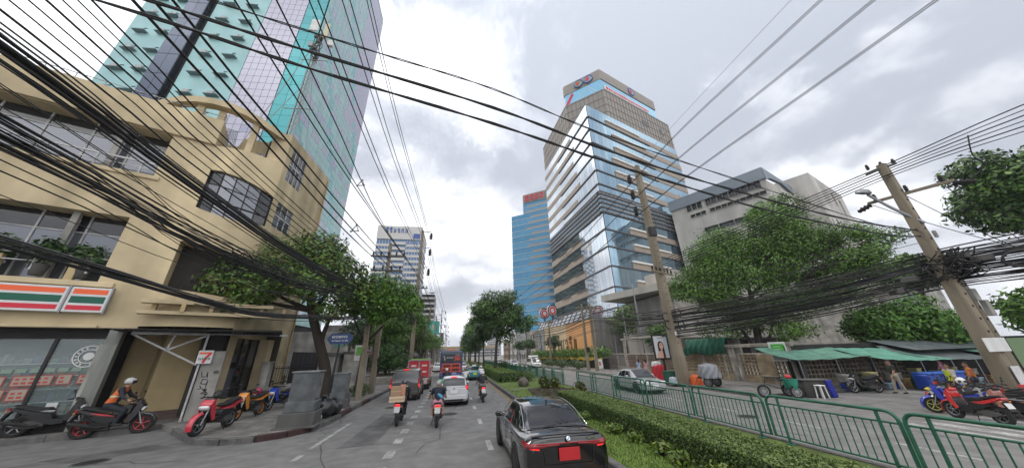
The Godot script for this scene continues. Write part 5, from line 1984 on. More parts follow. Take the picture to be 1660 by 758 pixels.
	for q: Vector3 in [v3(0.75,5.3,0.1),v3(0.85,4.3,0.1),v3(-0.5,5.0,0.2),v3(-0.4,4.4,0.2)]:
		mb = MB.new()
		var row := PackedVector3Array()
		for k in 3: for i in 16: row.push_back(q + v3(cos(TAU * i / 15) * 0.3, sin(TAU * i / 15) * 0.34,0.03 * k))
		mb.tube(row, 0.035,5)
		part("cable_coil", mb, M.cable, t)
	mb = MB.new()
	mb.cbox(v3(0.95,2.9,-0.4),v3(0.45,0.7,0.3),0.03)
	part("meter_cabinet", mb, M.dark_conc, t)
	# right high lines
	for q: Array in [[17.9,16.2,17.9],[15.9,14.3,16.15],[14.1,12.6,14.4]]:
		for k in 2:
			cable(bend([v3(16.55 + k * 0.13, q[0] - 0.6,14),v3(16.55 + k * 0.13, q[0],-5),v3(16.5 + k * 0.13, q[0] + 0.45,-15),v3(16.5 + k * 0.05, q[2] + 0.05,-22.8),v3(17.2 + k * 0.1, q[2] - 0.9,-50),v3(17.2 + k * 0.1, q[2],-90)]),0.02, "thin high line passing the tan pole on the right", "high lines on the right side")
	cable(bend([v3(16.8,19.2,14),v3(16.8,19.6,-5),v3(17.4,20.1,-22.7),v3(17.4,19.6,-60)]),0.01, "single thinnest earth wire over the right high lines", "")
	# the near right pole
	t = concrete_pole(v3(23.12,0,-10.0),11.9,0.54, "near tan concrete pole at the right edge with a crossarm and tangled cables")
	var ad := v3(0.4,0,0.916)
	crossarm(t, v3(0.1,9.95,0.3), ad, 1.45,3, M.pole)
	for s: float in [-1.0,1.0]:
		mb = MB.new()
		insulator(mb, v3(0.1,9.85,0.3) + ad * 1.35 * s, ad * s + Vector3.DOWN * 0.4,1.6)
		part("strain_insulator", mb, M.dark, t)
	mb = MB.new()
	mb.beam(v3(-0.5,11.55,-0.5),v3(0.3,11.75,0.4),0.1,0.1)
	var ta := part("top_bracket", mb, M.dark_conc, t)
	for s: float in [-0.4,0.0,0.35]:
		mb = MB.new()
		insulator(mb, v3(s, 11.75, s * 0.9), UP, 0.9)
		part("insulator", mb, M.dark, ta)
	mb = MB.new()
	mb.tube(bend([v3(0.0,8.2,0.3),v3(-0.35,9.3,-0.3),v3(-0.6,10.4,-0.8)]),0.07,6)
	part("lamp_arm", mb, M.galv, t)
	mb = MB.new()
	mb.lathe(v3(-0.65,10.55,-0.9),[v2(0,-0.1),v2(0.3,-0.06),v2(0.33,0.05),v2(0.2,0.2),v2(0,0.24)],14, Basis(Vector3.RIGHT, 0.5))
	part("lamp_head", mb, M.galv, t)
	for q: Array in [[v3(0.45,4.6,0.25),v3(0.3,0.55,0.2)],[v3(0.75,4.0,0.3),v3(0.25,0.7,0.2)],[v3(0.2,7.6,0.32),v3(0.16,0.35,0.1)]]:
		mb = MB.new()
		mb.cbox(q[0], q[1],0.02)
		part("junction_box", mb, M.white_wall, t)
	mb = MB.new()
	mb.cbox(v3(-0.25,2.45,0.36),v3(1.35,0.55,0.03),0.008)
	part("white_board", mb, M.white, t)
	mb = MB.new()
	mb.cbox(v3(0.06,1.25,0.34),v3(0.5,0.7,0.03),0.008)
	part("paper_notice", mb, M.sign_white, t)
	t = concrete_pole(v3(24.6,0.0,-10.4),6.4,0.5, "shorter grey concrete post right behind the near tan pole")
	# lines from its top to the middle pole
	var da := v3(-5.6,0,-12.7)
	for k in 6:
		var o := v3(0.3 - k * 0.1,11.9 - k * 0.18,-0.2 + k * 0.12)
		cable(bend([v3(26.5,12.6 - k * 0.28,-2.0) , v3(24.85,12.45 - k * 0.24,-6),v3(23.1 + o.x, o.y, -10.0 + o.z),v3(20.4,10.9 - k * 0.2,-16.1),v3(17.6,9.9 - k * 0.2,-22.3)]),0.022 if k % 2 else 0.03, "line joining the tops of the near right pole and the tan pole", "lines between the right poles' tops")
	cable(bend([v3(24.2,11.9,-7.4),v3(24.1,10.9,-7.6),v3(24.4,10.4,-7.6),v3(24.2,9.9,-8.0),v3(23.8,9.7,-8.5)]),0.025, "twisted jumper wire looping from the lines to the crossarm of the near pole", "")
	for k in 3:
		cable(sagging(v3(22.7 + k * 0.5,9.8,-10.9 + k * 1.1),v3(27.5 + k * 1.5,5.8 - k * 0.6,-8.0 - k * 0.5),0.25),0.018, "stay wire running down from the crossarm of the near right pole", "stay wires of the near right pole")
	for k in 3:
		cable(sagging(v3(23.0,8.0 - k * 0.35,-10.1),v3(17.6,8.3 - k * 0.5,-22.5),0.35),0.014, "thin grey wire between the two right poles under the crossarms", "thin grey wires between the right poles", M.cable2)
	# heavy drooping bundle between the two right poles and on to the right
	var gb := "heavy drooping bundle of cables between the right poles"
	var tones := [M.cable, M.cable, M.cable2, mat(lin(0.075,0.068,0.062),0.8), M.cable]
	for k in 60:
		var f := rng.randf()
		var y0 := lerpf(5.0,6.75, f) + rng.randf_range(-0.1,0.1)
		var y1 := lerpf(3.6,5.7, f) + rng.randf_range(-0.15,0.15)
		var dz := rng.randf_range(-0.25,0.25)
		var sg := rng.randf_range(0.05,0.35)
		cable(bend([v3(27.5, y0 + 0.6,-0.5 + dz),v3(24.6, y0 + 0.15 + rng.randf_range(-0.12,0.12),-6.9 + dz),v3(23.0, y0,-10.3 + dz),v3(21.3 + dz, lerpf(y0, y1,0.33) - sg, -14.2),v3(19.4 + dz, lerpf(y0, y1,0.66) - sg, -18.4),v3(17.5, y1,-22.4 + dz * 0.5)]), rng.randf_range(0.010,0.032), "cable of the heavy drooping bundle between the right poles", gb, tones[rng.randi() % 5])
	t = thing("cable_tangle", "mass of coiled cable, boxes and loops tied to the near right pole", "cable", v3(23.1,6.0,-10.0))
	for k in 26:
		mb = MB.new()
		var pts := []
		for i in 6: pts.append(v3(rng.randf_range(-0.5,0.6), rng.randf_range(-0.75,0.75), rng.randf_range(-0.8,1.1)))
		mb.tube(bend(pts), rng.randf_range(0.015,0.035),5)
		part("loop", mb, tones[k % 5], t)
	for q: Vector3 in [v3(0.75,-0.15,1.9),v3(0.2,-0.2,0.5),v3(1.3,0.2,3.2)]:
		mb = MB.new()
		var row := PackedVector3Array()
		for k in 4: for i in 18: row.push_back(q + v3(0.16 * cos(TAU * i / 17),0.34 * sin(TAU * i / 17),0.42 * cos(TAU * i / 17)) + v3(0.03,0.02,0) * k)
		mb.tube(row, 0.045,5)
		part("coil", mb, M.cable, t)
	for q: Vector3 in [v3(-0.5,-0.9,-1.6),v3(0.4,0.1,1.1),v3(0.2,0.35,0.6),v3(-0.4,-0.4,-1.0)]:
		mb = MB.new()
		mb.cbox(q, v3(0.3,0.28,0.6),0.03)
		part("splice_box", mb, M.dark_conc, t)
	# on from the tan pole to the two plain poles by the hall
	for k in 30:
		var f := rng.randf()
		var y0 := lerpf(3.7,5.8, f)
		var y1 := lerpf(5.0,8.2, f) + rng.randf_range(-0.3,0.3)
		cable(bend([v3(17.5, y0,-22.8),v3(18.1 + rng.randf_range(-0.2,0.2), (y0 + y1) * 0.5 - rng.randf_range(0.3,1.0),-30),v3(18.8, y1 - rng.randf_range(0.2,0.6),-37),v3(19.5, y1,-44),v3(19.8, y1 - 0.6,-58),v3(20, y1,-80)]), rng.randf_range(0.014,0.03), "cable strung from the tan pole along the right pavement past the hall", "cables along the right pavement past the hall", tones[rng.randi() % 5])
	for k in 10:
		var y0 := rng.randf_range(4.6,8.4)
		cable(sagging(v3(17.5, y0,-22.9),v3(32 + k, 6 + rng.randf_range(-1.5,3),-42), rng.randf_range(0.3,1.0)),0.014, "slack wire from the tan pole to the buildings behind the fence", "slack wires from the tan pole to the buildings", M.cable2)
	t = concrete_pole(v3(19.42,0.13,-44.8),9.6,0.42, "left one of two grey concrete poles in front of the orange hall")
	crossarm(t, v3(0,9.0,0.2), Vector3.RIGHT, 1.1,4, M.pole)
	mb = MB.new()
	mb.cbox(v3(0.15,2.9,0.3),v3(0.45,0.55,0.3),0.03)
	part("box", mb, M.dark, t)
	t = concrete_pole(v3(19.75,0.13,-42.6),9.2,0.42, "right one of two grey concrete poles in front of the orange hall")
	crossarm(t, v3(0,8.4,0.2), Vector3.RIGHT, 1.0,4, M.pole)
	for k in 3:
		t = concrete_pole(v3(20.4 + k * 0.3,0.13,-66.0 - k * 24.0),9.5,0.42, "far grey pole along the right pavement, " + ["nearest", "middle", "farthest"][k] + " of three", "far poles along the right pavement")
		crossarm(t, v3(0,8.6,0.2), Vector3.RIGHT, 1.0,4, M.pole)
	# telecom mast on the corner building's roof
	t = thing("telecom_mast", "guyed lattice mast with flat antenna panels on the yellow building's roof", "mast", v3(-13.5,16.4,-21.5))
	mb = MB.new()
	for k in 3:
		var a := TAU * k / 3.0
		mb.bar(v3(cos(a),0, sin(a)) * 0.28,v3(cos(a) * 0.2,13.6, sin(a) * 0.2),0.035,5)
	for i in 22:
		var y := i * 0.62
		for k in 3:
			var a := TAU * k / 3.0; var b := TAU * (k + 1) / 3.0
			mb.bar(v3(cos(a),0, sin(a)) * 0.25 + UP * y, v3(cos(b),0, sin(b)) * 0.25 + UP * (y + 0.62),0.016,4)
	part("lattice", mb, M.galv, t)
	mb = MB.new()
	mb.bar(v3(0,13,0),v3(0.3,16.6,0),0.06)
	part("top_pole", mb, M.galv, t)
	for q: Array in [[v3(-0.55,15.2,0.3),v3(0.7,1.5,0.16), M.white],[v3(0.65,14.4,0.5),v3(0.42,1.9,0.2), mat(lin(0.6,0.56,0.4),0.6)],[v3(1.1,13.2,0.2),v3(0.5,0.7,0.3), M.white],[v3(-0.5,12.9,0.1),v3(0.4,0.6,0.25), M.galv]]:
		mb = MB.new()
		mb.cbox(q[0], q[1],0.04)
		part("antenna_panel", mb, q[2], t)
	for k in 8:
		mb = MB.new()
		var p := v3(rng.randf_range(-0.4,0.6),11.2 + k * 0.38, rng.randf_range(-0.2,0.4))
		mb.cbox(p, v3(0.28,0.36,0.22),0.03)
		part("radio_unit", mb, M.dark_conc if k % 2 else M.dark, t)
	mb = MB.new()
	for k in 7:
		var pts := []
		for i in 5: pts.append(v3(rng.randf_range(-0.45,0.5),11.0 + i * 0.8 + rng.randf_range(-0.2,0.2), rng.randf_range(-0.1,0.4)))
		mb.tube(bend(pts),0.03,5)
	stuff(part("feeder_cable", mb, M.cable2, t))
	for k in 2:
		mb = MB.new()
		var y := 5.2 + k * 5.6
		mb.bar(v3(-0.9, y, 0.2),v3(1.3, y + 0.2,0.2),0.04)
		mb.bar(v3(-2.6,0.2,0.8),v3(-0.1, y + 3.0,0),0.03)
		mb.bar(v3(1.0,0.2,-1.4),v3(0.1, y, 0),0.03)
		part("stay", mb, M.galv, t)

const G_MID: Array[Color] = [Color(0.08,0.135,0.03), Color(0.105,0.165,0.04), Color(0.06,0.105,0.024), Color(0.13,0.195,0.045)]
const G_DARK: Array[Color] = [Color(0.03,0.062,0.018), Color(0.042,0.085,0.022), Color(0.022,0.048,0.015), Color(0.06,0.11,0.028)]
const G_LIGHT: Array[Color] = [Color(0.11,0.19,0.03), Color(0.14,0.22,0.045), Color(0.08,0.15,0.025), Color(0.06,0.11,0.02)]
const G_OLIVE: Array[Color] = [Color(0.10,0.125,0.03), Color(0.075,0.10,0.028), Color(0.13,0.14,0.04), Color(0.05,0.075,0.02)]

func tree(called: String, label: String, at: Vector3, trunk: Array, r0: float, limbs: Array, clumps: Array, size: float, tones: Array, bark: Material, group := "") -> Node3D:
	# trunk: points; limbs: [from index, end]; clumps: [centre, radii, count]
	var t := thing(called, label, "tree", at, 0, group)
	var mb := MB.new()
	var p := bend(trunk, 5)
	var rr := []
	for i in p.size(): rr.append(lerpf(r0, r0 * 0.5, float(i) / p.size()) * rng.randf_range(0.92,1.1))
	mb.tube(p, rr, 9)
	var tr := part("trunk", mb, bark, t)
	for l: Array in limbs:
		mb = MB.new()
		var a: Vector3 = trunk[l[0]]; var b: Vector3 = l[1]
		var m := a.lerp(b, 0.5) + v3(rng.randfn() * 0.15,-0.1 * (b - a).length() * 0.3, rng.randfn() * 0.15)
		var q := bend([a, m, b],4)
		var r2 := []
		for i in q.size(): r2.append(lerpf(r0 * 0.5, r0 * 0.12, float(i) / (q.size() - 1)))
		mb.tube(q, r2,6)
		part("limb", mb, bark, t)
	mb = MB.new()
	for c: Array in clumps:
		leafy(mb, c[0], c[1], c[2], size, tones, 0.35)
		# twigs that carry the leaves of this clump
	mb.col = Color.WHITE
	stuff(part("crown", mb, M.leaf, t))
	mb = MB.new()
	for c: Array in clumps:
		var base: Vector3 = trunk[trunk.size() - 1]
		for k in 3:
			var e: Vector3 = c[0] + v3(rng.randfn(), rng.randfn(), rng.randfn()) * (c[1] as Vector3) * 0.35
			mb.tube(bend([base.lerp(e, 0.45), base.lerp(e, 0.75) + v3(0,0.1,0), e],2),[0.03,0.028,0.024,0.018,0.012],4, false)
	stuff(part("twig", mb, bark, t))
	return t

func ring_clumps(c: Vector3, r: Vector3, n: int, k: float, count: int) -> Array:
	# uneven clumps spread over an ellipsoid
	var o := []
	for i in n:
		var y := 1.0 - 2.0 * (i + 0.5) / n
		var a := i * 2.39996 + rng.randf() * 0.7
		var q := v3(cos(a) * sqrt(1 - y * y), y, sin(a) * sqrt(1 - y * y)) * rng.randf_range(0.55,0.85)
		var s := rng.randf_range(0.75,1.25) * k
		o.append([c + q * r, v3(s, s * 0.72, s), int(count * s * s / (k * k))])
	o.append([c, r * 0.55, count])
	return o

func hedge_box(called: String, label: String, x0: float, x1: float, z0: float, z1: float, h: float, size: float, dens: float, tones: Array, round_top := 0.1) -> void:
	# a clipped hedge: dark core and a skin of small leaves
	var t := thing(called, label, "hedge", v3(0,0.15,0))
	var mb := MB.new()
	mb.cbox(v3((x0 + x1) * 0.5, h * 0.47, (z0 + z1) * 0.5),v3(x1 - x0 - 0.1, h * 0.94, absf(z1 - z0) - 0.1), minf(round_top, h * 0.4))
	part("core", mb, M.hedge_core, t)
	mb = MB.new()
	var L := absf(z1 - z0)
	var W := x1 - x0
	var zb := minf(z0, z1)
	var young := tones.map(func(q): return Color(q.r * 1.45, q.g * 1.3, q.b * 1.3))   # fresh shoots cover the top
	for f: Array in [[L * W, 0],[L * h, 1],[L * h, 2],[W * h, 3],[W * h, 4]]:
		for i in int(f[0] * dens):
			var a := rng.randf(); var b := rng.randf()
			var p: Vector3; var d: Vector3
			var j := rng.randfn() * 0.025
			match f[1]:
				0: p = v3(x0 + W * a, h + j, zb + L * b); d = UP
				1: p = v3(x0 + j, h * b, zb + L * a); d = Vector3.LEFT
				2: p = v3(x1 + j, h * b, zb + L * a); d = Vector3.RIGHT
				3: p = v3(x0 + W * a, h * b, zb + j); d = Vector3.FORWARD
				_: p = v3(x0 + W * a, h * b, zb + L + j); d = Vector3.BACK
			var bump := sin(p.z * 2.3) * 0.012 + sin(p.z * 5.1 + p.x * 3.0) * 0.010
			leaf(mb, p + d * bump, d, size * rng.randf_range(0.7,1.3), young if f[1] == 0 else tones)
	stuff(part("leaves", mb, M.leaf, t))

func bush(called: String, label: String, at: Vector3, r: Vector3, n: int, size: float, tones: Array, group := "", cat := "bush") -> Node3D:
	var t := thing(called, label, cat, at, 0, group)
	var mb := MB.new()
	for k in 5:
		mb.tube(bend([v3(rng.randfn() * 0.05,0, rng.randfn() * 0.05),v3(rng.randfn() * r.x * 0.3, r.y * 0.8, rng.randfn() * r.z * 0.3)]),0.02,4, false)
	part("stem", mb, M.bark, t)
	mb = MB.new()
	for k in 5:
		leafy(mb, v3(rng.randfn() * 0.25 * r.x, r.y * rng.randf_range(0.85,1.15), rng.randfn() * 0.25 * r.z), r * rng.randf_range(0.7,0.95), n / 5, size, tones, 0.3)
	stuff(part("leaves", mb, M.leaf, t))
	return t

func greenery() -> void:
	# street tree before the yellow building
	var cl := []
	for q: Array in [[-10.6,8.6,-20.6,1.9,430],[-12.6,7.6,-20.2,1.4,260],[-13.2,6.6,-19.6,1.2,180],[-9.0,9.4,-20.8,1.5,300],[-8.4,8.2,-20.4,1.7,380],[-7.2,7.6,-20.6,1.35,280],[-6.7,6.4,-20.4,1.1,230],[-8.6,6.7,-19.6,1.2,220],[-11.4,6.4,-19.4,1.1,200],[-10.0,7.0,-19.4,1.2,200],[-7.6,5.2,-20.2,0.8,110],[-12.0,5.4,-19.4,0.8,110]]:
		cl.append([v3(q[0], q[1], q[2]) - v3(-7.9,0,-22.6),v3(q[3], q[3] * 0.75, q[3]), int(q[4] * 3.4)])
	tree("street_tree", "leafy street tree with a thick dark trunk growing behind the grey cabinet", v3(-7.9,0.18,-22.6),[v3(0,0,0),v3(-0.05,1.6,0.1),v3(-0.55,3.4,0.6),v3(-1.15,5.4,1.3),v3(-1.4,7.0,1.6)],0.36,[[3,v3(-4.0,6.9,2.4)],[3,v3(0.2,7.2,2.0)],[4,v3(-2.6,8.6,2.0)],[2,v3(0.6,6.0,2.0)],[3,v3(-4.9,6.2,3.0)]], cl, 0.155, G_MID + [Color(0.13,0.16,0.035), Color(0.15,0.12,0.04)], M.bark)
	# second one hides the concrete poles
	cl = []
	for q: Array in [[-7.0,6.7,-23.4,1.2,330],[-5.6,7.4,-23.0,1.3,400],[-4.2,6.9,-22.8,1.2,380],[-3.3,6.1,-22.8,0.85,240],[-4.9,6.2,-22.4,1.1,320],[-6.3,5.7,-22.6,0.9,220],[-4.2,5.6,-22.3,0.75,190],[-5.3,5.1,-22.5,0.7,150],[-7.6,5.9,-23.6,0.8,170]]:
		cl.append([v3(q[0], q[1], q[2]) - v3(-6.75,0,-25.6),v3(q[3], q[3] * 0.7, q[3]), int(q[4] * 3.0)])
	tree("street_tree", "street tree with a bright flat crown hiding the tops of the concrete poles", v3(-6.75,0.18,-25.6),[v3(0,0,0),v3(0.05,1.8,0.1),v3(0.3,3.6,0.8),v3(0.9,5.2,2.0)],0.24,[[2,v3(-0.6,5.9,2.4)],[2,v3(2.4,5.6,2.8)],[3,v3(1.4,6.9,2.8)]], cl, 0.13, G_LIGHT, M.bark2)
	# the row beyond
	var gr := "street trees in a row down the left pavement"
	for k in 11:
		var z := -41.0 - k * 9.5
		var h := rng.randf_range(7.2,10.4)
		var x := -7.6 + rng.randf_range(-0.6,0.6)
		tree("street_tree", "street tree of the left pavement row, " + ["first past the poles", "second past the poles", "third past the poles", "fourth past the poles", "fifth past the poles", "sixth past the poles", "seventh past the poles", "eighth past the poles", "ninth past the poles", "tenth past the poles", "last and farthest"][k],v3(x, 0.18, z),[Vector3.ZERO, v3(rng.randfn() * 0.1, h * 0.3,0),v3(rng.randfn() * 0.3, h * 0.62,0)],0.2,[[1,v3(-1.2, h * 0.75,0.4)],[1,v3(1.4, h * 0.7,0)],[2,v3(0, h * 0.9,0)]], ring_clumps(v3(0.2, h * 0.78,0),v3(2.7, h * 0.26,2.7),9,1.15,260 if k > 3 else 520),0.17,[G_MID, G_LIGHT, G_OLIVE][k % 3], M.bark, gr)
	for k in 8:
		var z := -47.0 - k * 13
		tree("garden_tree", "tree behind the left garden walls, " + ["first", "second", "third", "fourth", "fifth", "sixth", "seventh", "last"][k] + " from the tallest pole", v3(-12.5 - (k % 3),0.18, z),[Vector3.ZERO, v3(0,3,0),v3(0.2,5.2,0)],0.2,[[1,v3(-1.5,6,0)],[1,v3(1.5,6,0)]], ring_clumps(v3(0,6.2,0),v3(3.2,2.6,3.0),8,1.4,200),0.26,[G_DARK, G_MID][k % 2], M.bark, "trees behind the left garden walls")
	# dense clipped bush on the planter, round bush at the pole
	var t := thing("round_shrub", "dense dark green shrub on a raised bed behind the tan van", "shrub", v3(-7.4,0.5,-39.0))
	var mb := MB.new()
	for c: Array in ring_clumps(v3(0,2.1,0),v3(1.8,1.6,2.0),12,0.95,300): leafy(mb, c[0], c[1], c[2],0.15, G_DARK + [Color(0.05,0.12,0.02)],0.3)
	stuff(part("leaves", mb, M.leaf, t))
	t.set_meta("label", "dense dark green shrub on a raised bed beyond the concrete poles")
	mb = MB.new()
	for k in 6: mb.tube(pv([v3(rng.randfn() * 0.3,-0.3, rng.randfn() * 0.3),v3(rng.randfn() * 0.7,1.6, rng.randfn() * 0.7)]),0.05,5)
	part("stem", mb, M.bark, t)
	t = thing("raised_bed", "low white walled bed under the dense dark shrub", "planter", v3(-7.6,0.18,-40.0))
	mb = MB.new()
	mb.cbox(v3(0,0.35,0),v3(3.6,0.7,9.0),0.04)
	part("wall", mb, M.white_wall, t)
	mb = MB.new()
	mb.box(v3(0,0.7,0),v3(3.2,0.06,8.6))
	part("soil", mb, M.soil, t)
	bush("round_bush", "small round grey green bush at the foot of the short concrete pole", v3(-6.7,0.15,-25.6),v3(0.62,0.5,0.62),1100,0.07,[Color(0.09,0.12,0.05), Color(0.06,0.09,0.035), Color(0.12,0.15,0.07)])
	# plants on the balcony of the yellow building
	for k in 4:
		var p := on_a([-5.1,-3.75,-2.55,-6.6][k],7.0,-0.25)
		bush("balcony_plant", ["leafy balcony plant left of the column over the striped sign", "leafy balcony plant at the column over the striped sign", "leafy balcony plant at the right end over the striped sign", "leafy balcony plant at the far left over the striped sign"][k], p, v3(0.62,0.62,0.4),420,0.13, G_DARK + [Color(0.07,0.11,0.03)], "plants on the yellow building's balcony", "plant")
		var m2 := MB.new()
		m2.lathe(v3(0,-0.5,0),[v2(0.0,0),v2(0.2,0),v2(0.27,0.5),v2(0.22,0.5)],12)
		part("pot", m2, M.dark_conc, get_child(get_child_count() - 1))
	# median trees
	var gm := "trees in a row along the median"
	cl = ring_clumps(v3(0.9,8.0,0),v3(3.9,3.0,3.6),16,1.35,620) + [[v3(3.6,6.3,0.5),v3(1.7,1.1,1.7),800],[v3(-2.4,8.6,0),v3(1.3,1.0,1.3),560],[v3(1.4,5.0,0),v3(1.2,1.3,1.2),480],[v3(4.9,6.9,0),v3(1.2,0.8,1.2),400]]
	tree("median_tree", "biggest and nearest dark tree of the median, full crown on a bare trunk", v3(5.5,0.15,-43.0),[Vector3.ZERO, v3(0.05,2.2,0),v3(0.25,4.6,0),v3(0.6,7.0,0)],0.24,[[2,v3(3.2,6.4,0.3)],[2,v3(-1.4,7.6,0)],[3,v3(1.0,9.4,0)],[2,v3(2.0,7.5,-1.0)]], cl, 0.18, G_DARK + G_MID, M.bark, gm)
	for k in 11:
		var z := -52.0 - k * 11.0
		var h := rng.randf_range(9.0,11.5)
		tree("median_tree", "dark slender median tree, " + ["second", "third", "fourth", "fifth", "sixth", "seventh", "eighth", "ninth", "tenth", "eleventh", "twelfth"][k] + " from the near end of the row", v3(5.2 + rng.randf_range(-0.5,0.5),0.15, z),[Vector3.ZERO, v3(rng.randfn() * 0.1, h * 0.35,0),v3(rng.randfn() * 0.2, h * 0.65,0)],0.16,[[1,v3(-1.0, h * 0.7,0)],[1,v3(1.1, h * 0.66,0.3)],[2,v3(0, h * 0.92,0)]], ring_clumps(v3(0, h * 0.66,0),v3(2.3, h * 0.34,2.4),11,1.15,300 if k > 2 else 480),0.18,[G_DARK, G_MID][k % 2], M.bark, gm)
	# big feathery tree over the breeze block wall
	cl = []
	for q: Array in [[22.2,9.0,-24.5,1.9,700],[24.3,11.5,-24.4,2.2,950],[27.0,13.3,-23.5,2.4,1150],[29.8,13.6,-22.5,2.2,950],[31.6,12.2,-21.0,2.2,950],[33.6,9.9,-19.5,1.9,750],[27.5,10.3,-23.0,2.7,1200],[24.8,8.4,-24.0,2.2,850],[31.0,9.2,-21.5,2.4,950],[28.4,7.3,-22.5,2.3,750],[23.4,6.4,-24.0,1.6,420],[25.8,5.4,-23.5,1.6,400],[30.0,6.0,-21.5,1.9,450],[32.8,7.0,-20.4,1.7,450],[27.8,4.4,-22.5,1.5,300],[30.6,15.0,-21.8,1.3,380],[21.3,7.8,-24.8,1.1,260],[35.0,9.0,-18.6,1.3,360],[33.5,11.4,-20.0,1.7,640],[35.6,10.3,-18.4,1.3,420],[32.4,8.2,-20.5,1.8,640],[30.4,11.2,-21.6,2.0,700],[34.6,8.0,-19.0,1.3,360],[24.6,4.4,-23.4,1.3,300],[29.2,4.8,-21.8,1.4,300],[25.5,9.8,-23.8,2.0,600],[29.2,11.6,-22.6,2.0,650]]:
		for j in 5:
			cl.append([v3(q[0] + rng.randfn() * q[3] * 0.55, q[1] + rng.randfn() * q[3] * 0.5, q[2] + rng.randfn() * q[3] * 0.5) - v3(26.5,0,-23.8),v3(q[3] * 0.7, q[3] * 0.5, q[3] * 0.7), int(q[4] * 0.85)])
	tree("shade_tree", "wide feathery shade tree rising behind the breeze block wall", v3(26.5,0.14,-23.8),[Vector3.ZERO, v3(0.1,2.0,0),v3(0.3,4.2,0.2),v3(0.6,7.0,0.4)],0.38,[[1,v3(-2.0,6.4,0)],[2,v3(-3.0,9.5,-0.5)],[2,v3(3.5,8.2,1.8)],[3,v3(1.0,11.5,0.5)],[3,v3(4.5,10.8,2.2)],[1,v3(1.8,5.0,0.8)],[2,v3(5.8,8.0,3.4)]], cl, 0.12, G_LIGHT + [Color(0.10,0.17,0.03), Color(0.13,0.20,0.04)], M.bark2)
	# glossy shrubs over the stalls, trees at the right edge
	t = thing("broadleaf_shrub", "bright green broadleaf shrub mass hanging over the stall awnings", "shrub", v3(37.2,0,-19.5))
	mb = MB.new()
	for c: Array in ring_clumps(v3(0,3.9,0),v3(5.6,1.9,2.2),26,1.2,420): leafy(mb, c[0], c[1], c[2],0.19, G_LIGHT + [Color(0.10,0.21,0.025), Color(0.05,0.13,0.02)],0.35)
	stuff(part("leaves", mb, M.leaf, t))
	mb = MB.new()
	for k in 9: mb.tube(pv([v3(-4.5 + k * 1.1,0, rng.randfn() * 0.3),v3(-4.5 + k * 1.1 + rng.randfn() * 0.4,3.6, rng.randfn() * 0.5)]),0.07,5)
	part("stem", mb, M.bark, t)
	tree("tall_tree", "tall dark tree cut by the right edge of the view", v3(51.0,0,-13.0),[Vector3.ZERO, v3(0,5,0),v3(0.2,10,0)],0.4,[[1,v3(-3,11,0)],[2,v3(-4,15,0)],[2,v3(1,17,0)]], ring_clumps(v3(-0.3,15.0,0),v3(6.6,4.4,5.5),20,1.9,900),0.26, G_DARK + G_MID, M.bark)
	tree("garden_tree", "mid green tree right of the near pole, low behind the boards", v3(41.5,0,-13.5),[Vector3.ZERO, v3(0,2.2,0),v3(0.2,3.6,0)],0.2,[[1,v3(-1.5,4,0)],[1,v3(1.5,4.2,0)]], ring_clumps(v3(0,4.2,0),v3(4.0,1.9,2.5),12,1.25,300),0.25, G_LIGHT, M.bark)
	tree("garden_tree", "sparse tree on the skyline left of the near pole, behind the cables", v3(50,0,-24),[Vector3.ZERO, v3(0,6,0),v3(0.2,9,0)],0.25,[[1,v3(-2,9,0)],[1,v3(2,9.6,0)]], ring_clumps(v3(0,10.0,0),v3(4.2,2.2,3),10,1.3,220),0.3, G_MID, M.bark)
	# trees at the orange hall and behind the fence
	for k in 3:
		tree("small_tree", ["little round topped tree in front of the orange hall", "bushy little tree left of the round topped one by the hall", "small tree by the white van, before the hall's white end"][k],v3([21.7,20.6,19.8][k],0.14,[-68.0,-86.0,-96.0][k]),[Vector3.ZERO, v3(0.05,2.0,0),v3(0,4.0,0)],0.12,[[1,v3(-0.6,4.3,0)],[1,v3(0.7,4.4,0)]], ring_clumps(v3(0,5.0,0),v3(1.9,1.3,1.8),7,0.9,170),0.2, G_DARK, M.bark, "small trees in front of the orange hall")
	for k in 9:
		t = bush("vine_bush", "bright vine bush on the hall terrace, " + ["first", "second", "third", "fourth", "fifth", "sixth", "seventh", "eighth", "ninth"][k] + " from the two grey poles", v3(22.9 - k * 0.15,1.6,-47.5 - k * 4.6),v3(1.5,0.95,2.2),520,0.2, G_LIGHT, "vine bushes along the hall terrace")
	for k in 4:
		bush("clipped_bush", "clipped roadside bush before the hall terrace, " + ["nearest", "second", "third", "farthest"][k] + " of four", v3(19.4,0.14,-48.5 - k * 8.5),v3(0.9,0.75,2.6),800,0.13,[Color(0.06,0.085,0.03), Color(0.045,0.07,0.025), Color(0.08,0.105,0.04)], "clipped bushes before the hall terrace")
	tree("garden_tree", "young tree behind the white steel posts, against the mirror tower", v3(26.8,0.14,-46.0),[Vector3.ZERO, v3(0,2.5,0),v3(0.2,5,0)],0.16,[[1,v3(-1,5,0)],[1,v3(1,5.5,0)]], ring_clumps(v3(0,7.0,0),v3(2.4,2.4,2.2),9,1.0,190),0.22, G_MID, M.bark)
	tree("garden_tree", "low tree in the gap behind the fence, left of the tan pole", v3(26.0,0.14,-36.5),[Vector3.ZERO, v3(0,1.5,0),v3(0.1,3,0)],0.14,[[1,v3(-0.8,3,0)],[1,v3(0.8,3.5,0)]], ring_clumps(v3(0,3.9,0),v3(1.5,2.2,1.5),8,0.8,170),0.2, G_LIGHT, M.bark)
	# hedges of the median
	hedge_box("clipped_hedge", "long low clipped hedge on the median beside the black sedan", 5.6,6.85,-2.2,-17.6,0.57,0.034,1300.0,[Color(0.085,0.115,0.035), Color(0.11,0.14,0.05), Color(0.06,0.085,0.025), Color(0.14,0.165,0.065)])
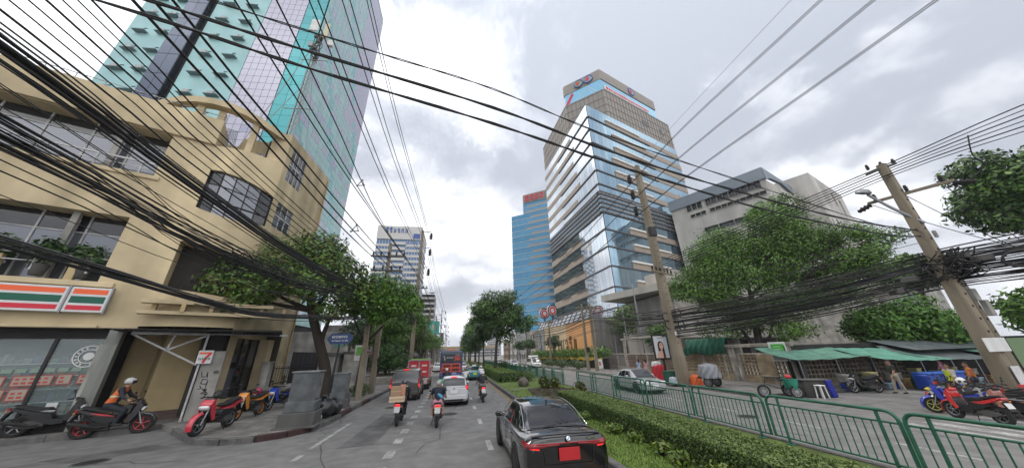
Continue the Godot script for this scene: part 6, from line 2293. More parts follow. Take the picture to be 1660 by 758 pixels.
	hedge_box("far_hedge", "shaggy round ended hedge on the median below the tree row", 4.3,6.5,-31.4,-90.0,0.85,0.08,130.0,[Color(0.09,0.125,0.03), Color(0.065,0.10,0.025), Color(0.12,0.15,0.045)],0.3)
	bush("round_bush", "round clipped bush beside the far hedge's near end", v3(7.3,0.15,-32.3),v3(0.8,0.5,1.6),1300,0.09,[Color(0.085,0.12,0.03), Color(0.06,0.095,0.025)])
	bush("round_bush", "small ball of clipped bush behind the biggest median tree", v3(7.6,0.5,-50.0),v3(0.9,0.7,0.9),700,0.1, G_DARK)

func barrier_panel(detail: bool) -> Node3D:
	# one welded panel 3 m long, built along -z from its origin
	var t := thing("barrier_panel", "", "barrier", v3(9.0,0,0),0, "green steel barrier panels along the median")
	var L := 2.92
	var H := 1.16
	var mb := MB.new()
	var top := bend([v3(0,0.12,-0.03),v3(0, H - 0.22,-0.03)],1)
	var fr := pv([v3(0,0.14,-0.03),v3(0, H - 0.2,-0.03)])
	for i in 5: fr.push_back(v3(0, H - 0.2 + 0.2 * sin(PI / 2 * (i + 1) / 5.0),-0.03 - 0.2 * (1 - cos(PI / 2 * (i + 1) / 5.0))))
	for i in 5: fr.push_back(v3(0, H - 0.2 + 0.2 * cos(PI / 2 * i / 5.0),-L + 0.2 - 0.2 * sin(PI / 2 * i / 5.0)))
	fr.push_back(v3(0, H - 0.2,-L)); fr.push_back(v3(0,0.14,-L))
	mb.tube(fr, 0.036,7)
	part("frame", mb, M.green_rail, t)
	for y: float in [H - 0.22,0.16]:
		mb = MB.new()
		mb.bar(v3(0, y, -0.03),v3(0, y, -L),0.022,6)
		part("rail", mb, M.green_rail, t)
	for z: float in [-0.36,-L + 0.36]:
		mb = MB.new()
		mb.bar(v3(0,-0.02, z),v3(0, H - 0.02, z),0.033,7)
		part("post", mb, M.green_rail, t)
		mb = MB.new()
		mb.cbox(v3(0,0.01, z),v3(0.16,0.03,0.16),0.008)
		part("foot_plate", mb, M.green_rail, t)
	if detail:
		for i in 17:
			mb = MB.new()
			mb.bar(v3(0,0.16,-0.2 - i * 0.158),v3(0, H - 0.22,-0.2 - i * 0.158),0.0135,5)
			part("bar", mb, M.green_rail, t)
	else:
		mb = MB.new()
		for i in 17: mb.bar(v3(0,0.16,-0.2 - i * 0.158),v3(0, H - 0.22,-0.2 - i * 0.158),0.015,4)
		stuff(part("bar", mb, M.green_rail, t))
	return t

func median_things() -> void:
	# barrier: near panels to z -24, a gap, then the far run
	var a := barrier_panel(true)
	var b := barrier_panel(false)
	var n := 0
	var names := ["cut by the picture's lower right corner", "first whole one from the lower right corner", "in front of the trike", "in front of the tan pole", "before the silver sedan's nose", "before the silver sedan's tail", "at the near side of the gap"]
	var zs := [-2.55,-5.55,-8.55,-11.55,-14.55,-17.55,-20.55]
	for i in 7:
		var o := a if i == 0 else copy(a, Vector3.ZERO, 0)
		o.position = v3(9.06 + 0.012 * i, 0.16, zs[i])
		o.rotation.y = rng.randf_range(-0.012,0.012)
		o.set_meta("label", "green steel barrier panel " + names[i])
	for i in 24:
		var o := b if i == 0 else copy(b, Vector3.ZERO, 0)
		o.position = v3(9.08,0.16,-26.2 - i * 3.0)
		o.set_meta("label", "green steel barrier panel just past the gap in the fence" if i == 0 else "second green steel barrier panel past the gap" if i == 1 else "far green steel barrier panel down the median")
	# boulder, soil bed and red leaved plants
	var mb := MB.new()
	var rows := []
	for i in 7:
		var row := PackedVector3Array()
		var f := PI * i / 6.0 - PI / 2
		for j in 11:
			var q := TAU * j / 11.0
			var r := 0.42 * (1.0 + 0.16 * sin(j * 2.3 + i) + 0.1 * cos(i * 3.1 + j))
			row.push_back(v3(cos(f) * cos(q) * r, 0.32 + sin(f) * 0.4 * (1 + 0.1 * sin(j * 1.7)),-cos(f) * sin(q) * r * 0.8))
		rows.append(row)
	mb.grid(rows, true)
	var t := thing("boulder", "pale rounded boulder on the grass at the hedge's end", "rock", v3(5.75,0.14,-26.8))
	part("stone", mb, mat(lin(0.42,0.36,0.31),0.95,0, "rough", 1.2, "stain", 0.6), t)
	mb = MB.new()
	flat(mb, pv2([v2(5.0,-20.4),v2(6.2,-19.0),v2(8.6,-19.4),v2(8.9,-23.4),v2(7.4,-25.6),v2(5.6,-24.6)]),0.19,0.04)
	stuff(solo("soil", mb, M.soil, "reddish soil bed on the median before the hedge", "", "", "stuff"))
	mb = MB.new()
	for i in 26:
		var p := v3(rng.randf_range(5.3,8.6),0.2, rng.randf_range(-24.8,-19.6))
		leafy(mb, p, v3(0.28,0.1,0.28),26,0.07,[Color(0.08,0.04,0.02), Color(0.1,0.055,0.03), Color(0.05,0.06,0.02)],0.2)
	stuff(solo("ground_cover", mb, M.leaf, "low brownish creeper on the soil bed", "", "", "stuff"))
	var cro := [Color(0.05,0.085,0.02), Color(0.16,0.15,0.02), Color(0.11,0.03,0.02), Color(0.07,0.10,0.02), Color(0.03,0.05,0.015)]
	for q: Array in [[6.9,-24.6,0.62, "tall croton plant on the soil bed behind the black sedan's roof"],[7.7,-24.2,0.55, "second croton plant on the soil bed, right of the tall one"],[8.1,-20.6,0.5, "yellow flecked croton plant at the far end of the clipped hedge"],[7.1,-19.0,0.38, "low croton plant between the soil bed and the clipped hedge"]]:
		bush("croton_plant", q[3],v3(q[0],0.17, q[1]),v3(q[2] * 0.7, q[2] * 0.75, q[2] * 0.7),330,0.12, cro, "croton plants on the soil bed", "plant")
	for k in 7:
		bush("croton_plant", "yellow green plant at the foot of the clipped hedge, " + ["nearest to the corner", "second", "third", "fourth", "fifth", "sixth", "farthest"][k] + " of seven", v3(5.35 + rng.randf_range(-0.12,0.08),0.15,[-5.4,-6.6,-7.5,-8.3,-9.6,-10.7,-13.0][k]),v3(0.24,0.17,0.28),170,0.07,[Color(0.16,0.19,0.03), Color(0.10,0.14,0.025), Color(0.06,0.09,0.02), Color(0.2,0.2,0.05)], "yellow green plants along the hedge foot", "plant")
	mb = MB.new()
	flat(mb, pv2([v2(4.2,-25.2),v2(4.4,-24.7),v2(6.2,-25.4),v2(6.1,-25.9)]),0.175,0.02)
	struct("path", mb, M.paving2)
	# grass blades on the near lawn strip
	mb = MB.new()
	for i in 26000:
		var p := v3(rng.randf_range(3.98,5.55),0.155,-4.0 - 24.0 * pow(rng.randf(),1.5))
		if p.z < -19: p.x = rng.randf_range(3.98,8.9)
		var h := rng.randf_range(0.03,0.075)
		var d := v3(rng.randfn(),0, rng.randfn()) * 0.02
		var w := v3(rng.randfn(),0, rng.randfn()).normalized() * 0.008
		var k := rng.randf()
		mb.col = Color(lerpf(0.19,0.34, k), lerpf(0.30,0.44, k), lerpf(0.04,0.08, k))
		var nn := (UP + d * 8).normalized()
		mb.tn(p - w, p + w, p + d + UP * h, nn, nn, nn)
	stuff(solo("grass", mb, M.leaf, "short bright grass along the kerb of the median", "", "", "stuff"))

func outward(mb: MB, from := 0) -> void:
	# turn a smooth closed shape's faces outwards
	var m := Vector3.ZERO
	for i in range(from, mb.v.size()): m += mb.v[i]
	m /= maxi(1, mb.v.size() - from)
	var s := 0.0
	for i in range(from, mb.v.size()): s += mb.n[i].dot(mb.v[i] - m)
	if s < 0.0:
		for i in range(from, mb.v.size(),3):
			var a := mb.v[i + 1]; mb.v[i + 1] = mb.v[i + 2]; mb.v[i + 2] = a
			var b := mb.n[i + 1]; mb.n[i + 1] = mb.n[i + 2]; mb.n[i + 2] = b
			for k in 3: mb.n[i + k] = -mb.n[i + k]

func dense(st: Array, n: int) -> Array:
	# rows of numbers with smooth steps put between
	var o := []
	for i in st.size() - 1:
		var p0: Array = st[maxi(i - 1,0)]; var p1: Array = st[i]; var p2: Array = st[i + 1]; var p3: Array = st[mini(i + 2, st.size() - 1)]
		for k in n:
			var f := float(k) / n
			var r := []
			for j in p1.size():
				# a limited slope, so that edges do not overshoot
				var m1: float = clampf((p2[j] - p0[j]) * 0.5,-absf(p2[j] - p1[j]) * 1.5, absf(p2[j] - p1[j]) * 1.5) if (p2[j] - p1[j]) * (p1[j] - p0[j]) > 0 else 0.0
				var m2: float = clampf((p3[j] - p1[j]) * 0.5,-absf(p2[j] - p1[j]) * 1.5, absf(p2[j] - p1[j]) * 1.5) if (p3[j] - p2[j]) * (p2[j] - p1[j]) > 0 else 0.0
				if j == 0:
					m1 = p2[0] - p1[0]; m2 = m1
				var f2 := f * f; var f3 := f2 * f
				r.append((2 * f3 - 3 * f2 + 1) * p1[j] + (f3 - 2 * f2 + f) * m1 + (-2 * f3 + 3 * f2) * p2[j] + (f3 - f2) * m2)
			o.append(r)
	o.append(st[st.size() - 1])
	return o

func body_section(s: Array) -> PackedVector3Array:
	# s: z, half width, bottom, shoulder, top, half width of the top
	var z: float = s[0]; var w: float = s[1]; var yb: float = s[2]; var ys: float = s[3]; var yt: float = s[4]; var wt: float = s[5]
	var h := ys - yb
	var r := [v2(0, yb),v2(w * 0.8, yb),v2(w * 0.94, yb + 0.05),v2(w * 0.985, yb + h * 0.2),v2(w, yb + h * 0.5),v2(w * 0.992, yb + h * 0.78),v2(w * 0.97, ys - 0.015),v2(w * 0.955, ys),v2(wt, lerpf(ys, yt, 0.75)),v2(wt * 0.6, yt),v2(0, yt + 0.012)]
	var o := PackedVector3Array()
	for q: Vector2 in r: o.push_back(v3(q.x, q.y, z))
	for i in range(r.size() - 2,0,-1): o.push_back(v3(-r[i].x, r[i].y, z))
	return o

func cabin_section(s: Array) -> PackedVector3Array:
	# s: z, half width below, height below, half width of the roof, roof height
	var z: float = s[0]; var wb: float = s[1]; var yb: float = s[2]; var wr: float = s[3]; var yr: float = s[4]
	var h := yr - yb
	var r := [v2(wb, yb),v2(lerpf(wb, wr, 0.45), yb + h * 0.5),v2(wr + 0.02, yr - h * 0.13),v2(wr - 0.05, yr - h * 0.03),v2(wr * 0.55, yr + h * 0.015),v2(0, yr + h * 0.035)]
	var o := PackedVector3Array()
	for q: Vector2 in r: o.push_back(v3(q.x, q.y, z))
	for i in range(r.size() - 2,-1,-1): o.push_back(v3(-r[i].x, r[i].y, z))
	return o

func skin_point(rows: Array, f: float, v: float) -> Vector3:
	var i := clampi(int(f),0, rows.size() - 2)
	var j := clampi(int(v),0, rows[0].size() - 2)
	var a: Vector3 = (rows[i][j] as Vector3).lerp(rows[i][j + 1],v - j)
	var b: Vector3 = (rows[i + 1][j] as Vector3).lerp(rows[i + 1][j + 1],v - j)
	return a.lerp(b, f - i)

func patch(mb: MB, rows: Array, f0: float, f1: float, v0: float, v1: float, out: float, n := 6, m := 6, f0b := -1.0, f1b := -1.0) -> void:
	# a sheet a little proud of a skin; f0b, f1b: its ends along the v1 side
	if f0b < 0: f0b = f0
	if f1b < 0: f1b = f1
	var g := []
	var mid := Vector3.ZERO
	for i in n + 1:
		var row := PackedVector3Array()
		for j in m + 1:
			var v := lerpf(v0,v1, float(j) / m)
			var f := lerpf(lerpf(f0, f0b, float(j) / m), lerpf(f1, f1b, float(j) / m), float(i) / n)
			var p := skin_point(rows, f, v)
			var k := (skin_point(rows, f + 0.05,v) - skin_point(rows, f - 0.05,v)).cross(skin_point(rows, f, v + 0.05) - skin_point(rows, f, v - 0.05)).normalized()
			var c := v3(0,0.7, p.z)
			if k.dot(p - c) < 0: k = -k
			row.push_back(p + k * out)
		g.append(row)
	var at := mb.v.size()
	mb.grid(g)
	var s := 0.0
	for i in range(at, mb.v.size()): s += mb.n[i].dot(mb.v[i] - v3(0,0.7, mb.v[i].z))
	if s < 0:
		for i in range(at, mb.v.size(),3):
			var a := mb.v[i + 1]; mb.v[i + 1] = mb.v[i + 2]; mb.v[i + 2] = a
			for k in 3: mb.n[i + k] = -mb.n[i + k]

func wheel(parent: Node3D, at: Vector3, r: float, w: float, spokes := 10, rim: Material = null) -> void:
	var o := Node3D.new()
	o.name = "wheel"
	parent.add_child(o, true)
	o.position = at
	var b := Basis(v3(0,0,1),v3(1,0,0),v3(0,1,0))
	var mb := MB.new()
	var h := w * 0.5
	mb.lathe(Vector3.ZERO, [v2(r * 0.66,-h * 0.8),v2(r * 0.8,-h),v2(r * 0.95,-h * 0.9),v2(r, -h * 0.55),v2(r, h * 0.55),v2(r * 0.95, h * 0.9),v2(r * 0.8, h),v2(r * 0.66, h * 0.8),v2(r * 0.66,-h * 0.8)],22, b)
	outward(mb)
	part("tyre", mb, M.rubber, o)
	mb = MB.new()
	var R := r * 0.67
	mb.lathe(Vector3.ZERO, [v2(R, -h * 0.8),v2(R, h * 0.8),v2(R * 0.93, h * 0.75),v2(R * 0.9,-h * 0.5),v2(R * 0.9,-h * 0.75),v2(R, -h * 0.8)],22, b)
	for sx: float in [-1.0,1.0]:
		for k in spokes:
			var a := TAU * k / spokes
			mb.beam(v3(sx * h * 0.45, cos(a) * R * 0.15, sin(a) * R * 0.15),v3(sx * h * 0.62, cos(a) * R * 0.94, sin(a) * R * 0.94), R * 0.13, h * 0.2, Vector3.RIGHT)
	mb.lathe(Vector3.ZERO, [v2(0,-h * 0.66),v2(R * 0.22,-h * 0.62),v2(R * 0.22, h * 0.62),v2(0, h * 0.66)],12, b)
	part("rim", mb, rim if rim else M.alloy, o)
	mb = MB.new()
	mb.lathe(Vector3.ZERO, [v2(0,-h * 0.1),v2(R * 0.88,-h * 0.1),v2(R * 0.88, h * 0.1),v2(0, h * 0.1)],16, b)
	part("brake", mb, M.dark, o)

func arch(mb: MB, x: float, y: float, z: float, r: float, side: float) -> void:
	# dark wheel housing on the body's side
	var p := PackedVector2Array()
	for i in 15:
		var a := -0.25 + (PI + 0.5) * i / 14.0
		p.push_back(v2(cos(a) * r, sin(a) * r))
	mb.prism(p, -0.05,0.012, Transform3D(Basis(v3(0,0,-side),v3(0,1,0),v3(side, 0,0)),v3(x * side, y, z)))

func car(called: String, label: String, cat: String, at: Vector3, turn: float, sp: Dictionary, paint: Material, group := "") -> Node3D:
	var t := thing(called, label, cat, at, turn, group)
	var mb := MB.new()
	var rows := []
	for s: Array in dense(sp.body, 4): rows.append(body_section(s))
	mb.grid(rows, true)
	mb.fan(rows[0]); mb.fan(rows[rows.size() - 1], true)
	outward(mb)
	part("body", mb, paint, t)
	var cab := []
	var cs: Array = dense(sp.cabin, 4)
	for s: Array in cs: cab.append(cabin_section(s))
	mb = MB.new()
	mb.grid(cab)
	outward(mb)
	part("cabin", mb, sp.get("roof", paint), t)
	# glass: rear screen, windscreen, side windows
	var tint: Material = sp.get("glass", M.dark_glass)
	var w: Array = sp.rear_glass
	mb = MB.new(); patch(mb, cab, w[0] * 4, w[1] * 4, w[2],10 - w[2],0.008,6,10)
	part("rear_window", mb, tint, t)
	w = sp.wind_glass
	mb = MB.new(); patch(mb, cab, w[0] * 4, w[1] * 4, w[2],10 - w[2],0.008,6,10)
	part("windscreen", mb, tint, t)
	for s: Array in sp.side_glass:
		for sd in 2:
			var v0 := 0.12; var v1: float = s[4] if s.size() > 4 else 1.75
			mb = MB.new()
			if sd == 0: patch(mb, cab, s[0] * 4, s[1] * 4,v0,v1,0.008,5,5, s[2] * 4, s[3] * 4)
			else: patch(mb, cab, s[0] * 4, s[1] * 4,10 - v0,10 - v1,0.008,5,5, s[2] * 4, s[3] * 4)
			part("side_window", mb, tint, t)
	# wheels and housings
	for z: float in sp.axles:
		for sd: float in [-1.0,1.0]:
			mb = MB.new()
			arch(mb, sp.track, sp.tyre, z, sp.tyre + 0.055, sd)
			part("wheel_arch", mb, M.black, t)
			wheel(t, v3(sd * (sp.track - 0.085), sp.tyre, z), sp.tyre, 0.22, sp.get("spokes", 10), sp.get("rim", null))
	# bumpers, sill shadow and mirrors
	var L0: float = sp.body[0][0]; var L1: float = sp.body[sp.body.size() - 1][0]
	mb = MB.new()
	mb.cbox(v3(0,0.24, (L0 + L1) * 0.5),v3(sp.track * 2 - 0.12,0.16, L0 - L1 - 0.5),0.03)
	part("underbody", mb, M.black, t)
	for sd: float in [-1.0,1.0]:
		mb = MB.new()
		var mp: Vector3 = sp.mirror
		mb.cbox(v3(mp.x * sd, mp.y, mp.z),v3(0.2,0.14,0.13),0.045)
		mb.beam(v3((mp.x - 0.2) * sd, mp.y - 0.05, mp.z),v3(mp.x * sd, mp.y - 0.04, mp.z),0.05,0.04)
		part("mirror", mb, sp.get("mirror_mat", paint), t)
		for hz: float in sp.get("handles", []):
			mb = MB.new()
			mb.cbox(v3(sd * (sp.track + 0.005), sp.handle_y, hz),v3(0.03,0.03,0.2),0.01)
			part("door_handle", mb, M.chrome if sp.get("bright", false) else paint, t)
		for hz: float in sp.get("seams", []):
			mb = MB.new()
			mb.box(v3(sd * (sp.track - 0.003),0.62, hz),v3(0.012,0.62,0.012))
			part("door_gap", mb, M.black, t)
	return t

func slab(t: Node3D, called: String, p: Vector3, s: Vector3, m: Material, ch := 0.015, b := Basis.IDENTITY) -> MeshInstance3D:
	var mb := MB.new()
	mb.cbox(p, s, ch, b)
	return part(called, mb, m, t)

func sedan_spec(L: float, W: float, H: float) -> Dictionary:
	var w := W * 0.5
	var r := L * 0.5
	return {
		"body": [[r, w * 0.80,0.34,0.80,0.86, w * 0.6],[r - 0.06, w * 0.90,0.26,0.90,0.97, w * 0.68],[r - 0.32, w * 0.965,0.22,0.95,1.04, w * 0.74],[r - 0.9, w, 0.2,0.95,1.04, w * 0.8],[0.3, w, 0.2,0.93,0.98, w * 0.85],[-r + 1.5, w, 0.2,0.90,0.97, w * 0.82],[-r + 0.9, w * 0.985,0.2,0.85,0.93, w * 0.78],[-r + 0.3, w * 0.93,0.22,0.74,0.83, w * 0.72],[-r + 0.05, w * 0.82,0.26,0.64,0.70, w * 0.62],[-r, w * 0.7,0.34,0.58,0.62, w * 0.5]],
		"cabin": [[r - 0.62, w * 0.80,1.0, w * 0.66,1.03],[r - 1.38, w * 0.91,0.94, w * 0.66, H - 0.06],[r - 2.0, w * 0.93,0.93, w * 0.68, H],[r - 2.75, w * 0.93,0.92, w * 0.67, H - 0.03],[r - 3.62, w * 0.86,0.94, w * 0.72,0.97]],
		"rear_glass": [0.06,0.97,2.9], "wind_glass": [3.04,3.95,2.7],
		"side_glass": [[0.75,1.42,1.0,1.4],[1.5,2.3,1.48,2.3],[2.38,3.35,2.38,3.0]],
		"axles": [r - 1.02,-r + 0.92], "track": w, "tyre": 0.335, "mirror": v3(w + 0.08,1.0,-r + 1.75),
		"handles": [r - 1.75, r - 2.75], "handle_y": 0.84, "seams": [r - 1.45, r - 2.35,-r + 1.5],
	}

func hatch_spec(L: float, W: float, H: float) -> Dictionary:
	var w := W * 0.5
	var r := L * 0.5
	return {
		"body": [[r, w * 0.86,0.34,0.86,0.92, w * 0.7],[r - 0.06, w * 0.95,0.25,0.93,0.99, w * 0.74],[r - 0.5, w, 0.22,0.97,1.02, w * 0.8],[0.2, w, 0.2,0.95,1.0, w * 0.85],[-r + 1.3, w, 0.2,0.93,1.0, w * 0.8],[-r + 0.4, w * 0.94,0.22,0.78,0.88, w * 0.74],[-r + 0.05, w * 0.82,0.28,0.62,0.7, w * 0.6],[-r, w * 0.7,0.34,0.56,0.6, w * 0.5]],
		"cabin": [[r - 0.02, w * 0.90,0.98, w * 0.8,1.0],[r - 0.42, w * 0.95,0.97, w * 0.74, H - 0.05],[r - 1.2, w * 0.95,0.96, w * 0.76, H],[r - 2.1, w * 0.94,0.95, w * 0.74, H - 0.05],[r - 3.0, w * 0.86,0.96, w * 0.74,0.99]],
		"rear_glass": [0.14,0.9,2.6], "wind_glass": [3.05,3.95,2.7],
		"side_glass": [[0.85,1.4,0.98,1.4],[1.48,2.25,1.48,2.25],[2.33,3.35,2.33,3.0]],
		"axles": [r - 0.72,-r + 0.78], "track": w, "tyre": 0.30, "mirror": v3(w + 0.08,1.05,-r + 1.5),
		"handles": [r - 1.35, r - 2.2], "handle_y": 0.88, "seams": [r - 1.05, r - 1.95,-r + 1.25],
	}

func plate(t: Node3D, p: Vector3, m: Material, w := 0.42, h := 0.2) -> void:
	slab(t, "number_plate", p, v3(w, h, 0.02), m, 0.006)

# ---- motorbikes

func profile(mb: MB, poly: Array, w: float, k := 0.86, bev := 0.5) -> void:
	# side outline given as (z, y), half width w, with rounded-off flanks
	var c := Vector2.ZERO
	for q: Vector2 in poly: c += q
	c /= poly.size()
	var n := poly.size()
	var ring := []
	for s: Array in [[-1.0, k],[-bev, 1.0],[bev, 1.0],[1.0, k]]:
		var row := PackedVector3Array()
		for q: Vector2 in poly:
			var e: Vector2 = c + (q - c) * s[1]
			row.push_back(v3(s[0] * w, e.y, e.x))
		ring.append(row)
	var at := mb.v.size()
	mb.grid(ring, true)
	for s in 2:
		var p2 := PackedVector2Array()
		for q: Vector2 in poly: p2.push_back(c + (q - c) * k)
		var ix := Geometry2D.triangulate_polygon(p2)
		for i in range(0, ix.size(),3):
			var x := w * (1.0 if s else -1.0)
			var a := v3(x, p2[ix[i]].y, p2[ix[i]].x); var b := v3(x, p2[ix[i + 1]].y, p2[ix[i + 1]].x); var d := v3(x, p2[ix[i + 2]].y, p2[ix[i + 2]].x)
			if (b - a).cross(d - a).x * (1.0 if s else -1.0) > 0: mb.tri(a, b, d)
			else: mb.tri(a, d, b)
	outward(mb, at)

func pts(a: Array) -> Array:
	var o := []
	for i in range(0, a.size(),2): o.append(v2(a[i], a[i + 1]))
	return o

func bike_wheel(t: Node3D, z: float, r: float, w: float, rim: Material) -> void:
	wheel(t, v3(0, r, z), r, w, 5, rim)

func motorbike(label: String, at: Vector3, turn: float, paint: Material, trim: Material, o := {}) -> Node3D:
	# scooter type by default; o: sport (bigger, tank), big, rim, plate, box
	var t := thing("motorbike", label, "motorbike", at, turn, o.get("group", ""))
	var sport: bool = o.get("sport", false)
	var rim: Material = o.get("rim", M.alloy)
	var rf := 0.29; var rr := 0.285
	var mb: MB
	bike_wheel(t, -0.66, rf, 0.10 if not sport else 0.12, rim)
	bike_wheel(t, 0.62, rr, 0.12 if not sport else 0.16, rim)
	# fork, front fender, headstock
	mb = MB.new()
	for s: float in [-0.08,0.08]: mb.bar(v3(s, 0.29,-0.66),v3(s, 0.78,-0.46),0.022)
	part("fork", mb, M.steel, t)
	mb = MB.new()
	var g := []
	for i in 9:
		var a := -0.35 + (PI * 0.62) * i / 8.0
		var q := v3(0,0.29 + sin(a) * 0.335,-0.66 - cos(a) * 0.335)
		g.append(pv([q + v3(-0.085,-0.05 * sin(a),0.04 * cos(a)), q + v3(-0.06,0,0), q + v3(0,0.01,0), q + v3(0.06,0,0), q + v3(0.085,-0.05 * sin(a),0.04 * cos(a))]))
	mb.grid(g)
	part("front_fender", mb, paint, t)
	# front apron and headlight cowl
	mb = MB.new()
	profile(mb, pts([-0.50,0.97,-0.61,0.84,-0.60,0.76,-0.44,0.68,-0.38,0.74,-0.40,0.92,-0.42,0.99]),0.165,0.78)
	part("front_cowl", mb, paint, t)
	mb = MB.new()
	profile(mb, pts([-0.53,0.72,-0.46,0.50,-0.36,0.32,-0.27,0.34,-0.34,0.62,-0.38,0.74]),0.17,0.85)
	part("leg_shield", mb, M.black, t)
	for s: float in [-1.0,1.0]:
		mb = MB.new()
		mb.prism(pv2([v2(0.56,0.74),v2(0.40,0.80),v2(0.36,0.60),v2(0.30,0.40),v2(0.40,0.36),v2(0.50,0.56)]),-0.012,0.012, Transform3D(Basis(v3(0,0,-1), UP, v3(1,0,0)),v3(s * 0.178,0,0)))
		part("shield_wing", mb, paint, t)
	mb = MB.new()
	profile(mb, pts([-0.63,0.80,-0.645,0.74,-0.58,0.66,-0.54,0.72,-0.56,0.80]),0.13,0.8)
	part("headlight", mb, M.lamp, t)
	mb = MB.new()
	profile(mb, pts([-0.38,1.04,-0.52,1.0,-0.50,0.93,-0.34,0.94]),0.12,0.85)
	part("handlebar_cowl", mb, trim if not sport else paint, t)
	# floor or tank, side panels, tail
	if sport:
		mb = MB.new()
		profile(mb, pts([-0.36,0.62,-0.38,0.88,-0.24,0.93,0.0,0.82,0.12,0.72,0.05,0.58]),0.15,0.8)
		part("tank", mb, paint, t)
	else:
		mb = MB.new()
		profile(mb, pts([-0.36,0.30,-0.34,0.40,-0.05,0.46,0.10,0.52,0.12,0.34,-0.1,0.27]),0.17,0.9)
		part("footboard", mb, M.black, t)
	mb = MB.new()
	profile(mb, pts([0.02,0.62,0.35,0.69,0.78,0.83,0.92,0.86,0.84,0.76,0.58,0.65,0.30,0.55]),0.145,0.82)
	part("side_panel", mb, paint, t)
	mb = MB.new()
	profile(mb, pts([-0.12,0.44,0.0,0.64,0.3,0.62,0.62,0.62,0.40,0.46,0.1,0.36]),0.15,0.85)
	part("lower_panel", mb, M.black, t)
	mb = MB.new()
	profile(mb, pts([0.0,0.70,0.08,0.78,0.34,0.79,0.48,0.85,0.80,0.92,0.84,0.87,0.5,0.76,0.30,0.70]),0.135,0.85)
	part("seat", mb, mat(lin(0.02,0.02,0.021),0.7), t)
	# engine, swing arm, exhaust
	mb = MB.new()
	profile(mb, pts([0.02,0.26,0.0,0.42,0.3,0.48,0.66,0.36,0.70,0.25,0.3,0.2]),0.12,0.85)
	part("engine", mb, M.dark_conc if not sport else M.dark, t)
	mb = MB.new()
	mb.tube(pv([v3(0.13,0.30,0.15),v3(0.16,0.30,0.35),v3(0.17,0.36,0.5),v3(0.18,0.46,0.92)]),[0.025,0.03,0.06,0.055],9)
	part("exhaust", mb, M.dark if o.get("dark", true) else M.chrome, t)
	mb = MB.new()
	profile(mb, pts([0.86,0.84,0.93,0.85,0.92,0.76,0.85,0.76]),0.1,0.8)
	part("tail_light", mb, M.red_lamp if o.get("lit", false) else M.red_lens, t)
	mb = MB.new()
	mb.beam(v3(0,0.74,0.84),v3(0,0.46,0.98),0.17,0.02, Vector3.BACK)
	part("rear_guard", mb, M.black, t)
	slab(t, "number_plate", v3(0,0.62,0.955),v3(0.2,0.17,0.012), M.sign_white, 0.004, Basis(Vector3.RIGHT, -0.35))
	for s: float in [-1.0,1.0]:
		mb = MB.new()
		mb.cbox(v3(s * 0.13,0.74,0.9),v3(0.07,0.04,0.05),0.012)
		part("indicator", mb, M.amber, t)
	# bars, grips, mirrors, stand
	mb = MB.new()
	mb.tube(pv([v3(-0.36,1.0,-0.32),v3(-0.2,1.03,-0.4),v3(0.2,1.03,-0.4),v3(0.36,1.0,-0.32)]),0.014,6)
	part("handlebar", mb, M.dark, t)
	for s: float in [-1.0,1.0]:
		mb = MB.new()
		mb.bar(v3(s * 0.26,1.017,-0.37),v3(s * 0.385,0.995,-0.31),0.021,7)
		part("grip", mb, M.rubber, t)
		mb = MB.new()
		mb.bar(v3(s * 0.24,1.03,-0.38),v3(s * 0.31,1.2,-0.36),0.008,5)
		mb.ell(v3(s * 0.33,1.24,-0.35),v3(0.065,0.042,0.02),10)
		part("mirror", mb, M.black, t)
	mb = MB.new()
	mb.bar(v3(-0.12,0.3,0.1),v3(-0.24,0.02,0.16),0.013,5)
	mb.bar(v3(-0.16,0.27,0.2),v3(0.2,0.27,0.2),0.015,5)
	part("stand", mb, M.dark, t)
	if o.has("rack"):
		mb = MB.new()
		for s: float in [-0.1,0.1]: mb.bar(v3(s, 0.9,0.6),v3(s, 0.95,0.95),0.013,5)
		mb.bar(v3(-0.1,0.95,0.93),v3(0.1,0.95,0.93),0.013,5)
		part("rack", mb, M.steel, t)
	return t

# ---- people: one smooth skin over a skeleton of tapered bones

func capsule(p: Vector3, a: Vector3, ab: Vector3, l2: float, ra: float, rb: float) -> float:
	var h := clampf((p - a).dot(ab) / l2,0.0,1.0)
	return (p - a - ab * h).length() - lerpf(ra, rb, h)

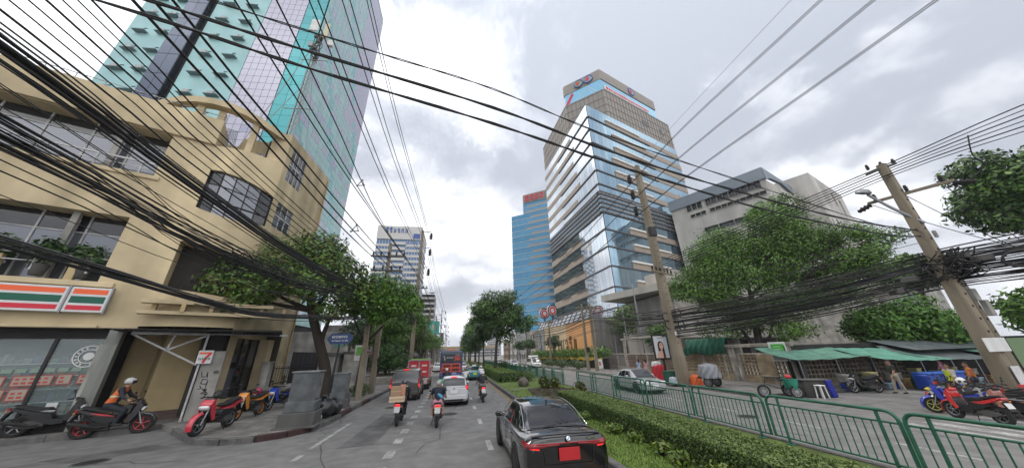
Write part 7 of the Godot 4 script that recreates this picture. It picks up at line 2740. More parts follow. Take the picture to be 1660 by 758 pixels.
func skin(mb: MB, bones: Array, cell: float, blend: float) -> void:
	# bones: [from, to, radius, radius, colour]; surface nets over the smooth union
	var lo := Vector3.INF; var hi := -Vector3.INF
	for b: Array in bones:
		var r := maxf(b[2], b[3]) + cell * 2.5
		for e in 2:
			lo = lo.min(b[e] - Vector3.ONE * r); hi = hi.max(b[e] + Vector3.ONE * r)
	var nx := int((hi.x - lo.x) / cell) + 2; var ny := int((hi.y - lo.y) / cell) + 2; var nz := int((hi.z - lo.z) / cell) + 2
	var f := PackedFloat32Array(); f.resize(nx * ny * nz); f.fill(1.0)
	var own := PackedByteArray(); own.resize(nx * ny * nz)
	var best := PackedFloat32Array(); best.resize(nx * ny * nz); best.fill(1.0)
	for bi in bones.size():
		var b: Array = bones[bi]
		var A: Vector3 = b[0]; var ab: Vector3 = b[1] - b[0]
		var l2 := maxf(ab.length_squared(),1e-9)
		var ra: float = b[2]; var rb: float = b[3]
		var r := maxf(ra, rb) + cell * 2.2 + blend * 0.3
		var p0 := ((b[0] as Vector3).min(b[1]) - Vector3.ONE * r - lo) / cell
		var p1 := ((b[0] as Vector3).max(b[1]) + Vector3.ONE * r - lo) / cell
		for k in range(maxi(0, int(p0.z)), mini(nz, int(p1.z) + 2)):
			for j in range(maxi(0, int(p0.y)), mini(ny, int(p1.y) + 2)):
				var at := (k * ny + j) * nx
				for i in range(maxi(0, int(p0.x)), mini(nx, int(p1.x) + 2)):
					var p := lo + v3(i, j, k) * cell
					var h := clampf((p - A).dot(ab) / l2,0.0,1.0)
					var d := (p - A - ab * h).length() - (ra + (rb - ra) * h)
					var q := f[at + i]
					var w := maxf(blend - absf(q - d),0.0) / blend
					f[at + i] = minf(q, d) - w * w * blend * 0.25
					if d < best[at + i]:
						best[at + i] = d; own[at + i] = bi
	var ids := PackedInt32Array(); ids.resize(nx * ny * nz); ids.fill(-1)
	var vs := PackedVector3Array(); var ns := PackedVector3Array(); var cs := PackedColorArray()
	var off := [0,1, nx, nx + 1, nx * ny, nx * ny + 1, nx * ny + nx, nx * ny + nx + 1]
	for k in nz - 1:
		for j in ny - 1:
			for i in nx - 1:
				var c := (k * ny + j) * nx + i
				var f0 := f[c]
				if f0 > cell * 3.0: continue
				var neg := 0
				for o: int in off:
					if f[c + o] < 0.0: neg += 1
				if neg == 0 or neg == 8: continue
				var s := Vector3.ZERO; var m := 0
				for e: Array in EDGES:
					var a := f[c + off[e[0]]]; var b := f[c + off[e[1]]]
					if (a < 0.0) != (b < 0.0):
						s += (CORNER[e[0]] as Vector3).lerp(CORNER[e[1]], a / (a - b)); m += 1
				ids[c] = vs.size()
				vs.push_back(lo + (v3(i, j, k) + s / m) * cell)
				ns.push_back(v3(f[c + off[1]] + f[c + off[3]] + f[c + off[5]] + f[c + off[7]] - f[c] - f[c + off[2]] - f[c + off[4]] - f[c + off[6]], f[c + off[2]] + f[c + off[3]] + f[c + off[6]] + f[c + off[7]] - f[c] - f[c + off[1]] - f[c + off[4]] - f[c + off[5]], f[c + off[4]] + f[c + off[5]] + f[c + off[6]] + f[c + off[7]] - f[c] - f[c + off[1]] - f[c + off[2]] - f[c + off[3]]).normalized())
				cs.push_back(bones[own[c]][4])
	var keep := mb.col
	var st := [1, nx, nx * ny]
	for k in range(1, nz - 1):
		for j in range(1, ny - 1):
			for i in range(1, nx - 1):
				var c := (k * ny + j) * nx + i
				if absf(f[c]) > cell * 2.0: continue
				for ax in 3:
					var a := f[c]; var b := f[c + st[ax]]
					if (a < 0.0) == (b < 0.0): continue
					var u: int = st[(ax + 1) % 3]; var v: int = st[(ax + 2) % 3]
					var q := [ids[c], ids[c - u], ids[c - u - v], ids[c - v]]
					if q.min() < 0: continue
					if a > 0.0: q.reverse()
					for tr: Array in [[0,1,2],[0,2,3]]:
						for e: int in [tr[0], tr[2], tr[1]]:
							var x: int = q[e]
							mb.v.push_back(mb.t * vs[x]); mb.n.push_back((mb.t.basis * ns[x]).normalized()); mb.c.push_back(cs[x])
	mb.col = keep

const EDGES := [[0,1],[2,3],[4,5],[6,7],[0,2],[1,3],[4,6],[5,7],[0,4],[1,5],[2,6],[3,7]]
const CORNER := [Vector3(0,0,0), Vector3(1,0,0), Vector3(0,1,0), Vector3(1,1,0), Vector3(0,0,1), Vector3(1,0,1), Vector3(0,1,1), Vector3(1,1,1)]
const SKIN := Color(0.40,0.235,0.155)
const SKIN2 := Color(0.30,0.17,0.11)

func hand(mb: MB, wrist: Vector3, along: Vector3, palm_n: Vector3, side: float, sk: Color, curl: float, cell := 0.009) -> void:
	# palm, four fingers and a thumb; along points from the wrist to the knuckles
	var a := along.normalized()
	var n := (palm_n - a * palm_n.dot(a)).normalized()
	var s := a.cross(n).normalized() * side
	var bones := [[wrist, wrist + a * 0.03,0.024,0.026, sk]]
	for k in 4:
		var u := (k - 1.5) * 0.021
		var kn := wrist + a * (0.085 - absf(k - 1.2) * 0.004) + s * u
		bones.append([wrist + a * 0.02 + s * u * 0.6, kn, 0.015,0.0125, sk])
		var L: float = [0.036,0.041,0.038,0.030][k]
		var d := a
		var p := kn
		for j in 3:
			d = (d * cos(curl) + n * sin(curl)).normalized()
			var e: Vector3 = p + d * L * [1.0,0.68,0.55][j]
			bones.append([p, e, 0.0105 - j * 0.0012,0.0095 - j * 0.0012, sk])
			p = e
	var tb := wrist + a * 0.03 - s * 0.026
	var t1 := tb + (a * 0.55 - s * 0.6 + n * 0.5).normalized() * 0.04
	bones.append([tb, t1,0.014,0.012, sk])
	bones.append([t1, t1 + (a * 0.8 + n * 0.6).normalized() * 0.03,0.0115,0.0095, sk])
	skin(mb, bones, cell, 0.008)

func head(mb: MB, c: Vector3, face: Vector3, sk: Color, hair: Color, long := 0.0) -> void:
	# skull, jaw, nose, lips, ears and hair; c is the middle of the head
	var fz := face.normalized()
	var fx := UP.cross(-fz).normalized()
	var up := (-fz).cross(fx)
	var P := func(x: float, y: float, z: float) -> Vector3: return c + fx * x + up * y + fz * z
	var b := [[P.call(0,0.035,-0.012), P.call(0,0.045,0.01),0.088,0.082, sk],[P.call(0,-0.03,0.03), P.call(0,-0.075,0.045),0.058,0.036, sk],
		[P.call(0,0.012,0.088), P.call(0,-0.016,0.106),0.009,0.014, sk],[P.call(-0.018,-0.048,0.086), P.call(0.018,-0.048,0.086),0.008,0.008, sk * Color(1.0,0.62,0.6)],
		[P.call(-0.088,0.0,-0.01), P.call(-0.09,0.028,-0.014),0.012,0.015, sk],[P.call(0.088,0.0,-0.01), P.call(0.09,0.028,-0.014),0.012,0.015, sk],
		[P.call(0,0.07,-0.025), P.call(0,0.055,-0.045),0.091,0.088, hair],[P.call(0,0.1,0.03), P.call(0,0.09,-0.02),0.062,0.075, hair]]
	for s: float in [-1.0,1.0]:
		b.append([P.call(s * 0.03,0.022,0.083), P.call(s * 0.034,0.022,0.082),0.008,0.008, Color(0.02,0.015,0.012)])
		b.append([P.call(s * 0.022,0.04,0.086), P.call(s * 0.045,0.042,0.08),0.006,0.005, hair])
	if long > 0: b.append([P.call(0,0.0,-0.075), P.call(0,-long, -0.08),0.07,0.05, hair])
	skin(mb, b, 0.010,0.012)

func person(label: String, at: Vector3, turn: float, J: Dictionary, C: Dictionary, group := "", parent_scale := 1.0) -> Node3D:
	# J: joints by name (l and r sides), C: colours by garment
	var t := thing("person", label, "person", at, turn, group)
	var mb := MB.new()
	var sk: Color = C.get("skin", SKIN)
	var b := []
	var sh: Color = C.shirt; var tr: Color = C.trousers; var shoe: Color = C.get("shoes", Color(0.03,0.03,0.03))
	var mid: Vector3 = (J.pelvis as Vector3).lerp(J.chest, 0.5)
	b.append([J.pelvis + v3(-0.07,0,0), J.pelvis + v3(0.07,0,0),0.118,0.118, tr])
	b.append([(J.pelvis as Vector3).lerp(mid, 0.35), mid, 0.125,0.122, sh])
	b.append([mid + v3(-0.03,0,0), J.chest + v3(-0.06,0,0),0.11,0.115, sh])
	b.append([mid + v3(0.03,0,0), J.chest + v3(0.06,0,0),0.11,0.115, sh])
	b.append([J.l_sh, J.r_sh, 0.068,0.068, sh])
	b.append([J.chest, J.neck, 0.07,0.05, sh])
	b.append([J.neck, (J.head as Vector3) + v3(0,-0.06,0),0.05,0.047, sk])
	for s: String in ["l", "r"]:
		var S: Vector3 = J[s + "_sh"]; var E: Vector3 = J[s + "_el"]; var H: Vector3 = J[s + "_ha"]
		var sl: float = C.get("sleeve", 0.55)
		if sl >= 1.0:
			b.append([S, E, 0.062,0.046, sh]); b.append([E, E.lerp(H, 0.85),0.046,0.035, sh]); b.append([E.lerp(H, 0.85), H, 0.03,0.026, sk])
		else:
			b.append([S, S.lerp(E, sl),0.064,0.056, sh]); b.append([S.lerp(E, sl), E, 0.042,0.037, sk]); b.append([E, H, 0.037,0.025, sk])
		var hp: Vector3 = J[s + "_hip"]; var K: Vector3 = J[s + "_kn"]; var A: Vector3 = J[s + "_an"]; var T: Vector3 = J[s + "_to"]
		if C.get("shorts", false):
			b.append([hp, hp.lerp(K, 0.7),0.096,0.082, tr]); b.append([hp.lerp(K, 0.7), K, 0.064,0.056, sk]); b.append([K, K.lerp(A, 0.4),0.054,0.056, sk]); b.append([K.lerp(A, 0.4), A, 0.054,0.034, sk])
		else:
			b.append([hp, K, 0.094,0.066, tr]); b.append([K, A, 0.066,0.048, tr])
		b.append([A + v3(0,-0.03,0.0), T, 0.042,0.034, shoe])
		if C.get("skirt", false): b.append([hp, K + v3(0,0.1,0),0.12,0.15, tr])
	skin(mb, b, C.get("cell", 0.022),0.05)
	for s: String in ["l", "r"]:
		var d: Vector3 = (J[s + "_ha"] - J[s + "_el"]).normalized()
		hand(mb, J[s + "_ha"], d if not J.has("grip") else (d + (J.grip as Vector3)).normalized(), Vector3.DOWN if J.has("grip") else v3(-1.0 if s == "r" else 1.0,0,0),1.0 if s == "r" else -1.0, sk, C.get("curl", 0.5), C.get("hand_cell", 0.011))
	head(mb, J.head, J.get("face", v3(0,0,-1)), sk, C.get("hair", Color(0.012,0.01,0.009)), C.get("long", 0.0))
	part("figure", mb, M.body, t)
	if C.has("helmet"):
		mb = MB.new()
		var h: Vector3 = J.head
		var fz: Vector3 = (J.get("face", v3(0,0,-1)) as Vector3).normalized()
		var bb := Basis(UP, atan2(-fz.x, -fz.z))
		var g := []
		for i in 10:
			var f := -0.42 + (PI / 2 + 0.42) * i / 9.0
			var row := PackedVector3Array()
			for j in 20:
				var a := TAU * j / 20.0
				var cut := 0.0
				row.push_back(h + bb * v3(cos(f) * cos(a) * 0.128,0.035 + sin(f) * 0.128,-cos(f) * sin(a) * 0.142 + 0.012))
			g.append(row)
		mb.grid(g, true)
		part("helmet", mb, C.helmet, t)
		mb = MB.new()
		g = []
		for i in 5:
			var f := -0.5 + 0.75 * i / 4.0
			var row := PackedVector3Array()
			for j in 11:
				var a := PI * 0.5 - 1.0 + 2.0 * j / 10.0
				row.push_back(h + bb * v3(cos(f) * cos(a) * 0.136,0.03 + sin(f) * 0.13,-cos(f) * sin(a) * 0.152))
			g.append(row)
		mb.grid(g)
		part("visor", mb, M.dark_glass, t)
	return t

func seated(z := 0.0, lean := 0.0, reach := true, wide := 0.18) -> Dictionary:
	# rider on a motorbike, facing -z, hands on the grips
	var J := {"pelvis": v3(0,0.90,0.24 + z), "chest": v3(0,1.27,0.14 + z - lean), "neck": v3(0,1.42,0.10 + z - lean * 1.3), "head": v3(0,1.56,0.06 + z - lean * 1.5)}
	for s: float in [-1.0,1.0]:
		var k := "l" if s < 0 else "r"
		J[k + "_sh"] = v3(s * 0.185,1.36,0.12 + z - lean * 1.2)
		J[k + "_el"] = v3(s * 0.29,1.14,-0.04 + z - lean * 0.6)
		J[k + "_ha"] = v3(s * 0.33,1.035,-0.24 if reach else -0.06 + z)
		J[k + "_hip"] = v3(s * 0.1,0.87,0.2 + z)
		J[k + "_kn"] = v3(s * wide, 0.72,-0.2 + z)
		J[k + "_an"] = v3(s * wide, 0.36,-0.08 + z)
		J[k + "_to"] = v3(s * (wide + 0.02),0.31,-0.27 + z)
	J.grip = v3(0,0.0,-0.6)
	return J

func standing(h := 1.68, step := 0.12, arm := 0.1) -> Dictionary:
	var k := h / 1.7
	var J := {"pelvis": v3(0,0.92,0) * k, "chest": v3(0,1.28,-0.01) * k, "neck": v3(0,1.44,-0.01) * k, "head": v3(0,1.58,-0.02) * k}
	for s: float in [-1.0,1.0]:
		var n := "l" if s < 0 else "r"
		J[n + "_sh"] = v3(s * 0.18,1.38,0) * k
		J[n + "_el"] = v3(s * 0.235,1.11,0.02 + s * arm) * k
		J[n + "_ha"] = v3(s * 0.24,0.87,-0.06 + s * arm * 1.8) * k
		J[n + "_hip"] = v3(s * 0.095,0.9,0) * k
		J[n + "_kn"] = v3(s * 0.1,0.49,-0.02 - s * step * 0.6) * k
		J[n + "_an"] = v3(s * 0.1,0.085,-s * step) * k
		J[n + "_to"] = v3(s * 0.11,0.035,-0.15 - s * step) * k
	return J

func left_street() -> void:
	# motorbikes on the pavement by the shop
	var black := glossy(lin(0.012,0.012,0.014),0.2)
	var red := glossy(lin(0.55,0.03,0.05),0.3)
	var orange := glossy(lin(0.65,0.24,0.03),0.35)
	var blue := glossy(lin(0.02,0.06,0.42),0.3)
	var red_rim := mat(lin(0.5,0.06,0.06),0.5)
	var b := motorbike("black scooter parked before the poster window at the left edge", v3(-16.15,0.19,-17.25),-1.15, black, black)
	b.scale = Vector3.ONE * 1.25
	b = motorbike("black and red motorbike with red rims carrying a rider in an orange vest", v3(-13.85,0.0,-17.15),-1.22, glossy(lin(0.02,0.02,0.022),0.3), red, {"rim": red_rim, "sport": true})
	b.scale = Vector3.ONE * 1.27
	var m := MB.new()
	profile(m, pts([-0.1,0.56,0.3,0.68,0.6,0.72,0.3,0.62]),0.172,0.9)
	part("red_stripe", m, red, b)
	var p := person("rider in a dark jacket and orange vest with a white helmet, by the shop", v3(-13.85,0.0,-17.15),-1.22, seated(0.02,0.06), {"shirt": Color(0.02,0.025,0.04), "trousers": Color(0.018,0.02,0.03), "sleeve": 1.0, "helmet": mat(lin(0.5,0.5,0.5),0.3)})
	p.scale = Vector3.ONE * 1.27
	vest(p, 0.02,0.06, Color(0.65,0.14,0.03))
	b = motorbike("red scooter parked nose out beside the graffiti wall", v3(-9.2,0.185,-15.5),-3.2, red, black)
	b.scale = Vector3.ONE * 1.22
	helmet_on(b, M.black, v3(0.25,1.05,0.2))
	b = motorbike("orange scooter parked between the red and the blue one", v3(-9.62,0.185,-18.4),-3.25, orange, black, {"rim": mat(lin(0.6,0.2,0.02),0.5)})
	b.scale = Vector3.ONE * 1.18
	helmet_on(b, mat(lin(0.3,0.03,0.08),0.4),v3(0.1,0.95,0.45))
	b = motorbike("blue motorbike parked by the low wall behind the cabinet", v3(-9.6,0.185,-21.1),-3.4, blue, black, {"dark": false})
	b.scale = Vector3.ONE * 1.15
	b = motorbike("dark motorbike standing in the yard behind the graffiti wall", v3(-11.6,0.185,-20.9),1.2, black, black)
	b.scale = Vector3.ONE * 1.2
	# grey cabinets on stepped plinths
	var grey := mat(lin(0.15,0.165,0.17),0.6,0.2, "stain", 0.5)
	var grey2 := mat(lin(0.25,0.26,0.255),0.6,0.2, "stain", 0.6)
	for k in 2:
		var t := thing("street_cabinet", ["grey street cabinet with louvres on a tall stepped concrete plinth at the corner", "second, smaller grey cabinet behind the blue street sign"][k], "cabinet", [v3(-6.15,0.185,-15.55),v3(-6.2,0.185,-20.1)][k],[0.1,0.03][k], "grey street cabinets")
		t.scale = [v3(1.4,1.0,1.25),v3(1.05,0.86,1.0)][k]
		slab(t, "plinth", v3(0,0.02,0),v3(1.08,0.08,1.05), M.dark_conc, 0.02)
		var mb := MB.new()
		var r0 := 0.5; var r1 := 0.44
		mb.tube(pv([v3(0,0.05,0),v3(0,0.5,0)]),[0.66,0.58],4)
		mb = MB.new()
		mb.cbox(v3(0,0.28,0),v3(0.92,0.5,0.88),0.03)
		part("plinth_block", mb, M.dark_conc, t)
		slab(t, "plinth_cap", v3(0,0.72,0),v3(0.78,0.4,0.74), grey, 0.03)
		var bod := slab(t, "case", v3(0,1.45,0),v3(0.68,1.08,0.62), grey, 0.015)
		slab(t, "lid", v3(0,2.02,0),v3(0.76,0.06,0.70), grey2,0.012)
		slab(t, "door", v3(0.345,1.45,0),v3(0.012,1.0,0.54), grey2,0.004)
		for i in 9: slab(t, "louvre", v3(-0.24 + i * 0.06,1.45,0.315),v3(0.02,0.98,0.012), grey, 0.004)
		mb = MB.new()
		strokes(mb, Transform3D(Basis(v3(0,0,-1), UP, Vector3.RIGHT),v3(0.352,1.42,0.05)),[[v2(0,0),v2(0.06,0.12),v2(0.1,0.02),v2(0.16,0.14)],[v2(0.02,0.08),v2(0.15,0.05)]],0.02,0.003)
		part("scrawl", mb, M.black, t)
	# rubbish bags at the foot of the cabinet
	for k in 3:
		var t := thing("rubbish_bag", ["big black rubbish bag leaning between the two cabinets", "smaller black rubbish bag behind the big one", "crumpled white plastic bag at the foot of the first cabinet"][k], "rubbish bag", [v3(-5.95,0.19,-17.0),v3(-5.75,0.19,-17.75),v3(-5.85,0.19,-16.25)][k])
		var mb := MB.new()
		var R: Vector3 = [v3(0.62,0.42,0.55),v3(0.5,0.34,0.45),v3(0.27,0.16,0.24)][k]
		var rows := []
		for i in 9:
			var row := PackedVector3Array()
			var f := PI * i / 8.0 - PI / 2
			for j in 16:
				var a := TAU * j / 16.0
				var w := 1.0 + 0.12 * sin(j * 2.7 + i * 1.9) + 0.09 * cos(j * 5.0 - i * 2.6)
				row.push_back(v3(cos(f) * cos(a) * R.x * w, R.y * 0.95 + sin(f) * R.y * w, -cos(f) * sin(a) * R.z * w))
			rows.append(row)
		mb.grid(rows, true)
		outward(mb)
		part("bag", mb, mat(lin(0.55,0.55,0.56),0.5) if k == 2 else glossy(lin(0.018,0.018,0.02),0.35,0.4), t)
		mb = MB.new()
		mb.cone(v3(0.05, R.y * 1.8,0),v3(0.1, R.y * 2.2,0.03), R.x * 0.12, R.x * 0.22,7)
		part("knot", mb, M.black if k < 2 else M.white, t)
	# blue street name sign on a lamp-like post
	var t := thing("street_sign", "dark blue street name sign with pointed ends on a black post", "sign", v3(-6.75,0.185,-20.2))
	var mb := MB.new()
	mb.cone(Vector3.ZERO, v3(0,1.5,0),0.13,0.07,10)
	mb.cone(v3(0,1.5,0),v3(0.05,3.35,0),0.06,0.05,10)
	part("post", mb, M.black, t)
	mb = MB.new()
	mb.prism(pv2([v2(-0.72,0),v2(-0.5,0.3),v2(0.5,0.3),v2(0.72,0),v2(0.5,-0.3),v2(-0.5,-0.3)]),-0.03,0.03, Transform3D(ID, v3(0.05,3.6,0)))
	part("board", mb, mat(lin(0.008,0.03,0.11),0.4), t)
	mb = MB.new()
	thai_word(mb, Transform3D(ID, v3(-0.42,3.63,0.03)), "snrtprnj", 0.15,0.02,0.006,0.72)
	part("lettering", mb, M.white, t)
	words("Soi Ruam Siri Mit", 0.085,0.005, M.white, t, Transform3D(ID, v3(0.05,3.5,0.033)), "small_lettering", false)
	mb = MB.new()
	mb.prism(pv2([v2(-0.28,0),v2(0.28,0),v2(0.2,-0.14),v2(-0.2,-0.14)]),-0.025,0.025, Transform3D(ID, v3(0.05,3.28,0)))
	part("tail_plate", mb, mat(lin(0.02,0.14,0.1),0.4), t)
	# gate pillar, garden wall and fence
	t = thing("gate_pillar", "plain white gate pillar between the yellow building and the low wall", "pillar", v3(-10.95,0.185,-21.7))
	slab(t, "shaft", v3(0,1.2,0),v3(0.42,2.4,0.42), M.white_wall, 0.02)
	slab(t, "cap", v3(0,2.43,0),v3(0.5,0.08,0.5), M.white_wall, 0.02)
	t = thing("garden_wall", "low cream wall topped by black iron railings and dark netting", "wall", v3(-10.95,0.185,-22.1))
	for i in 4: slab(t, "wall_bay", v3(0,0.52,-0.85 - i * 1.72),v3(0.22,1.04,1.68), M.white_wall, 0.015)
	mb = MB.new()
	mb.beam(v3(0,2.05,0),v3(0,2.05,-6.9),0.04,0.05); mb.beam(v3(0,1.2,0),v3(0,1.2,-6.9),0.04,0.05)
	part("rail", mb, M.black, t)
	for i in 24:
		mb = MB.new()
		mb.bar(v3(0,1.04,-0.1 - i * 0.29),v3(0,2.2,-0.1 - i * 0.29),0.014,5)
		part("railing", mb, M.black, t)
	mb = MB.new()
	var rows := []
	for i in 2:
		var row := PackedVector3Array()
		for j in 24: row.push_back(v3(-0.14 + 0.04 * sin(j * 1.7),1.05 + i * 2.0,-2.6 - j * 0.19))
		rows.append(row)
	mb.grid(rows)
	part("netting", mb, mat(lin(0.03,0.028,0.03),0.9), t)
	t = thing("garden_wall", "taller white panelled wall with narrow slots beyond the netting", "wall", v3(-10.7,0.185,-29.1))
	for i in 4:
		mb = MB.new()
		wall_holes(mb, v3(0.1,0,-i * 1.95),v3(0,0,-1),1.9,0,2.75,[Rect2(0.45,1.1,0.16,0.9), Rect2(1.3,1.1,0.16,0.9)],0.2)
		mb.box(v3(-0.14,1.37,-i * 1.95 - 0.95),v3(0.04,2.75,1.9))
		part("panel", mb, M.white_wall, t)
		slab(t, "coping", v3(0,2.9,-i * 1.95 - 0.95),v3(0.34,0.3,1.93), M.dark_conc, 0.02)
	t = thing("gate_house", "cream booth with a dark door slot beside the round bush", "booth", v3(-9.4,0.185,-33.6))
	slab(t, "wall", v3(0,1.5,0),v3(1.6,3.0,2.2), M.white_wall, 0.02)
	slab(t, "door", v3(0.81,1.1,0.3),v3(0.03,2.2,0.8), M.dark, 0.01)
	slab(t, "roof", v3(0,3.08,0),v3(1.9,0.16,2.5), M.dark_conc, 0.02)
	t = thing("notice_board", "small white board with a green square on a post by the cream booth", "sign", v3(-8.2,0.185,-30.0))
	mb = MB.new(); mb.bar(Vector3.ZERO, v3(0,2.5,0),0.035)
	part("post", mb, M.galv, t)
	slab(t, "board", v3(0,2.95,0),v3(0.75,1.25,0.06), M.white, 0.01)
	slab(t, "green_panel", v3(0,3.1,0.034),v3(0.55,0.7,0.012), mat(lin(0.16,0.42,0.08),0.5),0.004)
	# people and goods far down the left pavement
	for k in 5:
		var c: Color = [Color(0.5,0.05,0.08), Color(0.1,0.2,0.5), Color(0.55,0.5,0.5), Color(0.4,0.15,0.3), Color(0.1,0.1,0.1)][k]
		person(["pedestrian in red", "pedestrian in blue", "pedestrian in white", "pedestrian in purple", "pedestrian in black"][k] + " far down the left pavement", v3(-6.9 - (k % 3) * 0.9,0.185,-56.0 - k * 6.0),0.3 * k, standing(1.68,0.1), {"shirt": c, "trousers": Color(0.03,0.03,0.05), "cell": 0.03, "hand_cell": 0.014}, "pedestrians far down the left pavement")

func vest(p: Node3D, z: float, lean: float, c: Color) -> void:
	# sleeveless hi-vis vest worn over the rider's jacket
	var mb := MB.new()
	var rows := []
	for i in 7:
		var f := i / 6.0
		var y := lerpf(0.98,1.40, f)
		var zc := lerpf(0.22,0.12 - lean * 1.1, f) + z
		var row := PackedVector3Array()
		for j in 16:
			var a := TAU * j / 16.0
			var w := lerpf(0.165,0.205, f) if f < 0.8 else 0.16
			row.push_back(v3(cos(a) * w, y, zc - sin(a) * lerpf(0.15,0.135, f)))
		rows.append(row)
	mb.grid(rows, true)
	outward(mb)
	part("vest", mb, mat(c.linear_to_srgb(),0.7), p)
	mb = MB.new()
	rows = []
	for i in 2:
		var row := PackedVector3Array()
		for j in 16:
			var a := TAU * j / 16.0
			row.push_back(v3(cos(a) * 0.19,1.14 + i * 0.05,0.185 - lean * 0.5 + z - sin(a) * 0.149))
		rows.append(row)
	mb.grid(rows, true)
	outward(mb)
	part("reflective_band", mb, mat(lin(0.6,0.6,0.4),0.4), p)

func helmet_on(b: Node3D, m: Material, at: Vector3) -> void:
	var t := thing("helmet", "helmet lying on the seat of the " + str(b.get_meta("label")).get_slice(" parked", 0), "helmet", b.transform * at, b.rotation.y)
	t.scale = b.scale
	var mb := MB.new()
	mb.lathe(Vector3.ZERO, [v2(0.1,-0.12),v2(0.135,-0.06),v2(0.14,0.0),v2(0.11,0.08),v2(0.06,0.12),v2(0,0.13)],14)
	part("shell", mb, m, t)
	mb = MB.new()
	mb.cbox(v3(0,-0.03,-0.12),v3(0.18,0.07,0.06),0.02)
	part("visor", mb, M.dark_glass, t)

func block_wall(called: String, label: String, a: Vector3, b: Vector3, h: float, m: Material, post: Material) -> Node3D:
	# wall of hollow ornamental blocks between posts
	var t := thing(called, label, "wall", a)
	var d := (b - a)
	var L := d.length()
	var u := d / L
	var n := u.cross(UP)
	var bs := Basis(u, UP, n)
	var mb := MB.new()
	var y := 0.45
	while y < h - 0.05:
		mb.box(u * L * 0.5 + UP * y, v3(L, 0.07,0.16), bs)
		y += 0.27
	var s := 0.15
	while s < L:
		mb.box(u * s + UP * (0.45 + h) * 0.5,v3(0.07, h - 0.45,0.15), bs)
		s += 0.30
	stuff(part("hollow_block", mb, m, t))
	mb = MB.new()
	mb.cbox(u * L * 0.5 + UP * 0.21,v3(L, 0.42,0.24),0.02, bs)
	part("footing", mb, m, t)
	mb = MB.new()
	mb.cbox(u * L * 0.5 + UP * h, v3(L + 0.1,0.14,0.24),0.02, bs)
	part("coping", mb, post, t)
	var k := 0.0
	while k <= L + 0.1:
		mb = MB.new()
		mb.cbox(u * minf(k, L) + UP * h * 0.5,v3(0.2, h + 0.1,0.26),0.02, bs)
		part("post", mb, post, t)
		k += 2.6
	return t

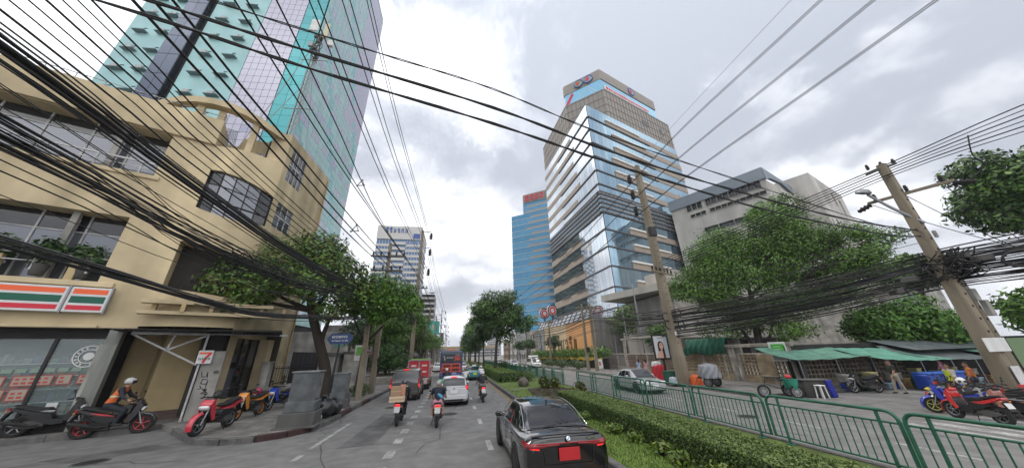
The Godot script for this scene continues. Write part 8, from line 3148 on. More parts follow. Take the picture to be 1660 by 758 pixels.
func right_street() -> void:
	var beige := mat(lin(0.40,0.31,0.20),0.9,0, "stain", 0.4)
	var pale := mat(lin(0.48,0.44,0.38),0.9,0, "stain", 0.4)
	block_wall("block_wall", "grey ornamental block wall behind the silver sedan, left part", v3(24.75,0.14,-50.0),v3(24.2,0.14,-42.2),2.1, M.concrete, pale)
	block_wall("block_wall", "brownish ornamental block wall behind the two women", v3(24.1,0.14,-41.6),v3(23.5,0.14,-30.2),2.05, mat(lin(0.30,0.23,0.18),0.9,0, "stain", 0.4), pale)
	block_wall("block_wall", "tan breeze block wall under the green tarpaulin", v3(23.45,0.14,-29.3),v3(23.1,0.14,-23.5),2.4, beige, pale)
	block_wall("block_wall", "breeze block wall with a beige board, behind the trike", v3(23.05,0.14,-22.6),v3(22.95,0.14,-18.3),2.0, beige, pale)
	block_wall("block_wall", "dark breeze block wall inside the stalls, right of the green sign", v3(22.9,0.14,-17.9),v3(30.5,0.14,-17.2),1.9, mat(lin(0.35,0.30,0.24),0.9,0, "stain", 0.4), M.dark_conc)
	# concrete portal frames
	for k in 2:
		var t := thing("portal_frame", ["pale concrete portal frame standing on the fence line behind the silver sedan", "white concrete gate frame behind the grey covered cart"][k], "gate", [v3(24.1,0.14,-42.0),v3(23.0,0.14,-23.2)][k])
		var L: float = [8.0,4.8][k]; var h: float = [3.9,2.5][k]
		for z: float in [0.0, L]: slab(t, "post", v3(-z * 0.04, h * 0.5, z),v3(0.34, h, 0.34), pale, 0.03)
		slab(t, "lintel", v3(-L * 0.02, h + 0.12, L * 0.5),v3(0.3,0.26, L + 0.7), pale, 0.03)
	var t := thing("board", "plain beige board fixed over the breeze block wall by the trike", "board", v3(22.8,0.14,-20.2))
	slab(t, "sheet", v3(0,1.2,0),v3(0.06,1.5,1.3), beige, 0.01)
	slab(t, "batten", v3(-0.05,0.5,0),v3(0.04,0.08,1.3), pale, 0.01)
	# steel posts behind the fence
	for k in 4:
		t = thing("steel_post", "tall pale steel post behind the fence, " + ["leftmost", "second", "third", "rightmost"][k] + " of four", "post", v3(26.2 - k * 0.4,0.14,-52.0 + k * 4.4),0, "steel posts behind the fence")
		var mb := MB.new()
		mb.bar(Vector3.ZERO, v3(0,[8.5,7.8,8.8,11.5][k],0),0.09,8)
		part("pole", mb, M.galv, t)
		mb = MB.new(); mb.bar(v3(-0.3,7.0,0),v3(0.6,7.2,0),0.04)
		part("arm", mb, M.galv, t)
	# white panel sign and yellow bunting on the hall terrace
	t = thing("easel_sign", "small white board with red print leaning at the two grey poles", "sign", v3(20.9,0.14,-44.0))
	slab(t, "board", v3(0,0.85,0),v3(0.9,1.3,0.06), M.white, 0.01, Basis(Vector3.RIGHT, -0.12))
	slab(t, "print", v3(0,0.9,0.035),v3(0.3,0.5,0.012), mat(lin(0.5,0.15,0.1),0.6),0.004, Basis(Vector3.RIGHT, -0.12))
	t = thing("bunting", "yellow swagged bunting along the hall terrace", "bunting", v3(22.4,0.14,-46.0))
	for k in 13:
		var mb := MB.new()
		var rows := []
		for i in 3:
			var row := PackedVector3Array()
			for j in 9:
				var f := j / 8.0
				row.push_back(v3(0.03 * sin(j * 1.9 + i),1.75 - i * 0.16 - (0.12 + 0.16 * i) * 4.0 * f * (1 - f) * 0.6,-k * 2.9 - f * 2.9))
			rows.append(row)
		mb.grid(rows)
		part("swag", mb, mat(lin(0.62,0.42,0.05),0.8), t)
	t = thing("terrace_wall", "dark terrace front under the bunting of the hall", "wall", v3(23.2,0.14,-65.0))
	for k in 6: slab(t, "panel", v3(0,0.75,16.0 - k * 6.3),v3(0.4,1.5,6.2), M.dark, 0.02)
	# portrait poster on a black stand
	t = thing("poster_stand", "black framed portrait poster on a post at the tan pole", "poster stand", v3(17.5,0.14,-24.6),-0.32)
	slab(t, "post", v3(0,0.85,0),v3(0.16,1.9,0.12), M.black, 0.02)
	slab(t, "foot", v3(0,0.06,0),v3(0.5,0.12,0.4), M.dark_conc, 0.02)
	slab(t, "frame", v3(0,2.75,0),v3(1.32,2.0,0.16), M.black, 0.03)
	var pm := mat(Color.WHITE, 0.4)
	pm.vertex_color_use_as_albedo = false
	pm.albedo_texture = portrait()
	var mb := MB.new()
	mb.quad_uv(v3(-0.54,1.86,0.084),v3(0.54,1.86,0.084),v3(0.54,3.62,0.084),v3(-0.54,3.62,0.084))
	part("poster", mb, pm, t)
	# covered goods, bins and bags round the tan pole
	cover("covered_load", "red and white cloth covered load left of the tan pole", v3(17.85,0.14,-26.0),v3(0.6,1.4,0.5), mat(lin(0.5,0.02,0.03),0.7),3)
	cover("covered_load", "white sheet bunched on top of the red covered load", v3(17.75,1.3,-26.1),v3(0.42,0.42,0.36), M.white, 5)
	t = thing("crate", "dark green crate between the red covered load and the tan pole", "crate", v3(17.1,0.14,-23.6))
	slab(t, "box", v3(0,0.42,0),v3(0.8,0.84,0.7), mat(lin(0.015,0.08,0.05),0.6),0.03)
	slab(t, "lid", v3(0,0.88,0),v3(0.84,0.08,0.74), mat(lin(0.02,0.1,0.06),0.6),0.02)
	cover("plastic_bag", "pale plastic bag before the dark green crate", v3(16.85,0.14,-23.0),v3(0.34,0.55,0.3), mat(lin(0.35,0.42,0.45),0.4),6)
	cover("plastic_bag", "bright orange bag at the right foot of the tan pole", v3(18.05,0.14,-22.0),v3(0.42,0.72,0.36), mat(lin(0.75,0.14,0.03),0.5),8)
	# green tarpaulin on the wall
	mb = MB.new()
	var rows := []
	for i in 8:
		var row := PackedVector3Array()
		for j in 40:
			var f := i / 7.0
			var z := -29.1 + j * 0.145
			row.push_back(v3(23.0 - 0.35 * sin(f * PI * 0.8) + 0.05 * sin(j * 1.3 + i) + 0.1 * f, 3.5 - 1.35 * f + 0.05 * sin(j * 0.9) - 0.10 * f * sin(j * 0.33), z))
		rows.append(row)
	for j in 1:
		var row := PackedVector3Array()
		for q: Vector3 in rows[0]: row.push_back(q + v3(1.3,-0.2,0))
		rows.push_front(row)
	mb.grid(rows)
	solo("tarpaulin", mb, M.tarp_green, "dark green tarpaulin draped over the tan breeze block wall", "tarpaulin")
	# grey covered cart
	t = thing("cart", "two wheeled cart under a crumpled grey cover by the breeze block wall", "cart", v3(17.9,0.14,-20.4),0.3)
	for x: float in [-0.5,0.5]: wheel(t, v3(x, 0.34,0.1),0.34,0.05,12, M.steel)
	slab(t, "bed", v3(0,0.6,0),v3(0.9,0.12,1.3), M.dark, 0.02)
	cover("cart_cover", "crumpled grey cover over the cart's load", v3(17.9,0.72,-20.4),v3(0.62,0.95,0.72), mat(lin(0.24,0.25,0.27),0.6),4)
	# trike with baskets
	t = thing("cargo_trike", "old cargo trike with green baskets standing at the forecourt kerb", "tricycle", v3(18.0,0.0,-15.7),1.1)
	for q: Vector3 in [v3(0,0.33,-0.75),v3(-0.42,0.33,0.6),v3(0.42,0.33,0.6)]: wheel(t, q, 0.33,0.045,14, M.steel)
	mb = MB.new()
	mb.bar(v3(0,0.33,-0.75),v3(0,0.95,-0.55),0.02); mb.bar(v3(0,0.7,-0.6),v3(0,0.45,0.1),0.02); mb.bar(v3(0,0.45,0.1),v3(0,0.85,0.2),0.02); mb.bar(v3(-0.42,0.4,0.6),v3(0.42,0.4,0.6),0.025); mb.bar(v3(0,0.45,0.1),v3(0,0.42,0.6),0.022)
	mb.bar(v3(-0.28,1.0,-0.5),v3(0.28,1.0,-0.5),0.015)
	part("frame", mb, M.dark, t)
	slab(t, "saddle", v3(0,0.9,0.2),v3(0.18,0.08,0.26), M.black, 0.03)
	for k in 3:
		var c := thing("basket", ["green plastic basket on the trike's left", "green plastic basket on the trike's right", "small red bag on the trike's baskets"][k], "basket", v3(18.0,0.42,-15.7) + Basis(UP, 1.1) * [v3(-0.25,0.02,0.6),v3(0.25,0.02,0.62),v3(-0.1,0.5,0.55)][k],1.1)
		mb = MB.new()
		if k < 2:
			mb.lathe(Vector3.ZERO, [v2(0,0),v2(0.2,0),v2(0.26,0.5),v2(0.23,0.5),v2(0.18,0.03),v2(0,0.03)],12)
			part("tub", mb, mat(lin(0.03,0.28,0.18),0.6), c)
			mb = MB.new(); mb.lathe(Vector3.ZERO, [v2(0.27,0.46),v2(0.28,0.52),v2(0.24,0.52)],12)
			part("rim", mb, mat(lin(0.02,0.2,0.14),0.6), c)
		else:
			mb.ell(v3(0,0.12,0),v3(0.17,0.13,0.15),10)
			part("bag", mb, mat(lin(0.5,0.04,0.05),0.6), c)
	# table with a blue cloth
	t = thing("vendor_table", "dark cloth covered vendor table with a blue hanging at its right", "table", v3(19.8,0.0,-15.3),-0.35)
	slab(t, "cloth", v3(0,0.42,0),v3(1.25,0.84,0.75), mat(lin(0.09,0.085,0.08),0.9,0, "stain", 0.8),0.05)
	slab(t, "top", v3(0,0.86,0),v3(1.4,0.05,0.85), M.dark_conc, 0.015)
	slab(t, "blue_hanging", v3(0.62,0.44,0.12),v3(0.3,0.86,0.7), mat(lin(0.02,0.03,0.30),0.8),0.05, Basis(Vector3.BACK, 0.12))
	t = thing("stool", "white plastic stool before the dark vendor table", "stool", v3(19.5,0.0,-14.7))
	slab(t, "seat", v3(0,0.62,0),v3(0.36,0.05,0.36), M.white, 0.02)
	for q: Vector2 in [v2(-0.13,-0.13),v2(0.13,-0.13),v2(-0.13,0.13),v2(0.13,0.13)]:
		mb = MB.new(); mb.cone(v3(q.x * 1.3,0, q.y * 1.3),v3(q.x, 0.62, q.y),0.03,0.035,6)
		part("leg", mb, M.white, t)
	# green and white information sign
	t = thing("info_sign", "white sign with a bright green screen on a post at the stalls' left end", "sign", v3(22.3,0.0,-18.6),-0.75)
	slab(t, "panel", v3(0,2.3,0),v3(0.95,1.25,0.1), M.white, 0.02)
	slab(t, "screen", v3(0,2.48,0.052),v3(0.72,0.62,0.015), mat(lin(0.06,0.40,0.04),0.4),0.005)
	for k in 3: slab(t, "print_line", v3(-0.05 + 0.05 * k, 2.62 - k * 0.16,0.062),v3(0.4,0.06,0.01), mat(lin(0.35,0.6,0.3),0.5),0.003)
	slab(t, "lower_field", v3(0,1.92,0.052),v3(0.8,0.3,0.012), mat(lin(0.35,0.36,0.36),0.5),0.004)
	mb = MB.new(); mb.bar(v3(-0.2,0,0),v3(-0.2,1.7,0),0.05); mb.bar(v3(0.2,0,0),v3(0.2,1.7,0),0.05)
	part("post", mb, M.pole, t)
	# stall awnings
	var aw := [["pale green awning over the first stall, right of the green sign", v3(20.8,1.82,-16.4),v3(26.6,1.95,-16.2),0.75, M.tarp_pale],["mint green parasol like awning in the middle of the stalls", v3(25.9,1.72,-15.2),v3(31.0,1.6,-15.0),0.7, mat(lin(0.15,0.40,0.30),0.8,0, "stain", 0.5)],["grey awning sheet right of the mint one", v3(30.0,1.62,-15.3),v3(36.4,1.55,-14.9),0.85, M.tarp_grey],["green awning at the right end of the stalls", v3(35.0,1.75,-14.6),v3(41.0,1.9,-13.8),0.6, M.tarp_pale]]
	for q: Array in aw:
		t = thing("awning", q[0], "awning")
		mb = MB.new()
		rows = []
		var a: Vector3 = q[1]; var b: Vector3 = q[2]
		for i in 6:
			var row := PackedVector3Array()
			for j in 13:
				var f := j / 12.0; var g := i / 5.0
				row.push_back(a.lerp(b, f) + v3(0, q[3] * g - 0.12 * sin(PI * g) - 0.07 * sin(PI * f) * (1 - g) + 0.02 * sin(j * 2.1 + i),-2.6 * g))
			rows.append(row)
		mb.grid(rows)
		part("sheet", mb, q[4], t)
		for f: float in [0.03,0.5,0.97]:
			mb = MB.new()
			mb.bar(v3(a.lerp(b, f).x, 0, a.lerp(b, f).z - 0.05), a.lerp(b, f) + v3(0,-0.02,-0.05),0.025)
			part("pole", mb, M.galv, t)
	t = thing("stall_backdrop", "dark lean-to wall closing the stalls at the back", "wall", v3(33.0,0,-18.4))
	slab(t, "sheet", v3(0,1.35,0),v3(21.0,2.7,0.2), M.dark, 0.02)
	t = thing("tent_roof", "grey lean-to roof sloping behind the stall awnings", "roof", v3(35.5,0,-17.0))
	mb = MB.new()
	mb.quad(v3(-5,2.15,0.8),v3(7,2.2,1.2),v3(7,2.9,-1.6),v3(-5,2.85,-1.6))
	part("sheet", mb, M.tarp_grey, t)
	# goods under the awnings
	var tones := [lin(0.03,0.08,0.4), lin(0.4,0.38,0.35), lin(0.4,0.25,0.1), lin(0.06,0.2,0.12), lin(0.35,0.05,0.05), lin(0.5,0.45,0.2), lin(0.05,0.05,0.06), lin(0.3,0.4,0.45)]
	var nm := ["blue", "grey", "brown", "green", "red", "yellow", "black", "pale blue"]
	var where := ["under the pale green awning", "under the mint awning", "under the grey awning", "under the right end awning"]
	var n := 0
	for k in 26:
		var x := 23.6 + k * 0.62
		var w := rng.randf_range(0.35,0.6)
		var h := rng.randf_range(0.3,0.6)
		var lv := 2 if k % 3 == 0 else 1
		for j in lv:
			var c := n % 8
			t = thing("stall_crate", nm[c] + " crate " + where[0 if x < 26.3 else 1 if x < 30.5 else 2 if x < 35.5 else 3] + (", upper one" if j else "") + ", " + ["low and wide", "tall"][int(h > 0.45)] + ", " + ["at its left", "in the middle", "at its right"][(k / 2) % 3], "crate", v3(x, j * 0.5,-15.9 - rng.randf() * 0.5), rng.randf_range(-0.15,0.15), "crates of goods under the awnings")
			slab(t, "tub", v3(0, h * 0.5,0),v3(w, h, 0.5), mat(tones[c],0.7,0, "stain", 0.8),0.03)
			slab(t, "rim", v3(0, h, 0),v3(w + 0.04,0.05,0.54), mat(tones[c],0.7),0.015)
			n += 1
	for k in 2:
		t = thing("blue_bin", ["left big blue bin before the mint awning", "right big blue bin before the mint awning"][k], "bin", v3(27.9 + k * 1.9,0,-14.9),0.1 * k, "big blue bins before the stalls")
		slab(t, "tub", v3(0,0.45,0),v3(1.3,0.8,0.7), mat(lin(0.015,0.06,0.36),0.5),0.06)
		slab(t, "lid", v3(0.1,0.9,0),v3(1.35,0.12,0.74), mat(lin(0.03,0.12,0.45),0.5),0.03)
	# people on the right
	person("man in a dark shirt and beige trousers walking before the stalls", v3(24.7,0,-14.5),1.0, standing(1.7,0.16,0.1), {"shirt": Color(0.03,0.035,0.025), "trousers": Color(0.38,0.33,0.26), "hand_cell": 0.01})
	person("woman in a light blue dress on the right pavement, left of the pair", v3(18.8,0.14,-30.6),0.2, standing(1.6,0.06), {"shirt": Color(0.35,0.45,0.65), "trousers": Color(0.35,0.45,0.65), "skirt": true, "sleeve": 0.4, "long": 0.16, "hand_cell": 0.012})
	person("woman in a pink top and skirt on the right pavement, right of the pair", v3(19.5,0.14,-30.4),-0.2, standing(1.58,0.05), {"shirt": Color(0.55,0.3,0.32), "trousers": Color(0.5,0.35,0.33), "skirt": true, "sleeve": 0.4, "long": 0.2, "hand_cell": 0.012})
	var cols := [[Color(0.55,0.5,0.45), Color(0.05,0.05,0.07)],[Color(0.5,0.16,0.05), Color(0.03,0.03,0.05)],[Color(0.45,0.2,0.14), Color(0.1,0.1,0.12)],[Color(0.4,0.12,0.2), Color(0.1,0.1,0.12)]]
	for k in 4:
		var p := person(["man in a lime and orange vest waiting among the parked motorbikes", "man in an orange shirt behind the parked motorbikes", "man in a brown shirt at the right end of the motorbikes", "woman in a purple top under the mint awning"][k],[v3(23.4,0,-11.7),v3(25.2,0,-11.9),v3(25.9,0,-10.9),v3(30.4,0,-15.4)][k],[1.2,0.6,2.2,0.2][k], standing(1.62,0.05), {"shirt": cols[k][0], "trousers": cols[k][1], "sleeve": 0.9 if k < 2 else 0.5, "hand_cell": 0.012})
		if k == 0: vest_standing(p)
	# motorbikes on the forecourt
	var red := glossy(lin(0.60,0.02,0.02),0.3)
	motorbike("bright red scooter with a low step, nearest on the right forecourt", v3(18.25,0,-8.95),-0.30, red, red)
	var bb := motorbike("blue sport motorbike with yellow nose behind the red scooter", v3(19.6,0,-9.95),0.75, glossy(lin(0.03,0.06,0.42),0.3), M.black, {"sport": true, "rim": mat(lin(0.5,0.48,0.1),0.5)})
	mb = MB.new()
	profile(mb, pts([-0.60,0.92,-0.72,0.86,-0.66,0.80,-0.54,0.84]),0.12,0.8)
	part("yellow_nose", mb, mat(lin(0.65,0.55,0.05),0.4), bb)
	var gm := "motorbikes packed on the right forecourt"
	var defs := [[20.25,-10.05,0.75, lin(0.5,0.5,0.5), "white and black scooter right behind the red one"],[20.85,-10.25,0.7, lin(0.03,0.03,0.03), "black scooter in the packed row, left of the orange one"],[21.45,-10.5,0.8, lin(0.6,0.2,0.03), "orange motorbike in the packed row on the forecourt"],[20.35,-9.35,0.2, lin(0.1,0.1,0.11), "dark grey scooter at the lower right, beside the red one"],[22.1,-11.1,0.8, lin(0.35,0.03,0.04), "dark red motorbike farthest back in the packed row"],[19.45,-8.45,-0.2, lin(0.45,0.2,0.15), "brown and black scooter cut by the right edge of the view"],[20.95,-8.95,0.1, lin(0.5,0.02,0.03), "second red scooter, at the right edge among the packed row"],[20.05,-9.0,0.0, lin(0.42,0.42,0.44), "silver scooter between the two red ones"],[21.15,-9.75,0.4, lin(0.55,0.25,0.05), "amber scooter at the right edge, behind the second red one"],[23.7,-15.4,1.3, lin(0.02,0.02,0.02), "black motorbike parked before the pale green awning, left one"],[24.3,-15.9,1.1, lin(0.03,0.03,0.035), "black motorbike parked before the pale green awning, right one"]]
	for q: Array in defs:
		var b := motorbike(q[4],v3(q[0],0, q[1]), q[2], glossy(q[3],0.3), M.black, {"group": gm})
	t = thing("helmet", "white helmet hung on the mirror of a forecourt scooter", "helmet", v3(20.2,1.15,-9.9))
	mb = MB.new()
	mb.lathe(Vector3.ZERO, [v2(0.1,-0.12),v2(0.135,-0.05),v2(0.13,0.04),v2(0.07,0.11),v2(0,0.13)],14)
	part("shell", mb, M.white, t)
	mb = MB.new(); mb.cbox(v3(0.0,-0.02,0.12),v3(0.17,0.08,0.06),0.02)
	part("visor", mb, M.dark_glass, t)
	# boards at the right edge
	t = thing("red_sign", "red and white notice board low at the near pole", "sign", v3(22.6,0,-9.3),-0.5)
	slab(t, "board", v3(0.1,0.75,0),v3(0.9,0.42,0.04), mat(lin(0.55,0.04,0.04),0.5),0.01)
	slab(t, "white_field", v3(0.1,0.72,0.025),v3(0.7,0.2,0.012), M.white, 0.004)
	slab(t, "stake", v3(0.1,0.3,-0.03),v3(0.06,0.6,0.03), M.galv, 0.005)
	t = thing("green_board", "tall framed board with a green sheet behind the near pole", "sign", v3(26.6,0,-10.6),-0.5)
	slab(t, "frame", v3(0.4,2.05,0),v3(1.7,1.5,0.1), M.dark, 0.02)
	slab(t, "sheet", v3(0.4,2.05,0.055),v3(1.5,1.3,0.02), mat(lin(0.20,0.30,0.16),0.6),0.005)
	for x: float in [-0.35,1.15]: slab(t, "leg", v3(x, 0.7,0),v3(0.08,1.4,0.08), M.dark, 0.01)

func vest_standing(p: Node3D) -> void:
	var mb := MB.new()
	var rows := []
	for i in 6:
		var f := i / 5.0
		var row := PackedVector3Array()
		for j in 16:
			var a := TAU * j / 16.0
			row.push_back(v3(cos(a) * (lerpf(0.17,0.2, f) if f < 0.85 else 0.16), lerpf(0.9,1.34, f),-sin(a) * 0.145))
		rows.append(row)
	mb.grid(rows, true)
	outward(mb)
	part("vest", mb, mat(lin(0.55,0.62,0.05),0.7), p)

func cover(called: String, label: String, at: Vector3, r: Vector3, m: Material, sd: int) -> void:
	# crumpled cloth or bag shape
	var mb := MB.new()
	var rows := []
	for i in 10:
		var row := PackedVector3Array()
		var f := i / 9.0
		var rad := 1.0 - 0.25 * f * f if f < 0.8 else sqrt(maxf(0.0,1.0 - pow((f - 0.8) / 0.2,2.0))) * 0.84
		for j in 22:
			var a := TAU * j / 22.0
			var w := 1.0 + 0.10 * sin(j * 1.9 + sd) * (1 - f * 0.5) + 0.07 * sin(j * 3.7 + i * 1.1 + sd)
			row.push_back(v3(cos(a) * r.x * rad * w, f * r.y, -sin(a) * r.z * rad * w))
		rows.append(row)
	mb.grid(rows, true)
	outward(mb)
	var o := solo(called, mb, m, label, called.get_slice("_", called.get_slice_count("_") - 1))
	o.position = at

func portrait() -> ImageTexture:
	# printed portrait of a dark haired woman before a pale wall
	var w := 128; var h := 208
	var im := Image.create(w, h, false, Image.FORMAT_RGB8)
	for y in h:
		for x in w:
			var u := (x + 0.5) / w * 2 - 1; var v := (y + 0.5) / h * 2 - 1
			var c := Color(0.80,0.81,0.82)
			if u > 0.45: c = Color(0.72,0.75,0.78)
			if v < -0.72 and absf(u) < 0.4 and int(x / 5) % 2 == 0 and absf(v + 0.8) < 0.04: c = Color(0.35,0.35,0.37)
			if pow((u + 0.05) / 0.45,2) + pow((v + 0.12) / 0.40,2) < 1 or (absf(u + 0.1 - 0.12 * v) < 0.46 and v > -0.1 and v < 0.75 and u > -0.5 and u < 0.42): c = Color(0.10,0.07,0.06)
			if v > 0.28 and pow((u + 0.12) / 0.72,2) + pow((v - 1.0) / 0.66,2) < 1: c = Color(0.82,0.66,0.58)
			if u > 0.12 and u < 0.42 and v > 0.0 and v < 0.95 + u: c = Color(0.10,0.07,0.06)
			if absf(u + 0.02) < 0.12 and v > 0.1 and v < 0.45: c = Color(0.78,0.60,0.52)
			if pow((u - 0.02) / 0.29,2) + pow((v + 0.08) / 0.31,2) < 1: c = Color(0.86,0.69,0.61)
			for e: float in [-0.1,0.14]:
				if pow((u - e) / 0.065,2) + pow((v + 0.13) / 0.022,2) < 1: c = Color(0.12,0.08,0.07)
				if absf(u - e) < 0.08 and absf(v + 0.20) < 0.012: c = Color(0.2,0.13,0.1)
			if pow((u - 0.02) / 0.085,2) + pow((v - 0.10) / 0.022,2) < 1: c = Color(0.70,0.25,0.25)
			if absf(u - 0.05) < 0.02 and v > -0.08 and v < 0.03: c = Color(0.76,0.57,0.49)
			im.set_pixel(x, y, c)
	im.generate_mipmaps()
	return ImageTexture.create_from_image(im)

func traffic() -> void:
	black_sedan()
	var mb := MB.new()
	# dark van, brake lights on
	var w := 0.96
	var dark_paint := glossy(lin(0.055,0.05,0.047),0.3)
	var van := {
		"body": [[2.55, w * 0.9,0.42,1.0,1.06, w * 0.86],[2.48, w * 0.97,0.32,1.06,1.12, w * 0.9],[1.8, w, 0.28,1.06,1.12, w * 0.93],[0.0, w, 0.26,1.06,1.1, w * 0.93],[-1.5, w, 0.26,1.05,1.08, w * 0.9],[-2.1, w * 0.95,0.28,0.92,1.0, w * 0.8],[-2.45, w * 0.85,0.32,0.75,0.82, w * 0.7],[-2.55, w * 0.72,0.36,0.66,0.7, w * 0.55]],
		"cabin": [[2.5, w * 0.97,1.08, w * 0.84,1.1],[2.34, w * 0.98,1.08, w * 0.83,1.84],[1.0, w * 0.98,1.07, w * 0.84,1.93],[-0.6, w * 0.97,1.06, w * 0.83,1.9],[-1.95, w * 0.86,1.04, w * 0.76,1.08]],
		"rear_glass": [0.08,0.9,2.5], "wind_glass": [3.05,3.95,2.7], "side_glass": [[1.0,1.75,1.05,1.75],[1.83,2.6,1.83,2.6],[2.7,3.5,2.7,3.05]],
		"axles": [1.55,-1.6], "track": w, "tyre": 0.34, "mirror": v3(w + 0.1,1.2,-1.3), "handles": [0.3,-0.7], "handle_y": 0.98, "seams": [1.0,-0.4,-1.3],
	}
	var t := car("passenger_van", "dark grey van with lit tail lamps in the left lane", "van", v3(-3.2,0,-25.4),0.03,van, dark_paint)
	for s: float in [-1,1]:
		slab(t, "tail_lamp", v3(s * 0.885,1.05,2.46),v3(0.13,0.62,0.1), M.red_lens, 0.03)
		slab(t, "brake_lamp", v3(s * 0.885,0.9,2.5),v3(0.12,0.2,0.05), M.red_lamp, 0.02)
	slab(t, "high_brake_lamp", v3(0,1.88,2.34),v3(0.34,0.06,0.05), M.red_lamp, 0.02)
	slab(t, "bumper", v3(0,0.48,2.52),v3(1.76,0.26,0.16), dark_paint, 0.06)
	plate(t, v3(0,0.82,2.56), M.sign_white)
	slab(t, "badge", v3(0.0,1.02,2.56),v3(0.12,0.05,0.02), M.chrome, 0.008)
	mb = MB.new(); mb.beam(v3(0.3,1.16,2.52),v3(-0.25,1.2,2.52),0.03,0.02)
	part("wiper", mb, M.black, t)
	# pickup with a red drinks body
	var white_car := glossy(lin(0.62,0.62,0.61),0.3)
	var silver := glossy(lin(0.52,0.53,0.55),0.28)
	w = 0.92
	var pick := {
		"body": [[2.6, w * 0.9,0.5,0.92,0.95, w * 0.88],[2.5, w * 0.97,0.42,0.95,0.98, w * 0.92],[0.4, w, 0.4,0.98,1.0, w * 0.93],[-0.9, w, 0.36,1.0,1.06, w * 0.88],[-1.5, w * 0.97,0.36,0.96,1.03, w * 0.82],[-2.3, w * 0.9,0.38,0.85,0.92, w * 0.74],[-2.6, w * 0.78,0.42,0.72,0.78, w * 0.6]],
		"cabin": [[0.3, w * 0.95,1.0, w * 0.84,1.05],[0.12, w * 0.95,1.0, w * 0.80,1.68],[-0.5, w * 0.95,1.0, w * 0.80,1.74],[-1.0, w * 0.93,1.02, w * 0.78,1.68],[-1.8, w * 0.84,1.04, w * 0.74,1.06]],
		"rear_glass": [0.15,0.9,2.7], "wind_glass": [3.05,3.95,2.7], "side_glass": [[1.0,2.6,1.0,2.6]],
		"axles": [1.5,-1.65], "track": w, "tyre": 0.35, "mirror": v3(w + 0.1,1.15,-1.15), "handles": [-0.1], "handle_y": 0.92, "seams": [0.2,-1.2],
	}
	t = car("pickup_truck", "pickup truck with a tall red drinks body and green straps, ahead of the van", "truck", v3(-3.05,0,-32.2),0.02, pick, glossy(lin(0.55,0.47,0.40),0.35))
	var cargo := mat(lin(0.55,0.025,0.035),0.5,0, "soft", 0.5)
	slab(t, "cargo_body", v3(0,1.65,1.45),v3(1.84,1.42,2.3), cargo, 0.03)
	for x: float in [-0.9,0.0,0.9]: slab(t, "corner_post", v3(x, 1.65,2.61),v3(0.09,1.5,0.05), M.galv, 0.01)
	slab(t, "top_rail", v3(0,2.38,1.45),v3(1.92,0.08,2.4), M.galv, 0.02)
	for i in 5: slab(t, "green_roll", v3(-0.7 + i * 0.35,2.46,1.5),v3(0.25,0.1,2.0), mat(lin(0.2,0.35,0.06),0.7),0.04)
	for s: float in [-0.45,0.45]:
		for k in 2: slab(t, "white_print", v3(s, 1.95 - k * 0.5,2.612),v3(0.42,0.12,0.012), M.sign_white, 0.004)
	for k in 3: slab(t, "white_print", v3(0.925,1.9,0.9 + k * 0.55),v3(0.012,0.3,0.32), M.sign_white, 0.004)
	for s: float in [-1,1]: slab(t, "tail_lamp", v3(s * 0.84,0.72,2.6),v3(0.14,0.26,0.06), M.red_lens, 0.02)
	slab(t, "tailgate", v3(0,0.75,2.6),v3(1.5,0.4,0.05), M.white_metal, 0.01)
	plate(t, v3(0,0.5,2.63), M.sign_white)
	# bus
	bus()
	# silver hatchback in the middle lane
	t = car("hatchback", "silver hatchback with one lit lamp in the middle lane", "car", v3(0.03,0,-21.4),0.02, hatch_spec(3.9,1.7,1.52), silver)
	for s: float in [-1,1]:
		slab(t, "tail_lamp", v3(s * 0.735,0.95,1.86),v3(0.16,0.3,0.14), M.red_lens, 0.04)
		slab(t, "brake_lamp", v3(s * 0.735,0.96,1.93),v3(0.12,0.14,0.05), M.red_lamp, 0.02)
	slab(t, "high_brake_lamp", v3(0,1.5,1.6),v3(0.36,0.05,0.06), M.red_lamp, 0.015)
	slab(t, "bumper", v3(0,0.46,1.9),v3(1.5,0.3,0.16), silver, 0.06)
	plate(t, v3(0,0.76,1.975), M.sign_white)
	slab(t, "lower_grille", v3(0,0.33,1.97),v3(1.1,0.1,0.04), M.black, 0.01)
	slab(t, "badge", v3(0,0.93,1.975),v3(0.1,0.08,0.02), M.chrome, 0.01)
	# teal taxi
	var teal := glossy(lin(0.012,0.20,0.20),0.3)
	t = car("taxi", "teal taxi sedan with a roof rack of goods in the right lane", "car", v3(2.45,0,-39.9),0, sedan_spec(4.5,1.74,1.46), teal)
	slab(t, "roof_sign", v3(0,1.53,0.1),v3(0.5,0.14,0.16), M.lamp, 0.03)
	for s: float in [-1,1]: slab(t, "tail_lamp", v3(s * 0.68,0.82,2.2),v3(0.3,0.16,0.1), M.red_lens, 0.03)
	plate(t, v3(0,0.7,2.26), mat(lin(0.6,0.5,0.05),0.5))
	slab(t, "lower_bumper", v3(0,0.36,2.2),v3(1.4,0.16,0.12), M.dark, 0.04)
	# others ahead
	var defs := [["white sedan in the left lane beyond the red truck", v3(-3.0,0,-63.0), lin(0.62,0.62,0.62),0],["white saloon right behind the taxi, past the bus", v3(1.55,0,-59.0), lin(0.65,0.65,0.65),0],["grey car beyond the white saloon", v3(1.2,0,-74.0), lin(0.25,0.25,0.26),0],["dark car far ahead in the right lane", v3(2.6,0,-86.0), lin(0.05,0.05,0.055),0],["silver car far ahead in the left lane", v3(-3.0,0,-92.0), lin(0.4,0.4,0.42),0],["white car coming the other way, nearest of two beyond the white van", v3(13.2,0,-72.0), lin(0.62,0.62,0.62), PI],["white car coming the other way, second beyond the white van", v3(11.6,0,-84.0), lin(0.6,0.6,0.6), PI]]
